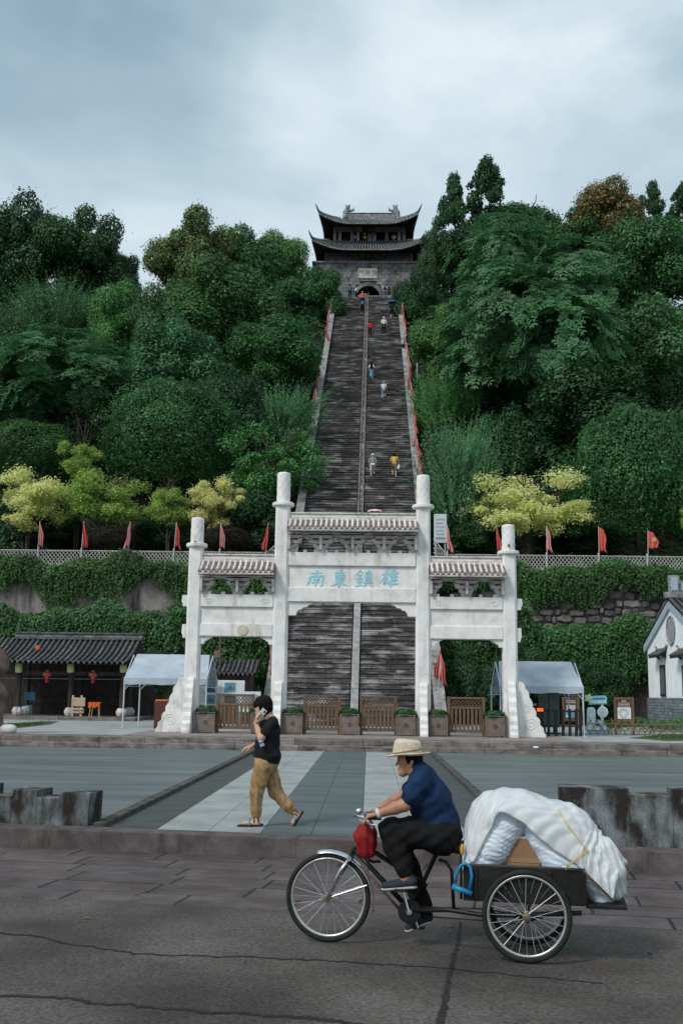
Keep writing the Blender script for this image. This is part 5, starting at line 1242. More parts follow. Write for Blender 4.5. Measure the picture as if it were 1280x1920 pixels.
for z_ in (.16, .30): MB().bb(P.x-.26, P.x+.26, P.y-.022, P.y+.018, fz+z_, fz+z_+.08, .006).build('cross_bar', pale_wood, q)
P = at(178, 1343, PY-.25); q = thing('stool', 'wooden legged stool with an orange cloth on top', 'stool', (P.x, P.y, fz)); org = FLAT('orange_cloth', (.62, .11, .02), .8)
for sx, sy in ((-.2, -.15), (.2, -.15), (-.17, .17), (.17, .17)): MB().tube([(P.x+sx*1.15, P.y+sy, fz), (P.x+sx*.85, P.y+sy*.8, fz+.62)], .02, 6).build('leg', pale_wood, q)
MB().box((P.x, P.y, fz+.63), (.46, .40, .04)).build('seat', pale_wood, q)
MB().grid(lambda u, v: (P.x+(-.28+.56*u)*(1+.05*math.sin(9*v)), P.y-.22+.02*math.sin(20*u)-.02*v, fz+.665-v*(.22+.05*math.sin(u*14))), 20, 5).build('cloth', org, q); MB().bb(P.x-.28, P.x+.28, P.y-.23, P.y+.22, fz+.655, fz+.672).build('cloth_top', org, q)
# standing rock at the left edge
P = gnd(-6, 1376, PZ); q = thing('standing_rock', 'tall brown water worn rock on a grey base at the left edge', 'rock', (P.x, P.y+.5, PZ)); rb = M('brown_rock', [(.07, .045, .035), (.14, .10, .085), (.22, .17, .15)], 1.6, .9, .6, 6, bdist=.08)
yk = P.y+.5
sd_ = SD(.15); pts = [at(a, b, yk) for a, b in ((-8, 1362), (-16, 1330), (-10, 1300), (-20, 1270), (-6, 1240), (-14, 1216))]; sd_.chain([tuple(p) for p in pts], [.26, .40, .36, .34, .40, .24])
sd_.build('rock', rb, q, .04, lambda V: V+.03*np.sin(V*9+np.roll(V, 1, 1)*7)); sd_ = SD(.2); b0 = at(-6, 1370, yk); sd_.cap((b0.x-.4, yk, PZ+.12), (b0.x+.45, yk, PZ+.12), .20, .18, ((0, 0, 1), .8)); sd_.build('rock_base', old_stone, q, .05, lambda V: V+.02*np.sin(V*14))
# lawns behind the platform edge
def lawn(pts, lb, n):
    P_ = [gnd(a, b, PZ+.004) for a, b in pts]; mb = MB(); mb.prism([(p.x, p.y, PZ+.006) for p in P_], (0, 0, -.05)); mb.build('lawn', lawn_mat); o = bpy.data.objects[[k.name for k in bpy.data.objects if k.name.startswith('lawn')][-1]]
    tag(o, kind='structure'); A = np.array([[p.x, p.y] for p in P_]); ww = RNG.dirichlet(np.ones(len(A)), n); X = ww@A; D = np.stack([RNG.normal(0, .4, n), RNG.normal(0, .4, n), np.ones(n)], 1)
    V, Q = leaves(np.c_[X, np.full(n, PZ+.006)], D, rdir(n), RNG.uniform(.05, .12, n), .02); g = link('grass', npmesh('grass', V, Q), grass_mat); tag(g, lb, kind='stuff')
lawn([(-60, 1371), (-20, 1360), (110, 1352), (95, 1358), (20, 1366)], 'short grass around the standing rock', 2500); lawn([(1180, 1383), (1240, 1378), (1340, 1380), (1340, 1387), (1250, 1389)], 'short grass at the right end of the platform', 2500)

# ================================================================== SMALL HUT AND POSTERS (behind the left bay)
HY = 47.5
A_, B_ = at(404, 1262, HY-.8), at(480, 1258, HY-.8); ht = thing('small_hut', 'small hut with dark tiled roof seen through the left bay of the gateway', 'hut', ((A_.x+B_.x)/2, HY, PZ))
tiled_slope(A_.x-1.2, B_.x, HY-.8, A_.z, HY+.5, at(440, 1240, HY+.5).z, ht, .2, .05, .05); MB().bb(A_.x-1.1, B_.x-.3, HY-.1, HY+1.2, PZ, A_.z).build('wall', M('weathered_board', [(.06, .035, .028), (.11, .07, .055)], 3), ht)
MB().tube([at(413, 1245, HY), at(413, 1190, HY)], .05, 8).build('vent_pipe', FLAT('dark_red_pipe', (.12, .06, .06)), ht); c_ = at(408, 1226, HY); MB().box(c_, (.28, .2, .32)).build('meter_box', FLAT('dull_red_box', (.18, .10, .10)), ht)
BY = 44.0
paper = FLAT('white_board', (.66, .70, .72), .6); pbl = FLAT('blue_print', (.10, .30, .42), .6); pdk = FLAT('dark_blue_print', (.045, .11, .18), .6); pgr = FLAT('slate_print', (.10, .13, .13), .6)
A_, B_ = at(374, 1322, BY), at(459, 1276, BY); pb = thing('poster_board', 'white notice board with blue landscape pictures behind the left bay', 'notice board', ((A_.x+B_.x)/2, BY, PZ))
MB().bb(A_.x, B_.x, BY, BY+.06, A_.z, B_.z, .01).build('board', paper, pb)
for x in (A_.x+.2, B_.x-.2): MB().bb(x-.04, x+.04, BY+.062, BY+.12, PZ, A_.z+.3).build('leg', steel, pb)
for a, b, c, d, m in ((387, 1298, 404, 1281, pdk), (421, 1297, 442, 1280, pbl), (386, 1320, 404, 1303, pbl), (421, 1318, 442, 1304, pgr)):
    p0, p1 = at(a, b, BY-.004), at(c, d, BY-.004); pc = MB().bb(p0.x, p1.x, BY-.012, BY-.002, p0.z, p1.z).build('picture', m, pb)
    w_, h_ = p1.x-p0.x, p1.z-p0.z; MB().prism([(p0.x+w_*.1, BY-.013, p0.z+h_*.3), (p0.x+w_*.5, BY-.013, p0.z+h_*.7), (p0.x+w_*.9, BY-.013, p0.z+h_*.32), (p0.x+w_*.6, BY-.013, p0.z+h_*.2)], (0, -.003, 0)).build('picture_mountain', pgr if m != pgr else pbl, pc)
A_, B_ = at(448, 1335, 42.5), at(489, 1297, 42.5); pb = thing('low_notice_board', 'low white notice board next to the gate in the left bay', 'notice board', ((A_.x+B_.x)/2, 42.5, PZ)); MB().bb(A_.x, B_.x, 42.5, 42.56, A_.z, B_.z, .01).build('board', paper, pb); MB().bb(A_.x+.1, B_.x-.1, 42.485, 42.498, A_.z+.15, B_.z-.12).build('picture', FLAT('pale_print', (.30, .36, .38)), pb)
for x in (A_.x+.1, B_.x-.1): MB().bb(x-.03, x+.03, 42.562, 42.6, PZ, A_.z+.2).build('leg', steel, pb)

# ================================================================== TENTS
def tent(corners_px, ridge_py, eave_py, legy, label, D0, zE, zR, x0, x1):
    y0, y1 = D0, D0+2.9; yc = (y0+y1)/2; t = thing('canopy_tent', label, 'tent', ((x0+x1)/2, yc, PZ), group='grey canopy tents')
    def roof(u, v):
        x = x0+(x1-x0)*u; s = abs(v-.5)*2; inset = .16*(1-s); x = x0+inset+(x1-x0-2*inset)*u
        return (x, y0+(y1-y0)*v, zE+(zR-zE)*(1-s)-.05*math.sin(PI*s)-.03*math.sin(PI*u)*math.sin(PI*s))
    o = MB().grid(roof, 12, 16).build('canopy', tent_mat, t, smooth=False); so_ = o.modifiers.new('s', 'SOLIDIFY'); so_.thickness = .012
    for yy, s in ((y0, -1), (y1, 1)): MB().grid(lambda u, v: (x0+(x1-x0)*u, yy+s*(.012+.012*math.sin(u*23)*v), zE+.01-.24*v-.02*v*math.sin(u*17)), 30, 4).build('valance', tent_mat, t)
    for xx in (x0+.03, x1-.03):
        for yy in (y0+.04, y1-.04): MB().tube([(xx, yy, PZ+.0), (xx, yy, zE+.0)], .028, 8).build('leg', tent_leg, t); MB().bb(xx-.06, xx+.06, yy-.06, yy+.06, PZ+.002, PZ+.015).build('foot_plate', tent_leg, t)
        MB().tube([(xx, y0+.04, zE-.02), (xx, yc, zR-.05), (xx, y1-.04, zE-.02)], .022, 6).build('rafter', tent_leg, t)
        for yy, s in ((y0+.04, 1), (y1-.04, -1)): MB().tube([(xx, yy, zE-.45), (xx, yy+s*.42, zE+.12)], .014, 6).build('brace', tent_leg, t)
        MB().tube([(xx, y0+.04, zE-.3), (xx, y1-.04, zE-.3)], .016, 6).build('cross_tube', tent_leg, t)
    for yy in (y0+.04, y1-.04):
        MB().tube([(x0+.03, yy, zE-.01), (x1-.03, yy, zE-.01)], .022, 6).build('eave_tube', tent_leg, t)
        for xx, s in ((x0+.03, 1), (x1-.03, -1)): MB().tube([(xx, yy, zE-.45), (xx+s*.4, yy, zE-.03)], .014, 6).build('brace', tent_leg, t)
LT = gnd(230, 1364, PZ).y; RT = gnd(1095, 1381, PZ).y
tent(None, 0, 0, 0, 'grey blue canopy tent beside the tiled pavilion', LT, at(300, 1272, LT).z, at(320, 1227, LT+1.45).z, at(231, 1300, LT).x, at(388, 1300, LT).x)
tent(None, 0, 0, 0, 'grey blue canopy tent right of the gateway', RT, at(1000, 1287, RT).z, at(1000, 1240, RT+1.45).z, at(936, 1300, RT).x, at(1094, 1300, RT).x)
# podium box
A_ = gnd(288, 1366, PZ); B_ = gnd(340, 1367, PZ); q = thing('brown_podium', 'dark red brown cabinet with an orange edge under the left tent', 'cabinet', ((A_.x+B_.x)/2, A_.y, PZ)); hh = at(300, 1316, A_.y).z-PZ
MB().bb(A_.x, B_.x, A_.y, A_.y+.5, PZ+.002, PZ+hh, .01).build('body', M('red_brown_laminate', [(.075, .03, .022), (.10, .042, .03)], 3), q); MB().tube([(A_.x+.02, A_.y+.05, PZ+hh-.1), (A_.x+.04, A_.y+.05, PZ+hh+.05), (B_.x-.3, A_.y+.05, PZ+hh+.05)], .035, 8).build('edge_tube', FLAT('orange_tube', (.7, .13, .03)), q)

# ================================================================== WHITE HOUSE (right)
hx = 14.15; hy0, hy1 = 43.6, 52.0; hb = at(1240, 1338, 48).z; hz0 = min(hb, .95)
hs = thing('white_house', 'whitewashed house with stepped ridge, round relief and narrow windows at the right edge', 'house', (hx, (hy0+hy1)/2, PZ))
pl_t = at(1207, 1308, hy1).z; ev = at(1204, 1207, hy1).z; yr_ = (hy0+hy1)/2; ap = at(1244, 1128, yr_).z
MB().prism([(hx, hy0, pl_t), (hx, hy1, pl_t), (hx, hy1, ev), (hx, yr_, ap), (hx, hy0, ev)], (9, 0, 0)).build('wall', lime_white, hs)
MB().bb(hx-.06, hx+9.05, hy0-.06, hy1+.06, PZ, pl_t-.002).build('plinth_core', mortar, hs)
z = PZ; r = 0
while z < pl_t-.05:
    y = hy0-.1-(.2 if r % 2 else 0)
    while y < hy1: y1 = min(y+.42, hy1+.08); MB().bb(hx-.085, hx-.05, max(y, hy0-.08)+.006, y1-.006, z+.006, min(z+.125, pl_t)-.004).build('brick', brick_grey, hs); y += .42
    z += .13; r += 1
band = FLAT('blue_grey_verge', (.34, .43, .50), .8)
for sy in (-1, 1):
    ye = yr_+sy*(hy1-yr_+.35); ze = ev-(ap-ev)/(hy1-yr_)*.35
    MB().prism([(hx-.10, yr_, ap+.06), (hx-.10, ye, ze+.06), (hx-.10, ye, ze-.28), (hx-.10, yr_, ap-.30)], (.098, 0, 0)).build('verge_band', band, hs)
    MB().prism([(hx-.11, yr_, ap+.13), (hx-.11, ye, ze+.13), (hx-.11, ye, ze+.062), (hx-.11, yr_, ap+.062)], (9.3, 0, 0)).build('roof_slab', roof_dark, hs)
    for k in range(20):
        x = hx-.06+k*.26; MB().tube([(x, ye-sy*.0, ze+.20), (x, (ye+yr_)/2, (ze+ap)/2+.20), (x, yr_, ap+.20)], .075, 6).build('tile_row', roof_tile, hs, smooth=True)
MB().bb(hx-.25, hx+9.2, yr_-.16, yr_+.16, ap+.15, ap+.42, .02).build('ridge', ridge_mat, hs)
for k, (h_, l0, l1) in enumerate(((.75, -.05, .42), (.50, .42, .80), (.34, .80, 1.5))): MB().bb(hx+l0, hx+l1, yr_-.10, yr_+.10, ap+.421, ap+.42+h_, .02).build('ridge_step', ridge_mat, hs); MB().bb(hx+l0+.08, hx+l1-.08, yr_-.115, yr_+.115, ap+.50, ap+.42+h_-.08, .01).build('ridge_fret', band, hs)
# round relief in the gable, windows with little tiled hoods
cz = at(1245, 1182, yr_).z; R_ = .62; pts = [(hx-.03, yr_+R_*math.cos(2*PI*k/32), cz+R_*math.sin(2*PI*k/32)) for k in range(32)]; rel = MB().prism(pts, (.029, 0, 0)).build('round_relief', M('carved_grey', [(.22, .23, .24), (.40, .41, .42)], 4, .9, 1.0, 9, bdist=.08), hs); MB().tube(pts, .045, 6, closed=True).build('relief_frame', ridge_mat, rel)
for px, yy in ((1231, 49.4), (1269, 45.9)):
    zt = at(px, 1247, yy).z; zbm = at(px, 1306, yy).z; w_ = .42
    wn = MB().bb(hx-.05, hx-.002, yy-w_, yy+w_, zbm, zt).build('window', dark_wood, hs); MB().bb(hx-.07, hx-.051, yy-w_+.10, yy-.03, zbm+.12, zt-.1).build('pane', FLAT('dull_pane', (.13, .15, .16), .2), wn); MB().bb(hx-.07, hx-.051, yy+.03, yy+w_-.10, zbm+.12, zt-.1).build('pane', FLAT('dull_pane', (.13, .15, .16), .2), wn)
    zh = at(px, 1232, yy).z
    hd = MB().prism([(hx-.001, yy-.75, zh+.32), (hx-.001, yy+.75, zh+.32), (hx-.42, yy+.80, zh+.05), (hx-.42, yy-.80, zh+.05)], (0, 0, -.09)).build('window_hood', roof_dark, hs)
    for k in range(9): y = yy-.78+1.56*k/8; MB().tube([(hx-.02, y*.97+yy*.03, zh+.34), (hx-.44, y, zh+.08)], .05, 6).build('hood_tile', roof_tile, hd)
    MB().tube([(hx-.05, yy-.95, zh+.50), (hx-.05, yy-.7, zh+.36), (hx-.05, yy, zh+.35), (hx-.05, yy+.7, zh+.36), (hx-.05, yy+.95, zh+.50)], .06, 6).build('hood_ridge', ridge_mat, hd)
    for s in (-1, 1): MB().prism([(hx, yy+s*.55-.05, zh+.18), (hx-.26, yy+s*.55-.05, zh+.08), (hx, yy+s*.55-.05, zh-.10)], (0, .10, 0)).build('hood_bracket', dark_wood, hd)
# hedge and bamboo hurdle before the house
P0, P1 = gnd(1120, 1378, PZ), gnd(1330, 1386, PZ); yh = 40.5
n = 5200; xx = RNG.uniform(at(1128, 1350, yh+1).x, 18, n); yy = yh+1+RNG.uniform(0, 1.3, n); zz2 = PZ+.55*np.abs(RNG.uniform(0, 1, n))**.4+.08*np.sin(xx*3); V, Q = leaves(np.stack([xx, yy, zz2], 1), rdir(n), unit(rdir(n)+np.array([0, -.5, .8])), RNG.uniform(.07, .13, n), .05); tag(link('hedge', npmesh('hedge', V, Q), G['mid']), 'low clipped green hedge in front of the white house', 'hedge')
fh = thing('bamboo_hurdle', 'low rustic fence of crossed bamboo canes in front of the hedge', 'fence', (12, yh, PZ)); x = at(1098, 1370, yh).x
while x < 17:
    for d_ in (-1, 1): MB().tube([(x-d_*.16, yh+.02*d_, PZ), (x+d_*(.16+random.uniform(-.05, .08)), yh+.02*d_, PZ+random.uniform(.50, .66))], .014, 5).build('cane', M('straw_cane', [(.16, .11, .06), (.28, .20, .11)], 6), fh)
    x += random.uniform(.22, .30)
for z_ in (.16, .40): MB().tube([(at(1098, 1370, yh).x, yh, PZ+z_), (17, yh, PZ+z_+.01)], .02, 6).build('rail', M('straw_cane', [(0, 0, 0)]), fh)

# ================================================================== SIGNS, BARRIERS AT THE RIGHT
def frame_sign(px0, px1, pyt, pyb, pyg, label, name='notice_board'):
    g = gnd((px0+px1)/2, pyg, PZ); Y = g.y; a, b = at(px0, pyb, Y), at(px1, pyt, Y); t = thing(name, label, 'notice board', ((a.x+b.x)/2, Y, PZ)); zt = b.z; zb = a.z
    for x in (a.x, b.x): MB().bb(x-.045, x+.045, Y-.03, Y+.03, PZ+.002, zt+.02, .006).build('post', wood_brown, t)
    MB().bb(a.x+.046, b.x-.046, Y-.028, Y+.028, zt-.08, zt, .005).build('rail', wood_brown, t); MB().bb(a.x+.046, b.x-.046, Y-.028, Y+.028, zb, zb+.08, .005).build('rail', wood_brown, t)
    MB().bb(a.x+.046, b.x-.046, Y-.012, Y+.012, zb+.081, zt-.081).build('board', M('dark_red_board', [(.10, .035, .032), (.13, .05, .045)], 3), t); return t, a, b, Y, zb, zt
def lines(t, x0, x1, y, zs, th, m):
    for z in zs:
        x = x0
        while x < x1-.02: w_ = random.uniform(.05, .09); MB().bb(x, min(x+w_, x1), y-.004, y-.001, z, z+th).build('print_mark', m, t); x += w_+.02
wht = FLAT('white_print', (.62, .62, .60), .6); grn = FLAT('map_green', (.34, .46, .36), .6)
t, a, b, Y, zb, zt = frame_sign(1153, 1185, 1308, 1354, 1378, 'brown framed board with dark red heading and pale map right of the cut out sign')
MB().bb(a.x+.08, b.x-.08, Y-.02, Y-.013, zb+.12, zb+.12+(zt-zb)*.46).build('map_sheet', paper, t); pts = [(a.x+.30+.13*math.cos(k)*(1+.2*math.sin(3*k)), Y-.022, zb+.33+.16*math.sin(k)) for k in np.linspace(0, 2*PI, 20)[:-1]]; MB().tube(pts, .018, 5, closed=True).build('map_outline', grn, t); lines(t, a.x+.12, b.x-.12, Y-.012, [zt-.16-.055*k for k in range(1, 5)], .022, wht); lines(t, a.x+.25, b.x-.25, Y-.012, [zt-.15], .04, wht)
t, a, b, Y, zb, zt = frame_sign(1056, 1083, 1308, 1352, 1370, 'dark framed board with white printed panels under the right tent')
MB().bb(a.x+.12, b.x-.12, Y-.02, Y-.013, zb+.42, zb+.66).build('print_panel', FLAT('grey_panel', (.40, .42, .43)), t); MB().bb(a.x+.08, b.x-.08, Y-.02, Y-.013, zb+.14, zb+.36).build('print_panel', pbl, t); MB().bb(a.x+.10, b.x-.30, Y-.024, Y-.0205, zb+.16, zb+.24).build('print_panel', paper, t); lines(t, a.x+.12, b.x-.12, Y-.012, [zt-.15, zt-.22], .03, wht)
# pale blue cut out sign, its figure left out
Pg = gnd(1118, 1377, PZ); Y = Pg.y; t = thing('cut_out_sign', 'pale blue and white cut out sign with a round fan right of the tent', 'sign', (Pg.x, Y, PZ)); cb = FLAT('sky_blue_board', (.22, .50, .62), .5); cw = FLAT('pale_blue_board', (.58, .72, .78), .5)
def pr(pts, m, nm, dy=0.0, par=None): return MB().prism([at(p[0], p[1], Y)+Vector((0, dy, 0)) for p in pts], (0, .03, 0)).build(nm, m, par or t)
pr([(1100, 1377), (1138, 1376), (1138, 1370), (1100, 1371)], cb, 'base'); 
arc = [(1117+21*math.cos(a), 1371-22*math.sin(a)) for a in np.linspace(.05, 1.6, 10)]; arc2 = [(1117+12*math.cos(a), 1371-13*math.sin(a)) for a in np.linspace(1.6, .05, 10)]; pr(arc+arc2, cb, 'arch', -.01); arc = [(1117+18*math.cos(a), 1371-19*math.sin(a)) for a in np.linspace(.1, 1.55, 10)]; arc2 = [(1117+15*math.cos(a), 1371-16*math.sin(a)) for a in np.linspace(1.55, .1, 10)]; pr(arc+arc2, cw, 'arch_stripe', -.025)
pr([(1100, 1371), (1100, 1330), (1103, 1326), (1112, 1326), (1116, 1332), (1116, 1371)], cw, 'back_board', .032); pr([(1126, 1372), (1126, 1318), (1131, 1318), (1131, 1372)], cw, 'stem', .032)
pr([(1129+10*math.cos(a), 1335-10.5*math.sin(a)) for a in np.linspace(0, 2*PI, 25)[:-1]], cw, 'fan', -.01); pr([(1129+7.5*math.cos(a), 1335-8*math.sin(a)) for a in np.linspace(0, 2*PI, 21)[:-1]], FLAT('fan_grey', (.46, .56, .60)), 'fan_face', -.025); pr([(1129+2*math.cos(a), 1335-2*math.sin(a)) for a in np.linspace(0, 2*PI, 9)[:-1]], cb, 'fan_hub', -.04)
pr([(1103, 1321), (1137, 1320), (1137, 1307), (1134, 1304), (1106, 1305), (1103, 1308)], cb, 'heading', -.01)
for k in range(5): x_ = 1106+k*6; pr([(x_, 1318), (x_+4.4, 1318), (x_+4.4, 1313.5), (x_, 1313.5)], cw, 'heading_mark', -.025)
pr([(1108, 1311.5), (1133, 1311), (1133, 1308), (1108, 1308.5)], FLAT('deep_teal_board', (.06, .20, .26)), 'heading_band', -.025)
pr([(1102+7*math.cos(a)*(1+.25*math.cos(5*a)), 1309-7*math.sin(a)*(1+.25*math.cos(5*a))) for a in np.linspace(0, 2*PI, 31)[:-1]], FLAT('pale_green_board', (.46, .60, .36)), 'flower', -.04)
# turnstile posts with a small red display
q = thing('turnstile_rail', 'black metal turnstile rail under the right tent', 'barrier', (at(1030, 1376, 38.6).x, 38.6, PZ))
for px in (992, 1004, 1016, 1028, 1042, 1055, 1068, 1080, 1088): P = at(px, 1376, 38.6); MB().bb(P.x-.045, P.x+.045, 38.55, 38.65, PZ+.002, PZ+.95, .008).build('post', black, q)
for z_ in (.35, .88): P0 = at(990, 1370, 38.6); P1 = at(1090, 1370, 38.6); MB().tube([(P0.x, 38.66, PZ+z_), (P1.x, 38.66, PZ+z_)], .025, 6).build('rail', black, q)
P = at(1005, 1331, 38.4); q = thing('red_display', 'small lit display with orange red figures under the right tent', 'display', (P.x, P.y, P.z)); MB().bb(P.x-.26, P.x+.26, P.y, P.y+.10, P.z-.10, P.z+.10, .01).build('case', black, q); MB().bb(P.x-.05, P.x+.05, P.y+.02, P.y+.08, PZ, P.z-.101).build('stand', black, q); re = EMIT('red_led', (1.0, .10, .02), 1.6)
for dx in (-.20, -.09, .05, .12, .20): MB().bb(P.x+dx-.03, P.x+dx+.03, P.y-.008, P.y-.001, P.z-.05, P.z+.06).build('lit_figure', re, q)
for px, lb in ((1038, 'tall dark panel stand right of the attendant under the right tent'), (1020, 'dark panel stand beside the attendant under the right tent')): P = at(px, 1360, 40.6); q = thing('panel_stand', lb, 'panel', (P.x, 40.6, PZ)); zt = at(px, 1298, 40.6).z; MB().bb(P.x-.20, P.x+.20, 40.57, 40.63, PZ+.25, zt, .01).build('panel', M('dim_glass_panel', [(.06, .08, .09), (.10, .125, .135)], 3, .3), q); MB().bb(P.x-.24, P.x+.24, 40.45, 40.75, PZ+.002, PZ+.05, .01).build('foot', black, q); MB().bb(P.x-.04, P.x+.04, 40.58, 40.62, PZ+.051, PZ+.249).build('stem', black, q)
# tall white board on the terrace and camera pole
P = at(825, 1018, 62.0); q = thing('white_terrace_board', 'tall white printed board behind the right inner pillar', 'sign', (P.x, 62.0, TER)); b = at(837, 964, 62.0); a = at(813, 1018, 62.0); MB().bb(a.x, b.x, 61.97, 62.03, a.z, b.z, .02).build('panel', FLAT('greyish_white_sheet', (.50, .55, .57)), q)
for k in range(5): MB().bb(a.x+.12, b.x-.12-(.1*(k % 2)), 61.955, 61.968, b.z-.35-k*.22, b.z-.29-k*.22).build('print_line', FLAT('pale_grey_print', (.34, .38, .40)), q)
for k in range(4): MB().bb(a.x+.12+k*.14, a.x+.22+k*.14, 61.955, 61.968, a.z+.22, a.z+.33).build('print_mark', ink, q)
for x in (a.x+.1, b.x-.1): MB().bb(x-.04, x+.04, 62.031, 62.09, TER, a.z+.4).build('leg', steel, q)
P = on_parapet(1, 690); q = thing('camera_pole', 'slim grey pole with an arm and dome camera right of the stair', 'camera pole', (P.x+.95, P.y, P.z-1.4)); pz = P.z
MB().tube([(P.x+.95, P.y, pz-1.4), (P.x+.95, P.y, pz+2.2)], .06, 8).build('pole', steel, q); MB().tube([(P.x+.95, P.y, pz+2.1), (P.x-.35, P.y, pz+2.25)], .03, 6).build('arm', steel, q); MB().lathe([(.05, -.35), (.13, -.30), (.14, -.12), (.11, 0)], (P.x-.33, P.y, pz+2.22), 12).build('dome_camera', black, q, smooth=True); MB().box((P.x+1.1, P.y, pz+1.3), (.22, .15, .4)).build('control_box', steel, q)

# ================================================================== LOW STREAKED WALLS AT THE PLAZA EDGE
def notch_wall(blocks, b_off, label, name='low_wall'):
    a0 = sum(x for x, _, _, _ in blocks)/len(blocks); c = kp(a0, -.6); t = thing(name, label, 'wall', (c.x, c.y, 0))
    for a, wd, h_, dp in blocks:
        mb = MB(); quad_slab(mb, a+.002, a+wd-.002, -.42-dp, -.42, -.02, h_, .006); mb.build('block', conc_stain, t)
notch_wall([(a-.53, b, c*.84, d) for a, b, c, d in ((-6.2, .6, .50, .45), (-5.6, .5, .66, .5), (-5.1, .45, .60, .45), (-4.65, .42, .68, .5), (-4.23, .34, .55, .45), (-3.89, .35, .40, .42), (-3.54, .34, .505, .46), (-3.20, .30, .40, .42), (-2.90, .40, .48, .44))], 0, 'row of streaked concrete blocks of uneven height left of the woman')
notch_wall([(2.76, .80, .64, .5), (3.56, .48, .575, .46), (4.04, .42, .65, .5), (4.46, .72, .56, .46), (5.18, .6, .68, .5), (5.78, .5, .55, .45), (6.28, .6, .62, .5)], 0, 'row of tall streaked concrete blocks behind the tricycle load')
# fallen leaves and litter
lm = FLAT('dry_leaf', (.35, .15, .06), .8); 
for px, py, wh in ((292, 1594, 'by the kerb below the left blocks'), (345, 1596, 'by the kerb left of the woman'), (468, 1600, 'by the kerb below the woman'), (163, 1721, 'on the grey concrete at far left'), (255, 1676, 'on the purplish slabs at left'), (700, 1706, 'beside the front wheel'), (845, 1737, 'under the chain of the tricycle')):
    P = gnd(px, py, RZ+.014); mb = MB(); mb.add([(P.x-.03, P.y, RZ+.014), (P.x, P.y-.02, RZ+.022), (P.x+.035, P.y+.005, RZ+.014), (P.x, P.y+.02, RZ+.02)], [(0, 1, 2, 3)]); 
    o = mb.build('fallen_leaf', lm, origin=(P.x, P.y, RZ+.012)); tag(o, 'small dry brown leaf on the road '+wh, 'leaf', 'dry leaves on the road'); s_ = o.modifiers.new('s', 'SOLIDIFY'); s_.thickness = .003
for px, py, z in ((865, 1399, .16), (1004, 1404, .16)): P = gnd(px, py, z); o = MB().ball((P.x, P.y, z+.04), (.09, .06, .04), 8, 6).build('litter', paper, origin=(P.x, P.y, z)); tag(o, 'scrap of white paper on the platform step, ' + ('nearer the cyclist' if px < 900 else 'farther right of the cyclist'), 'litter')
P = gnd(1217, 1790, RZ); o = MB().ball((P.x, P.y, RZ+.012), (.018, .014, .012), 8, 6).build('pebble', kerb_stone, origin=(P.x, P.y, RZ)); tag(o, 'small grey pebble on the road right of the tricycle', 'pebble')
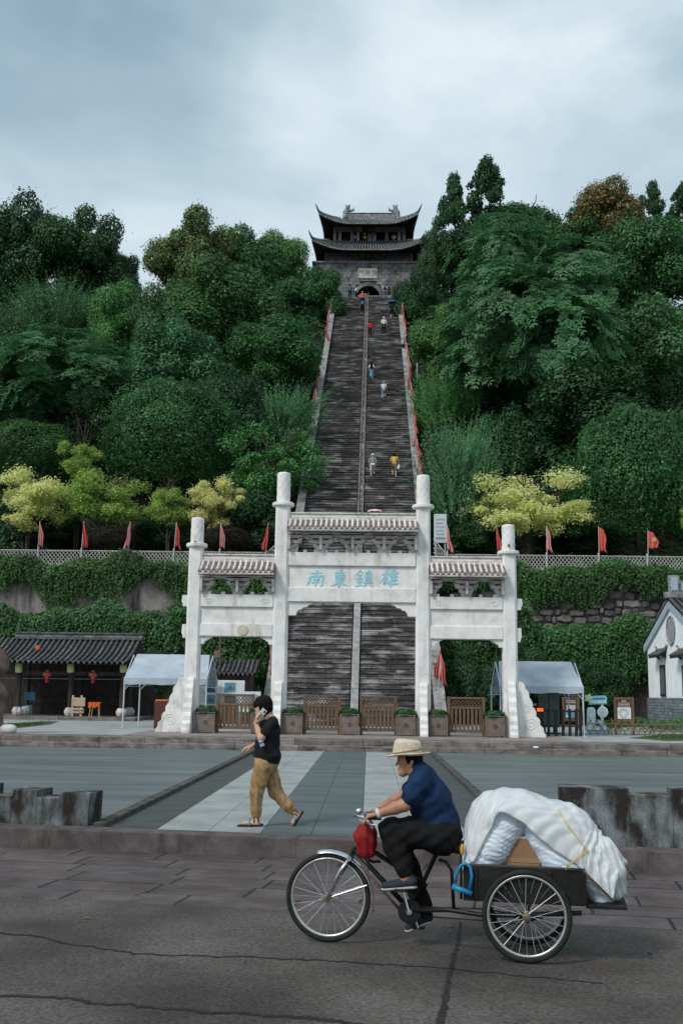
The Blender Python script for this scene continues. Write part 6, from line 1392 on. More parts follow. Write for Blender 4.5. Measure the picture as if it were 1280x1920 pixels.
# ================================================================== PEOPLE
skin = M('skin', [(.42, .24, .165), (.50, .30, .21), (.56, .35, .25)], 8, .55, .1, 60, coord='obj', spec=.35)
hair_m = M('black_hair', [(.004, .0035, .003), (.009, .0075, .007)], 30, .7, .4, 80, coord='obj', stretch=(1, 1, 4), spec=.12)
def CL(name, c, rough=.85): return M('cloth_'+name, [tuple(q*.78 for q in c), c, tuple(min(1, q*1.15) for q in c)], 9, rough, .5, 30, coord='obj', spec=.15, bdist=.012)
def person(P, H, rz, label, top, low, lowc, hair='short', hat=None, pack=None, phase=1, arms='down', group=None, sit=False, extra=None, climb=True):
    k = H/1.70; t = thing('person', label, 'person', (0, 0, 0), rz, group); st_ = .18 if climb else 0.0
    def v(x, y, z): return (x*k, y*k, z*k)
    hipz = .88; lift = st_
    fL = (-.10*1, .10+.16*(phase > 0)*climb, .0+lift*(phase > 0)); fR = (.10, .10+.16*(phase < 0)*climb-.04, lift*(phase < 0))
    kn = lambda f_: ((f_[0]*1.05), (f_[1]*.5+.10+(.12 if f_[2] > 0 else .0)), .47+f_[2]*.75)
    hip = lambda s: (s*.085, 0, hipz+.02)
    lean = .08
    ch = (0, lean*.8, 1.24); nk = (0, lean, 1.40); hd = (0, lean+.03, 1.57)
    sd = SD(.03*k)
    sd.cap(v(*hd), v(hd[0], hd[1]+.015, hd[2]-.07), .098*k, .072*k); sd.cap(v(*nk), v(hd[0], hd[1], hd[2]-.08), .052*k, .05*k); sd.cap(v(0, hd[1]+.10, hd[2]-.03), v(0, hd[1]+.105, hd[2]-.035), .018*k)
    sd.cap(v(0, .02, hipz), v(*ch), .125*k, .13*k, ((0, 1, 0), .72))
    arm = []
    for s in (-1, 1):
        sh = (s*.19, lean*.9, 1.36)
        if arms == 'down': el, ha = (s*.25, lean-.04, 1.08), (s*.25, lean+.10, .86)
        elif arms == 'hips': el, ha = (s*.38, lean+.02, 1.12), (s*.18, lean+.12, 1.0)
        elif arms == 'up': el, ha = (s*.24, lean+.14, 1.16), ((s*.10, lean+.22, 1.42) if s > 0 else (s*.25, lean+.1, .9))
        else: el, ha = (s*.24, lean+.05, 1.10), (s*.16, lean+.26, 1.08)
        arm.append((sh, el, ha)); sd.chain([v(*sh), v(*el), v(*ha)], [.05*k, .042*k, .032*k]); sd.cap(v(*ha), v(ha[0], ha[1]+.03, ha[2]-.07), .032*k, .024*k)
        for q in (-1, 0, 1): sd.cap(v(ha[0]+q*.014, ha[1]+.03, ha[2]-.07), v(ha[0]+q*.018, ha[1]+.045, ha[2]-.13), .011*k, k=.005)
    legs = []
    for s, f_ in ((-1, fL), (1, fR)):
        pts = [hip(s), kn(f_), (f_[0], f_[1]-.06, f_[2]+.09)]; legs.append(pts); sd.chain([v(*p) for p in pts], [.085*k, .058*k, .04*k]); sd.cap(v(f_[0], f_[1]-.08, f_[2]+.045), v(f_[0], f_[1]+.10, f_[2]+.03), .04*k, .03*k)
    sd.build('body', skin, t, .022*k)
    sh_ = SD(.03*k); sh_.cap(v(0, .02, hipz-.02), v(*ch), .145*k, .16*k, ((0, 1, 0), .75)); sh_.cap(v(-.13, lean*.9, 1.35), v(.13, lean*.9, 1.35), .07*k)
    for a_, b_, c_ in arm: sh_.cap(v(*a_), v(*[a_[i]+(b_[i]-a_[i])*.75 for i in range(3)]), .066*k, .058*k)
    sh_.build('shirt', top, t, .022*k)
    lw = SD(.03*k); lw.cap(v(-.06, .02, hipz), v(.06, .02, hipz), .12*k)
    if low == 'skirt': lw.cap(v(0, .04, hipz), v(0, .10, .38), .13*k, .19*k, ((0, 1, 0), .8))
    else:
        for pts in legs:
            if low == 'long': lw.chain([v(*p) for p in pts], [.10*k, .075*k, .062*k])
            else: lw.cap(v(*pts[0]), v(*[pts[0][i]+(pts[1][i]-pts[0][i])*.92 for i in range(3)]), .105*k, .09*k)
    lw.build('skirt' if low == 'skirt' else ('shorts' if low == 'shorts' else 'trousers'), lowc, t, .022*k)
    for f_ in (fL, fR):
        so_ = SD(.02*k); so_.cap(v(f_[0], f_[1]-.09, f_[2]+.04), v(f_[0], f_[1]+.12, f_[2]+.03), .05*k, .042*k); so_.build('shoe', CL('shoe_'+('w' if phase > 0 else 'b'), (.4, .4, .4) if phase > 0 else (.03, .03, .03)), t, .02*k)
    if hat is None or hair == 'long':
        hr = SD(.02*k); hr.cap(v(0, hd[1]-.015, hd[2]+.02), v(0, hd[1]-.02, hd[2]-.02), .112*k, .10*k)
        if hair == 'long': hr.cap(v(0, hd[1]-.05, hd[2]-.02), v(0, hd[1]-.09, 1.30), .09*k, .06*k)
        hr.cut(v(0, hd[1]+.055, hd[2]), (0, 1, -.25)); hr.build('hair', hair_m, t, .02*k)
    if hat is not None:
        ht_ = SD(.015*k); ht_.cap(v(0, hd[1], hd[2]+.05), v(0, hd[1], hd[2]+.085), .112*k, .085*k); ht_.cap(v(0, hd[1]+.02, hd[2]+.03), v(0, hd[1]+.04, hd[2]+.03), .17*k, .165*k, ((0, 0, 1), .14)); ht_.build('hat', hat, t, .02*k)
    if pack is not None:
        pk = SD(.02*k); pk.cap(v(-.07, lean*.8-.18, 1.10), v(.07, lean*.8-.18, 1.10), .11*k); pk.cap(v(-.06, lean*.8-.17, 1.27), v(.06, lean*.8-.17, 1.27), .09*k); pk.build('backpack', pack, t, .022*k)
    t.location = P
    return t
def stair_at(px, py):
    a_, b_ = SY0, TOPY-.2
    for _ in range(40):
        m_ = (a_+b_)/2
        if pix((at(px, py, m_).x, m_, min(stz(m_), TOPZ)))[1] > py: a_ = m_
        else: b_ = m_
    i = math.floor((a_-SY0)/RUN); Y_ = SY0+(i+.35)*RUN; z = min(PZ+(i+1)*RISE, TOPZ); return Vector((at(px, py, Y_).x, Y_, z))
GS = 'people on the great stair'
W_ = {n: CL(n, c) for n, c in dict(teal=(.03, .12, .16), white=(.62, .63, .62), red=(.50, .03, .03), black=(.012, .012, .014), blue=(.04, .22, .42), sky=(.12, .34, .55), jeans=(.10, .20, .32), grey=(.22, .25, .28), yellow=(.60, .40, .08), cream=(.55, .53, .45), coral=(.62, .13, .09), navy=(.02, .03, .055), lilac=(.34, .34, .50), khaki=(.22, .20, .15), palejeans=(.28, .40, .52), pink=(.72, .50, .52)).items()}
def SP(px, pyf, hpx, label, *a, **kw):
    P = stair_at(px, pyf); H = min(1.82, max(1.5, hpx*mpp(P)*1.02)); person(tuple(P), H, kw.pop('rz', 0.0), label, *a, group=GS, **kw); return P, H
SP(656, 556, 27, 'person in a teal shirt and black trousers beside the arch at the stair top', W_['teal'], 'long', W_['black'], phase=-1, arms='fwd')
SP(666, 553, 24, 'person in a white shirt leaning by the arch, next to the one in teal', W_['white'], 'long', W_['black'], arms='up', rz=-1.2)
SP(679, 577, 32, 'person in a coral jacket coming down beside the middle ramp', W_['coral'], 'long', W_['black'], rz=PI, arms='hips', climb=False)
SP(679, 591, 34, 'person with a bright blue backpack climbing near the top', W_['navy'], 'long', W_['black'], pack=W_['blue'])
SP(721, 560, 28, 'person in white with a black backpack and blue jeans at the stair top', W_['white'], 'long', W_['jeans'], hat=W_['blue'], pack=W_['black'], phase=-1)
SP(729, 555, 24, 'person in dark clothes just behind the one in blue jeans', W_['navy'], 'shorts', W_['navy'])
P1, H1 = SP(734, 598, 30, 'person in black shorts under a blue umbrella near the right parapet', W_['black'], 'shorts', W_['black'], phase=-1)
SP(744, 599, 29, 'person in black trousers next to the parapet beside the blue umbrella', W_['black'], 'long', W_['navy'])
SP(693, 633, 31, 'person in a red shirt and black trousers next to the middle ramp', W_['red'], 'long', W_['black'], arms='fwd')
SP(719, 628, 33, 'person in a cream shirt with a pale hat and black trousers', W_['cream'], 'long', W_['black'], hat=W_['white'], phase=-1)
SP(696, 714, 33, 'person with a black backpack and a sky blue skirt', W_['white'], 'skirt', W_['sky'], hair='long', pack=W_['black'])
SP(719, 749, 32, 'person in white with a lilac hood and pale jeans', W_['white'], 'long', W_['palejeans'], hat=W_['lilac'], phase=-1)
SP(698, 896, 44, 'person in a grey top, white shorts and pale hat, left of the climber in yellow', W_['grey'], 'shorts', W_['white'], hat=W_['white'], phase=-1)
P2, H2 = SP(739, 896, 46, 'person in a yellow shirt and khaki shorts climbing on the right', W_['yellow'], 'shorts', W_['khaki'], arms='fwd')
Pu, Hu = SP(703, 1003, 46, 'person hidden below a pink umbrella behind the gateway roof', W_['black'], 'long', W_['navy'], arms='up')
bag = SD(.03); bag.cap((P2.x+.28, P2.y, P2.z+.62), (P2.x+.30, P2.y, P2.z+.80), .12, .07); tb_ = thing('white_bag', 'white carrier bag in the hand of the climber in yellow', 'bag', (P2.x+.28, P2.y, P2.z+.5)); bag.build('bag', W_['white'], tb_, .03); MB().tube([(P2.x+.29, P2.y, P2.z+.86), (P2.x+.27, P2.y+.02, P2.z+.95)], .012, 5).build('handle', W_['white'], tb_)
def umbrella(P, z, R_, m, label, tilt=0.0):
    t = thing('umbrella', label, 'umbrella', (P.x, P.y, z-.9)); n = 8
    def fn(u, v): a = 2*PI*u; rr_ = R_*math.sin(v*1.25)/math.sin(1.25); sc_ = .04*v*v*abs(math.sin(a*4)); return (P.x+rr_*math.cos(a), P.y+rr_*math.sin(a), z+R_*.42*(math.cos(v*1.25)-1)/(1-math.cos(1.25))*1.0+R_*.42+sc_)
    o = MB().grid(fn, 32, 8, True).build('canopy', m, t, smooth=True); s_ = o.modifiers.new('s', 'SOLIDIFY'); s_.thickness = .008
    MB().tube([(P.x, P.y, z-.85), (P.x, P.y, z+R_*.42+.08)], .010, 6).build('shaft', steel, t); MB().tube([(P.x, P.y, z-.86), (P.x, P.y, z-.94), (P.x+.04, P.y, z-.97)], .018, 6).build('handle', black, t)
    for k in range(8): a = 2*PI*k/8; MB().tube([fn(k/8, .05), fn(k/8, .5), fn(k/8, 1)], .006, 4).build('rib', steel, t)
umbrella(P1+Vector((.10, .16, 0)), P1.z+H1*.98+.05, .52, W_['blue'], 'bright blue umbrella near the top right of the stair')
umbrella(Pu+Vector((-.02, .10, 0)), at(703, 958, Pu.y).z-.1, .50, W_['pink'], 'pale pink umbrella just above the middle roof of the gateway')
# people at the tower windows and an attendant under the tent
for px, c, lb, hat in ((664, W_['pink'], 'person in pale pink at the tower balcony, leftmost', None), (684, W_['yellow'], 'person with a hat at the middle tower window', W_['cream']), (738, W_['white'], 'person in white leaning at the right tower window', None)):
    P = tw(px, 452, TY+2.45); person((P.x, TY+2.45, z02+.05), 1.65, PI, lb, c, 'long', W_['black'], hat=hat, arms='fwd', group='people in the tower', climb=False)
P = at(992, 1372, 39.6); person((P.x, 39.6, PZ+.003), 1.66, PI*.9, 'attendant in dark clothes with a cap under the right tent', W_['black'], 'long', W_['black'], hat=W_['khaki'], arms='fwd', climb=False)

# ------------------------------------------------------------------ hand: palm, four fingers, thumb
def hand(sd, wr_, dirv, side, nrm, sc=1.0, curl=.5, kk=.006):
    # wr_ wrist, dirv along the palm, side towards the thumb, nrm out of the palm face (fingers curl to it)
    w0 = Vector(wr_); d = Vector(dirv).normalized(); n = Vector(nrm).normalized(); s = d.cross(n).normalized()
    if s.dot(Vector(side)) < 0: s = -s
    pe = w0+d*.085*sc
    for q in (-.027, -.009, .009, .027): sd.cap(tuple(w0+s*q*sc*.8), tuple(pe+s*q*sc), .015*sc, .014*sc, k=.01)
    for i, (q, ln) in enumerate(((.030, .068), (.010, .078), (-.010, .072), (-.030, .056))):
        p = pe+s*q*sc; dd = d
        for j in range(3):
            dd = (dd+n*curl*(.8+.15*i*.3)).normalized(); p2 = p+dd*ln*sc*(.42, .33, .25)[j]; sd.cap(tuple(p), tuple(p2), .0098*sc*(1-.08*j), .0092*sc*(1-.1*j), k=kk); p = p2
    p = w0+d*.022*sc+s*.028*sc; q1 = p+(s*.75+d*.6+n*.25).normalized()*.045*sc; q2 = q1+(d*.8+s*.1+n*curl).normalized()*.036*sc
    sd.cap(tuple(p), tuple(q1), .014*sc, .011*sc, k=.008); sd.cap(tuple(q1), tuple(q2), .011*sc, .009*sc, k=kk)

# ------------------------------------------------------------------ woman on the phone
WY = 14.1
def wp(cx_, cy_, dy=0.0): return at(400+cx_/5.818, 1280+cy_/5.818, WY+dy)
def tv(p): return (p.x, p.y, p.z)
wo = thing('person', 'woman in black top and tan trousers walking left with a phone at her ear', 'person', (wp(470, 1560).x+.35, WY, 0.0))
px_m = mpp(Vector((-.4, WY, .8)))/5.818      # metres per crop pixel
hd = wp(545, 262); hdv = Vector(tv(hd))
body = SD(.018)
body.cap(tv(hdv+Vector((0, 0, .025))), tv(hdv+Vector((-.035, 0, -.075))), .088, .066); body.cap(tv(hdv+Vector((-.085, 0, -.01))), tv(hdv+Vector((-.098, 0, -.03))), .013, .017, k=.01); body.cap(tv(hdv+Vector((-.075, 0, -.098))), tv(hdv+Vector((-.055, 0, -.105))), .022, .025, k=.02)
body.cap(tv(hdv+Vector((-.082, 0, -.062))), tv(hdv+Vector((-.086, 0, -.062))), .012, .011, k=.008); body.cap(tv(hdv+Vector((-.086, -.012, -.06))), tv(hdv+Vector((-.084, .012, -.06))), .008, k=.004)
nk0, nk1 = wp(600, 345), wp(640, 420); body.cap(tv(nk0), tv(nk1), .052, .06)
body.cap(tv(hdv+Vector((.01, -.088, -.02))), tv(hdv+Vector((.015, -.092, -.045))), .018, .012, ((0, 1, 0), .5), k=.006)
hipc = wp(575, 880); chest = wp(605, 520); body.cap(tv(hipc), tv(chest), .12, .135, ((0, 1, 0), 1.15)); body.cap(tv(chest), tv(wp(635, 430)), .13, .09, ((0, 1, 0), 1.2))
# near (left) arm bent up to the ear, far arm swung forward
sN, eN, hN = wp(650, 440, -.17), wp(520, 605, -.22), wp(462, 440, -.13)
body.chain([tv(sN), tv(eN)], [.055, .046]); body.chain([tv(eN), tv(eN.lerp(hN, .35)), tv(hN)], [.046, .042, .028])
hand(body, tv(hN), tuple(wp(482, 350, -.165)-hN), (1, .2, -.2), (.8, .25, .1), 1.0, .45)
sF, eF, hF = wp(640, 440, .17), wp(560, 640, .22), wp(425, 688, .16); body.chain([tv(sF), tv(eF), tv(hF)], [.055, .045, .028]); hand(body, tv(hF), (-1, 0, -.35), (0, -1, .3), (.1, .3, -1), 1.0, .35)
# legs: front leg planted, rear leg pushing off
h1, k1, a1 = wp(545, 900, -.085), wp(470, 1190, -.085), wp(465, 1480, -.08); h2, k2, a2 = wp(600, 900, .085), wp(675, 1190, .08), wp(880, 1420, .07)
body.chain([tv(h1), tv(k1), tv(a1)], [.085, .058, .038]); body.chain([tv(h2), tv(k2), tv(a2)], [.085, .058, .038])
hl1, to1 = wp(480, 1527, -.08), wp(312, 1535, -.09); body.cap(tv(a1), tv(hl1), .036, .036); body.cap(tv(hl1), tv(to1.lerp(hl1, .15)), .036, .026, ((0, 1, 0), 1.25))
for q in (-.03, -.01, .012, .03): b_ = to1.lerp(hl1, .18); body.cap((b_.x, b_.y+q, b_.z), (to1.x+.012+abs(q)*.5, to1.y+q*1.1, to1.z-.004), .011, k=.004)
hl2, to2 = wp(925, 1440, .07), wp(868, 1530, .07); body.cap(tv(a2), tv(hl2), .036, .036); body.cap(tv(hl2), tv(to2), .036, .028, ((0, 1, 0), 1.25))
body.build('body', skin, wo, .0065)
hr = SD(.02); hr.cap(tv(hdv+Vector((.015, 0, .045))), tv(hdv+Vector((.03, 0, -.005))), .108, .098); hr.cap(tv(hdv+Vector((-.05, 0, .055))), tv(hdv+Vector((-.085, 0, .03))), .075, .050); hr.cap(tv(hdv+Vector((.05, 0, -.03))), tv(hdv+Vector((.045, 0, -.085))), .07, .048)
for sy in (-1, 1): hr.cap(tv(hdv+Vector((-.03, sy*.065, .03))), tv(hdv+Vector((-.02, sy*.080, -.03))), .04, .022)
hr.build('hair', hair_m, wo, .007, lambda V: V+.0035*np.sin(V*np.array([180, 160, 60])+np.roll(V, 1, 1)*90))
blk = CL('black_top', (.013, .013, .015)); tan = M('tan_cotton', [(.25, .155, .072), (.33, .21, .105), (.38, .255, .135)], 7, .85, .6, 22, coord='obj', stretch=(1.6, 1.6, .7), spec=.12, bdist=.02)
sh_ = SD(.035); sh_.cap(tv(wp(600, 800)), tv(wp(600, 520)), .146, .150, ((0, 1, 0), 1.25)); sh_.cap(tv(wp(620, 520)), tv(wp(640, 435)), .140, .080, ((0, 1, 0), 1.5)); sh_.cap(tv(wp(645, 425, -.13)), tv(wp(645, 425, .13)), .06)
sh_.cap(tv(sN), tv(sN.lerp(eN, .60)), .074, .072); sh_.cap(tv(sF), tv(sF.lerp(eF, .62)), .08, .075); sh_.cap(tv(wp(585, 560)), tv(wp(565, 780)), .13, .155, ((0, 1, 0), 1.15)); sh_.cap(tv(wp(655, 800)), tv(wp(668, 915)), .10, .055, ((0, 1, 0), 1.7))
n_ = Vector((-.28, 0, -.9)); sh_.cut(tv(wp(560, 838)), (-.30, 0, -.95)); sh_.build('top', blk, wo, .009, lambda V: V+.005*np.sin(V[:, [2, 0, 1]]*np.array([34, 40, 38])+V[:, [0, 1, 2]]*27))
wrk = lambda V: V+np.stack([.004*np.sin(V[:, 0]*60+V[:, 2]*16+2.5*np.sin(V[:, 2]*7)), .006*np.sin(V[:, 0]*75+V[:, 2]*18+2.5*np.sin(V[:, 2]*9))+.003*np.sin(V[:, 2]*60+V[:, 0]*30+3*np.sin(V[:, 0]*20)), 0*V[:, 0]], 1)
tr_ = SD(.03); tr_.cap(tv(wp(565, 845)), tv(wp(590, 890)), .142, .138, ((0, 1, 0), 1.1)); tr_.chain([tv(h1), tv(k1.lerp(h1, .4)), tv(k1), tv(a1.lerp(k1, .3)), tv(a1.lerp(k1, .12))], [.115, .103, .088, .072, .058]); tr_.chain([tv(h2), tv(k2.lerp(h2, .4)), tv(k2), tv(a2.lerp(k2, .3)), tv(a2.lerp(k2, .12))], [.112, .100, .088, .070, .054]); tr_.build('trousers', tan, wo, .009, wrk)
for a_, b_ in ((a1, k1), (a2, k2)): c0, c1 = a_.lerp(b_, .06), a_.lerp(b_, .17); MB().tube([c0, c1], [.052, .060], 14).build('cuff', tan, wo, smooth=True)
sole = FLAT('dark_sole', (.014, .017, .02), .6); strap = FLAT('black_strap', (.012, .012, .012), .5); pat = FLAT('blue_print_upper', (.16, .25, .32), .6)
def sandal(hl, to, an):
    d = (to-hl); ln = d.length; d.normalize(); upn = Vector((0, -1, 0)).cross(d).normalized(); upn = upn if upn.z > 0 else -upn; hl_ = hl-upn*.028-d*.045
    s_ = SD(.01); s_.cap(tv(hl_), tv(hl_+d*(ln+.07)), .036, .042, (tuple(upn), .45)); s_.build('sandal_sole', sole, wo, .008)
    q = hl_+d*(ln*.72)+upn*.032; MB().tube([q+Vector((0, -.05, -.025)), q+upn*.03, q+Vector((0, .05, -.025))], [.028, .032, .028], 8, sx=.5).build('sandal_upper', pat, wo, smooth=True)
    for tt in (0.15, .42): q = hl_+d*(ln*tt)+upn*.05; pts = [q+Vector((0, .045*math.cos(a), 0))+upn*.038*math.sin(a) for a in np.linspace(-.5, PI+.5, 12)]; MB().tube(pts, .008, 6).build('sandal_strap', strap, wo)
sandal(hl1, to1, a1); sandal(hl2, to2, a2)
st0, st1, st2 = wp(640, 372, -.10), wp(700, 420, -.16), wp(705, 520, -.19); MB().tube([wp(600, 400, -.09), st0, st1], .007, 6).build('bag_strap', FLAT('grey_strap', (.16, .16, .17)), wo)
ph = thing('phone', 'pale smartphone held to the ear of the walking woman', 'phone', tv(wp(515, 345, -.16))); d = (wp(552, 300, -.16)-wp(480, 392, -.16)).normalized(); c = wp(522, 345, -.135); nn_ = Vector((d.z, 0, -d.x)); phm = MB()
phm.prism([c+d*.078+nn_*.036, c-d*.078+nn_*.036, c-d*.078-nn_*.036, c+d*.078-nn_*.036], (0, .009, 0)); phm.build('case', FLAT('pale_phone', (.50, .60, .64), .25), ph, bevel=.003); MB().prism([c+d*.066+nn_*.026, c+d*.035+nn_*.026, c+d*.035+nn_*.004, c+d*.066+nn_*.004], (0, -.003, 0)).build('lens_block', FLAT('phone_dark', (.03, .03, .035), .2), ph)
bt = thing('drink_bottle', 'small bottle with blue label tucked under the arm of the woman', 'bottle', tv(wp(530, 700, -.25))); b0 = wp(538, 697, -.235); b1 = wp(520, 640, -.235); ax_ = (b1-b0).normalized(); MB().lathe([(.026, 0), (.03, .008), (.03, .09), (.026, .10), (.015, .115)], b0, 14, ax_).build('body', FLAT('pale_blue_label', (.34, .50, .60), .35), bt, smooth=True); MB().lathe([(.0305, .04), (.0305, .062)], b0, 14, ax_).build('label_band', FLAT('deep_blue_label', (.05, .10, .28), .4), bt); MB().lathe([(.016, .116), (.016, .135)], b0, 12, ax_).build('cap', FLAT('green_cap', (.02, .25, .13), .4), bt)

# ================================================================== CARGO TRICYCLE
F0 = Vector((.50, 8.69, RZ)); TA = rad(-9.5); td = Vector((math.cos(TA), math.sin(TA), 0)); tn = Vector((td.y, -td.x, 0))      # td to the rear, tn to the camera side
if tn.y > 0: tn = -tn
def tp(px, py, v=0.0):            # point on the upright plane v metres to the camera side of the centre line
    dd = ray(px, py); p0 = F0+tn*v; k = (p0-CAM).dot(tn)/dd.dot(tn); return CAM+dd*k
GRD = RZ+.006
tri = thing('cargo_tricycle', 'old black cargo tricycle carrying white plastic wrapped bundles', 'tricycle', (1.3, 8.56, GRD))
tyre_m = M('black_rubber', [(.010, .010, .010), (.022, .022, .022)], 10, .8, .3, 60); rim_m = FLAT('dull_chrome_rim', (.50, .52, .48), .35, .75); chrome = FLAT('chrome', (.58, .62, .66), .25, .85); blackm = FLAT('black_paint', (.012, .012, .013), .4); rust = FLAT('rusty_brown_paint', (.10, .055, .05), .6); spoke_m = FLAT('steel_spoke', (.45, .46, .47), .35, .7)
def wheel(c, R_, label):
    w_ = MB(); n = 56; ring = lambda r, o=0.0: [c+td*(r*math.cos(2*PI*k/n))+Vector((0, 0, r*math.sin(2*PI*k/n)))+tn*o for k in range(n)]
    wh = MB().tube(ring(R_-.021), .021, 10, closed=True).build('wheel', tyre_m, tri, smooth=True); wh['label'] = label
    MB().tube(ring(R_-.046), .013, 8, closed=True).build('rim', rim_m, wh, smooth=True)
    MB().lathe([(.012, -.06), (.03, -.055), (.03, -.045), (.018, -.04), (.018, .04), (.03, .045), (.03, .055), (.012, .06)], c, 14, tuple(tn)).build('hub', FLAT('worn_hub', (.22, .19, .12), .4, .6), wh)
    for k in range(28):
        a = 2*PI*k/28; o = .045 if k % 2 else -.045; b = a+(.35 if (k//2) % 2 else -.35); q = lambda r, an, oo: c+td*(r*math.cos(an))+Vector((0, 0, r*math.sin(an)))+tn*oo
        MB().tube([q(.028, b, o), q(R_-.05, a, 0)], .0022, 4).build('spoke', spoke_m, wh)
    MB().tube([c+td*((R_-.06)*.8)+Vector((0, 0, -(R_-.06)*.6)), c+td*((R_-.10)*.8)+Vector((0, 0, -(R_-.10)*.6))], .004, 5).build('valve', chrome, wh)
RF = .335; c0 = Vector((F0.x, F0.y, GRD+RF)); rear = tp(987, 1727, .29); RR = .325; rc = Vector((rear.x, rear.y, GRD+RR)); rcf = rc-tn*.58
wheel(c0, RF, 'front wheel'); wheel(rc, RR, 'near rear wheel'); wheel(rcf, RR, 'far rear wheel')
def tubeP(pts, r, m, name='frame_tube', v=0.0, n=8): return MB().tube([tp(p[0], p[1], p[2] if len(p) > 2 else v) for p in pts], r, n).build(name, m, tri, smooth=True)
# fork, stem, handlebar
for v in (.06, -.06):
    cc = c0+tn*v; MB().tube([cc, cc+(tp(640, 1640)-tp(615, 1691)), tp(657, 1608)+tn*v*.8], [.011, .013, .014], 8).build('fork_blade', chrome, tri, smooth=True)
MB().tube([tp(657, 1608)+tn*.07, tp(657, 1608)-tn*.07], .02, 8).build('fork_crown', chrome, tri); tubeP([(655, 1614), (672, 1572)], .022, blackm, 'head_tube', n=10); tubeP([(670, 1576), (682, 1535), (684, 1526)], .014, chrome, 'stem')
hb0 = tp(684, 1526); hbn, hbf = tp(690, 1533, .25), tp(704, 1522, -.25)
MB().tube([hbn+td*.02, hbn-td*.04, hb0+tn*.14-td*.06, hb0+tn*.05, hb0-tn*.05, hb0-tn*.14-td*.06, hbf-td*.04, hbf+td*.02], .011, 8).build('handlebar', chrome, tri, smooth=True)
for q in (hbn, hbf): MB().tube([q-td*.03, q+td*.10], .017, 10).build('grip', black, tri)
for q, s in ((hbn, 1), (hbf, -1)): MB().tube([q-td*.07+Vector((0, 0, -.02)), q+td*.02+Vector((0, 0, -.05)), q+td*.07+Vector((0, 0, -.055))], .006, 6).build('brake_lever', chrome, tri)
MB().ball(hb0+tn*.10-td*.03+Vector((0, 0, .03)), (.028, .028, .024), 10, 8).build('bell', chrome, tri, smooth=True)
MB().tube([hb0+tn*.1, tp(683, 1560, .05), tp(660, 1610, .04), tp(640, 1640, .05)], .004, 5).build('brake_cable', black, tri)
# front mudguard
MB().grid(lambda u, v: c0+td*((RF+.022)*math.cos(PI*(.02+.66*u-.10)))+Vector((0, 0, (RF+.022)*math.sin(PI*(.02+.66*u-.10))-.012*abs(v-.5)*4))+tn*(.07*(v-.5)), 26, 4).build('mudguard', chrome, tri, smooth=True); bpy.data.objects[[o.name for o in tri.children if o.name.startswith('mudguard')][0]].modifiers.new('s', 'SOLIDIFY').thickness = .003
for v in (.05, -.05): MB().tube([c0+tn*v, c0+tn*v*.7+td*(RF+.02)*.87+Vector((0, 0, (RF+.02)*.30))], .004, 5).build('mudguard_stay', chrome, tri)
bb = tp(769, 1707)
tubeP([(664, 1593), (769, 1707)], .020, blackm); tubeP([(668, 1580), (700, 1596), (800, 1662)], .018, blackm); tubeP([(676, 1622), (763, 1722)], .010, rust, 'brace_rod')
tubeP([(769, 1707), (817, 1602), (822, 1592)], .017, blackm, 'seat_tube'); tubeP([(822, 1612), (836, 1616), (846, 1632), (850, 1702)], .013, blackm, 'rear_hoop', .06); tubeP([(822, 1612), (836, 1616), (846, 1632), (850, 1702)], .013, blackm, 'rear_hoop', -.06)
for v in (.12, -.12): tubeP([(769, 1707, v*.3), (840, 1706, v), (905, 1716, v*1.6), (960, 1716, v*2.0), (1090, 1712, v*2.0)], .017, blackm, 'chassis_tube')
tubeP([(772, 1700, .03), (905, 1704, .03), (985, 1718, .03)], .005, black, 'chain', n=5); tubeP([(772, 1716, .03), (905, 1726, .03), (985, 1734, .03)], .005, black, 'chain', n=5)
MB().tube([rc, rcf], .018, 10).build('rear_axle', blackm, tri)
for v in (.22, -.22): tubeP([(950, 1712, v), (987, 1727, v), (1030, 1712, v)], .016, blackm, 'axle_carrier')
MB().lathe([(.02, -.006), (.085, -.004), (.09, 0), (.085, .004), (.02, .006)], bb+tn*.05, 24, tuple(tn)).build('chain_wheel', blackm, tri); MB().lathe([(.022, -.07), (.022, .07)], bb, 12, tuple(tn)).build('bottom_bracket', chrome, tri)
pdN, pdF = tp(752, 1668, .13), tp(785, 1738, -.13)
for pd, s in ((pdN, 1), (pdF, -1)):
    MB().tube([bb+tn*s*.08, pd-tn*s*.05], .010, 8).build('crank', chrome, tri); MB().box(pd, (.09, .09, .022), rz=TA).build('pedal', black, tri, bevel=.004)
# saddle
sdl = SD(.02); sdl.cap(tv(tp(858, 1588)), tv(tp(850, 1588)), .10, .09, ((0, 0, 1), .5)); sdl.cap(tv(tp(845, 1588)), tv(tp(812, 1590)), .07, .03, ((0, 0, 1), .6)); sdl.build('saddle', black, tri, .012); MB().tube([tp(822, 1600), tp(838, 1592)], .012, 6).build('saddle_post', chrome, tri)
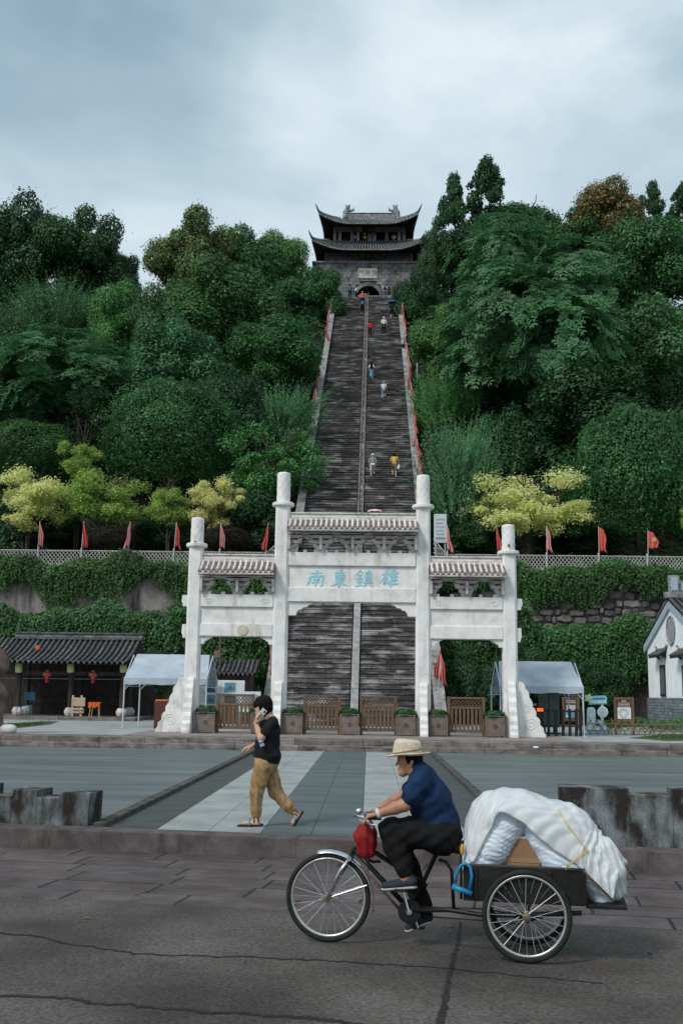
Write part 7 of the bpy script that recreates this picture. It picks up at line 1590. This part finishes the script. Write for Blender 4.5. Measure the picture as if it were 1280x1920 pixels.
# box: floor, four boards, rim, open tailgate
bx0, bx1 = tp(868, 1660, .27), tp(1094, 1660, .27); ztop, zbot = tp(980, 1627, .27).z, tp(980, 1694, .27).z; La = (bx1-bx0).dot(td); o0 = bx0-tn*.27; o0.z = 0
boxm = M('black_sheet_steel', [(.005, .005, .005), (.009, .009, .009), (.018, .017, .016)], 5, .55, .3, 20, fine=(30, .4))
def bxp(a, v, z): p = o0+td*a+tn*v; return Vector((p.x, p.y, z))
def slab(a0, a1, v0, v1, z0, z1, name, m=boxm, par=None):
    P = [bxp(a0, v0, z0), bxp(a1, v0, z0), bxp(a1, v1, z0), bxp(a0, v1, z0)]; return MB().prism(P, (0, 0, z1-z0)).build(name, m, par or tri, bevel=.004)
slab(0, La, .248, .27, zbot, ztop-.001, 'side_board'); slab(0, La, -.27, -.248, zbot, ztop-.001, 'side_board'); slab(.0, .02, -.247, .247, zbot, ztop-.001, 'front_board'); slab(0.021, La+.01, -.247, .247, zbot, zbot+.02, 'box_floor'); slab(La+.011, La+.30, -.26, .26, zbot-.015, zbot+.012, 'tailgate')
for v in (.259, -.259): MB().tube([bxp(-.01, v, ztop), bxp(La+.01, v, ztop)], .013, 6).build('box_rim', blackm, tri)
for a in (.08, .30, .62, .86): slab(a, a+.025, .271, .283, zbot+.01, ztop-.02, 'stiffener')
pst = tp(866, 1592, .2); MB().tube([bxp(-.02, .22, zbot), Vector((bxp(-.02, .22, 0).x, bxp(-.02, .22, 0).y, pst.z+.06))], .011, 6).build('front_stake', blackm, tri); MB().ball(pst+tn*.02, (.018, .02, .045), 8, 6).build('strap_knot', FLAT('yellow_strap', (.55, .33, .03), .6), tri)
MB().tube([tp(690, 1612, .03), tp(700, 1616, .03), tp(713, 1615, .03)], .012, 6).build('lamp_bracket', blackm, tri)

# ------------------------------------------------------------------ load
film = M('white_plastic_sheet', [(.74, .77, .785), (.80, .825, .835), (.84, .855, .86)], 3.0, .35, .45, 7, coord='pos', spec=.45, bdist=.03, stretch=(1.2, 1.2, .8)); sackm = M('bluish_woven_sack', [(.60, .70, .82), (.68, .76, .85), (.74, .80, .87)], 4, .5, .35, 14, spec=.4)
def translucent(m, k):
    t = m.node_tree; o = [n for n in t.nodes if n.type == 'OUTPUT_MATERIAL'][0]; b = [n for n in t.nodes if n.type == 'BSDF_PRINCIPLED'][0]
    tr = t.nodes.new('ShaderNodeBsdfTranslucent'); tr.inputs[0].default_value = (.75, .80, .84, 1); mx_ = t.nodes.new('ShaderNodeMixShader'); mx_.inputs[0].default_value = k; t.links.new(b.outputs[0], mx_.inputs[1]); t.links.new(tr.outputs[0], mx_.inputs[2]); t.links.new(mx_.outputs[0], o.inputs[0])
translucent(film, .35)
wav = lambda V: V+np.stack([0*V[:, 0], .0035*np.sin(V[:, 2]*120+V[:, 0]*55+2.5*np.sin(V[:, 0]*17+V[:, 2]*23))+.003*np.sin(V[:, 2]*190-V[:, 0]*40+3*np.sin(V[:, 0]*29)), .002*np.sin(V[:, 0]*90+V[:, 2]*60)], 1)
def sack(pts, rr_, label, fl=None):
    t = thing('sack', label, 'sack', tv(Vector(pts[0])-Vector((0, 0, .1))), group='bluish sacks on the tricycle'); s_ = SD(.06); s_.chain([tv(p) for p in pts], rr_); s_.build('sack', sackm, t, .012, wav); return t
sack([tp(900, 1614, .09), tp(916, 1580, .09), tp(942, 1544, .08), tp(970, 1520, .06)], [.15, .165, .155, .125], 'bluish white sack leaning forward at the front of the tricycle box')
sack([tp(1004, 1536, .06), tp(1026, 1566, .08), tp(1050, 1606, .09), tp(1085, 1616, .08), tp(1112, 1640, .08), tp(1124, 1682, .07)], [.13, .15, .15, .14, .12, .075], 'bluish white sack sloping back over the tailgate of the tricycle')
top = [(868, 1560), (872, 1535), (885, 1505), (905, 1487), (932, 1479), (960, 1479), (988, 1482), (1012, 1492), (1040, 1501), (1065, 1506), (1085, 1513), (1104, 1530), (1118, 1550), (1127, 1562), (1134, 1582), (1152, 1598), (1171, 1614)]
low = [(880, 1621), (886, 1618), (897, 1600), (910, 1572), (924, 1542), (934, 1524), (958, 1530), (984, 1545), (998, 1562), (1020, 1580), (1042, 1598), (1064, 1612), (1080, 1622), (1096, 1640), (1116, 1660), (1134, 1676), (1146, 1690)]
sheet = thing('plastic_sheet', 'wrinkled white plastic sheet tied over the bundles on the tricycle', 'sheet', tuple(bxp(.4, 0, ztop)))
NT = len(top)
def interp(lst, u): f = u*(NT-1); i = min(int(f), NT-2); q = f-i; q2 = q*q*(3-2*q)*.0+q; return (lst[i][0]+(lst[i+1][0]-lst[i][0])*q2, lst[i][1]+(lst[i+1][1]-lst[i][1])*q2)
def shf(u, w_):
    a, b = interp(top, u), interp(low, u); hw_ = .245+.05*math.sin(PI*min(1, u*1.3)); T_ = tp(a[0], a[1], 0); Lw = tp(b[0], b[1], hw_); ang = (w_-.5)*2     # -1 near low edge .. 0 top .. 1 far
    s = abs(ang); vv = hw_*math.sin(s*PI/2)**.8; zc = T_.z+(Lw.z-T_.z)*(1-math.cos(s*PI/2))**.85; P = Vector((T_.x, T_.y, 0)).lerp(Vector((Lw.x, Lw.y, 0))-tn*hw_, s); P = P+tn*(vv if ang < 0 else -vv); P.z = zc
    cr_ = .006*abs(math.sin(u*19+w_*13+1.8*math.sin(w_*7+u*5)))*2-.006+.005*abs(math.sin(u*41-w_*17+2*math.sin(w_*11)))*1.6+.004*math.sin(u*57-w_*15+2*math.sin(u*23))+.003*math.sin(w_*30+u*20); cr_ += (.010*math.sin(u*105+w_*21+2*math.sin(w_*13)) if u > .74 else 0); P += (tn*(1 if ang < 0 else -1)*.8+Vector((0, 0, .6)))*cr_; return P
so_ = MB().grid(shf, 150, 60).build('sheet', film, sheet, smooth=True); m_ = so_.modifiers.new('s', 'SOLIDIFY'); m_.thickness = .006; m_.offset = -1
# loose end hanging behind the tailgate
tl = [(1142, 1590), (1171, 1614), (1166, 1642), (1169, 1672), (1160, 1682), (1148, 1688), (1143, 1710), (1136, 1706), (1130, 1680), (1112, 1656), (1096, 1632), (1110, 1610)]
s_ = SD(.03); s_.chain([tv(tp(1126, 1600, .05)), tv(tp(1140, 1636, .07)), tv(tp(1152, 1668, .07))], [.13, .125, .075]); s_.cap(tv(tp(1150, 1615, .05)), tv(tp(1164, 1668, .04)), .05, .04); s_.cap(tv(tp(1138, 1670, .10)), tv(tp(1142, 1704, .10)), .035, .016); s_.cap(tv(tp(1155, 1610, .0)), tv(tp(1166, 1616, .0)), .06, .03); s_.build('loose_end', film, sheet, .012, lambda V: V+np.stack([.006*np.sin(V[:, 2]*80+V[:, 0]*95), .008*np.sin(V[:, 0]*120+V[:, 2]*36), .004*np.sin(V[:, 0]*90)], 1))
yl = FLAT('yellow_cord', (.58, .42, .10), .6); crd = thing('yellow_cord', 'thin yellow cord lashing the white sheet to the box', 'cord', tuple(tp(1062, 1628, .3)))
def onsheet(px, py, extra=.012):
    best = None
    for i in range(0, 76):
        for j in range(0, 28):
            P = shf(i/75, j/55); x_, y_ = pix(P); d_ = (x_-px)**2+(y_-py)**2
            if best is None or d_ < best[0]: best = (d_, P)
    return best[1]+tn*extra
MB().tube([onsheet(1045, 1518), onsheet(1062, 1545), onsheet(1082, 1572), onsheet(1098, 1590, .02)], .004, 5).build('cord', yl, crd); MB().tube([onsheet(1100, 1592, .02), tp(1082, 1610, .33), tp(1064, 1622, .32), tp(1061, 1630, .285)], .006, 6).build('cord', yl, crd)
MB().tube([tp(1092, 1632, .30), tp(1115, 1655, .31), tp(1150, 1690, .24)], .008, 6).build('dark_cord', FLAT('brown_cord', (.10, .06, .045)), crd)
cbx = thing('cardboard_box', 'brown cardboard box between the two sacks on the tricycle', 'box', tuple(bxp(.5, 0, zbot))); cm = M('cardboard', [(.22, .125, .07), (.28, .165, .095), (.32, .20, .12)], 3, .8, .15, 30); zc = tp(985, 1574, .15).z
slab(.22, .56, -.16, .16, zbot+.021, zc, 'carton', cm, cbx); slab(.22, .56, .1605, .163, zbot+.27, zbot+.30, 'tape', FLAT('brown_tape', (.30, .20, .11), .3), cbx); slab(.25, .53, -.12, .15, zc+.001, zc+.02, 'bubble_wrap', film, cbx)
# red bag on the handlebar, blue lock on the box
rb_ = thing('red_bag', 'dark red cloth bag hanging from the handlebar of the tricycle', 'bag', tuple(tp(686, 1606, .12))); s_ = SD(.04); s_.chain([tv(tp(688, 1545, .10)), tv(tp(685, 1568, .11)), tv(tp(687, 1592, .11))], [.045, .085, .075]); s_.build('bag', red_cloth, rb_, .009, lambda V: V+np.stack([.005*np.sin(V[:, 2]*60+V[:, 0]*80), .005*np.sin(V[:, 0]*110), 0*V[:, 0]], 1)); MB().tube([tp(684, 1540, .13), tp(678, 1530, .15), tp(692, 1542, .19), tp(698, 1553, .18)], .010, 6).build('handle', FLAT('pale_strap', (.55, .56, .58), .6), rb_)
lk = thing('blue_lock', 'bright blue shackle lock hanging on the front of the tricycle box', 'lock', tuple(tp(866, 1678, .29))); lb_ = FLAT('blue_plastic', (.015, .20, .42), .4); pts = [tp(852, 1656, .30), tp(857, 1634, .30), tp(864, 1622, .30), tp(873, 1619, .30), tp(881, 1626, .30), tp(884, 1642, .30), tp(880, 1668, .30)]; MB().tube(pts, .012, 8).build('shackle', lb_, lk, smooth=True); MB().tube([tp(847, 1662, .30), tp(884, 1676, .30)], .020, 10).build('lock_bar', lb_, lk, smooth=True)

# ------------------------------------------------------------------ the rider
def cp(cx_, cy_, v=0.0): return tp(660+cx_/5.333, 1370+cy_/5.333, v)
ri = thing('person', 'man in straw hat, navy shirt and black trousers riding the cargo tricycle', 'person', tuple(tp(838, 1590)))
hd = cp(560, 318); hv = Vector(tv(hd)); f = -td
body = SD(.016); HS = .80; L3 = lambda a, b, c: tv(hv+(f*a+tn*b+Vector((0, 0, c)))*HS)
body.cap(L3(-.03, 0, .05), L3(.0, 0, .01), 0.0760, 0.0704, (tuple(tn), .82)); body.cap(L3(.02, 0, .0), L3(.045, 0, -.085), 0.0560, 0.0400, (tuple(tn), .85)); body.cap(L3(.095, 0, .02), L3(.115, 0, -.022), 0.0080, 0.0120, k=.010); body.cap(L3(.088, 0, .045), L3(.086, 0, .045), 0.0160, k=.02)
body.cap(L3(.07, .03, .04), L3(.07, -.03, .04), 0.0176, k=.015); body.cap(L3(.09, -.015, -.058), L3(.09, .015, -.058), 0.0088, k=.006); body.cap(L3(.086, -.014, -.073), L3(.086, .014, -.073), 0.0088, k=.006); body.cap(L3(.07, 0, -.105), L3(.055, 0, -.11), 0.0192, k=.02)
for s in (1, -1): body.cap(L3(-.045, s*.080, .012), L3(-.038, s*.078, -.03), 0.0160, 0.0104, (tuple(tn), .5), k=.006)
body.cap(tv(cp(640, 420)), L3(-.03, 0, -.05), .06, .055)
body.cap(tv(cp(865, 1010)), tv(cp(785, 700)), .11, .115, (tuple(tn), 1.15)); body.cap(tv(cp(785, 700)), tv(cp(705, 480)), .115, .085, (tuple(tn), 1.2))
for s, sh, el, wr_ in ((1, cp(665, 545, .17), cp(520, 745, .22), cp(262, 830, .24)), (-1, cp(665, 520, -.17), cp(500, 660, -.21), cp(300, 765, -.22))):
    body.chain([tv(sh), tv(el), tv(el.lerp(wr_, .35)), tv(wr_)], [.058, .048, .046, .030])
    gp = (hbn if s > 0 else hbf)+Vector((0, 0, .018))+td*.03; dv_ = (gp-wr_); hand(body, tv(wr_), tuple(dv_), tuple(-tn*s+Vector((0, 0, .2))), (.05, 0, -1), .98, .75)
kN, aN = cp(385, 995, .12), tp(762, 1640, .125); kF, aF = cp(430, 1010, -.12), tp(797, 1712, -.125); hN_, hF_ = cp(880, 1045, .10), cp(880, 1045, -.10)
body.chain([tv(hN_), tv(kN), tv(aN)], [.09, .062, .042]); body.chain([tv(hF_), tv(kF), tv(aF)], [.09, .062, .042]); body.cap(tv(aN), tv(tp(758, 1652, .125)), .04, .038); body.cap(tv(aF), tv(tp(792, 1724, -.125)), .04, .038)
body.build('body', M('tanned_skin', [(.30, .145, .085), (.38, .19, .115), (.44, .23, .145)], 8, .5, .1, 60, coord='obj', spec=.4), ri, .0065)
hr = SD(.015); hr.cap(L3(-.05, 0, .05), L3(-.075, 0, -.01), 0.0804, 0.0615, (tuple(tn), .88)); hr.cap(L3(-.07, 0, -.03), L3(-.078, 0, -.07), 0.0492, 0.0328)
for s in (1, -1): hr.cap(L3(-.01, s*.076, .035), L3(-.004, s*.080, -.002), 0.0180, 0.0082)
hr.build('hair', hair_m, ri, .008)
for s in (1, -1): MB().ball(hv+(f*.088+tn*s*.030+Vector((0, 0, .022)))*HS, (.008, .008, .006), 8, 6).build('eye', black, ri)
for s in (1, -1): MB().tube([hv+(f*.095+tn*s*.012+Vector((0, 0, .046)))*HS, hv+(f*.088+tn*s*.045+Vector((0, 0, .046)))*HS], .005, 5).build('eyebrow', hair_m, ri)
navy = M('navy_shirt_cloth', [(.005, .016, .045), (.008, .024, .065), (.012, .034, .088)], 6, .85, .6, 18, coord='obj', spec=.15, bdist=.02); trb = CL('black_trousers', (.010, .010, .011))
wr2 = lambda V: V+np.stack([.006*np.sin(V[:, 2]*48+V[:, 0]*60), .005*np.sin(V[:, 2]*55-V[:, 0]*40), .004*np.sin(V[:, 0]*52)], 1)
s_ = SD(.04); s_.cap(tv(cp(850, 930)), tv(cp(780, 700)), .155, .165, (tuple(tn), 1.15)); s_.cap(tv(cp(780, 700)), tv(cp(715, 500)), .163, .115, (tuple(tn), 1.3)); s_.cap(tv(cp(705, 450, .12)), tv(cp(705, 450, -.12)), .075); s_.cap(tv(cp(690, 420)), tv(cp(665, 375)), .075, .062)
s_.cap(tv(cp(665, 545, .18)), tv(cp(592, 660, .205)), .088, .082); s_.cap(tv(cp(665, 520, -.18)), tv(cp(580, 610, -.20)), .085, .078); s_.cap(tv(cp(860, 960)), tv(cp(830, 1000)), .17, .155, (tuple(tn), 1.1)); s_.build('shirt', navy, ri, .009, wr2)
MB().tube([cp(590, 450, .05), cp(578, 490, .06), cp(575, 535, .05)], .012, 6).build('collar_strap', FLAT('pale_blue_strap', (.40, .48, .54)), ri)
s_ = SD(.03); s_.cap(tv(cp(880, 1040, .05)), tv(cp(880, 1040, -.05)), .155); s_.cap(tv(cp(930, 1000)), tv(cp(900, 1080)), .13, .12, (tuple(tn), 1.1))
s_.chain([tv(hN_), tv(hN_.lerp(kN, .6)), tv(kN), tv(kN.lerp(aN, .35)), tv(aN.lerp(kN, .14))], [.128, .112, .092, .092, .074]); s_.chain([tv(hF_), tv(hF_.lerp(kF, .6)), tv(kF), tv(kF.lerp(aF, .4)), tv(aF.lerp(kF, .04))], [.125, .11, .09, .085, .072]); s_.build('trousers', trb, ri, .009, wr2)
for an, ft, s in ((aN, (tp(772, 1658, .125), tp(722, 1663, .13)), 1), (aF, (tp(802, 1724, -.125), tp(766, 1741, -.13)), -1)):
    s_ = SD(.02); s_.cap(tv(ft[0]+Vector((0, 0, .02))), tv(ft[1]+Vector((0, 0, .008))), .042, .030, (tuple(tn), 1.1)); s_.build('shoe', CL('dark_canvas', (.03, .038, .048)), ri, .009); s2 = SD(.008); s2.cap(tv(ft[0]+Vector((0, 0, -.020))), tv(ft[1]+Vector((0, 0, -.016))), .044, .036, ((0, 0, 1), .35)); s2.build('shoe_sole', FLAT('pale_sole', (.36, .36, .33), .7), ri, .009)
wt = cp(262, 830, .24); MB().lathe([(.036, -.014), (.040, -.010), (.040, .010), (.036, .014)], wt, 14, tuple((cp(520, 745, .22)-wt).normalized())).build('wrist_watch', FLAT('pale_watch', (.55, .56, .56), .4), ri)
straw = M('pale_straw', [(.50, .40, .30), (.60, .50, .39), (.66, .57, .46)], 20, .85, .5, 90, coord='obj', stretch=(1, 1, 2))
hc = cp(553, 258); hcv = Vector(tv(hc)); hat = []
def hatf(u, v):
    a = 2*PI*u; ca, sa = math.cos(a), math.sin(a)
    prof_ = [(.160, .0), (.135, -.004), (.108, .010), (.103, .030), (.100, .070), (.093, .102), (.076, .120), (.045, .122), (.0, .112)]
    x = v*(len(prof_)-1); i = min(int(x), len(prof_)-2); q = x-i; r = prof_[i][0]+(prof_[i+1][0]-prof_[i][0])*q; h_ = prof_[i][1]+(prof_[i+1][1]-prof_[i][1])*q
    if v < .25: h_ += (.022*(1-v/.25))*(abs(sa)**2)*.8-.012*(1-v/.25)*(ca > 0)*ca+.028*(1-v/.25)*(max(0, -ca)**2)
    if v > .6: h_ += -.025*(v-.6)*ca*0+.022*(-ca)*(-.6)*(v-.4)
    return hcv+f*(r*ca*1.12)+tn*(r*sa*.92)+Vector((0, 0, h_+.01))
ho = MB().grid(hatf, 48, 32, True).build('hat', straw, ri, smooth=True); ho.modifiers.new('s', 'SOLIDIFY').thickness = .005
MB().tube([hcv+f*(.107*1.12*math.cos(a))+tn*(.107*.92*math.sin(a))+Vector((0, 0, .042-.022*math.cos(a))) for a in np.linspace(0, 2*PI, 41)[:-1]], .006, 6, closed=True).build('hat_band', FLAT('brown_hat_band', (.26, .17, .10), .7), ho)
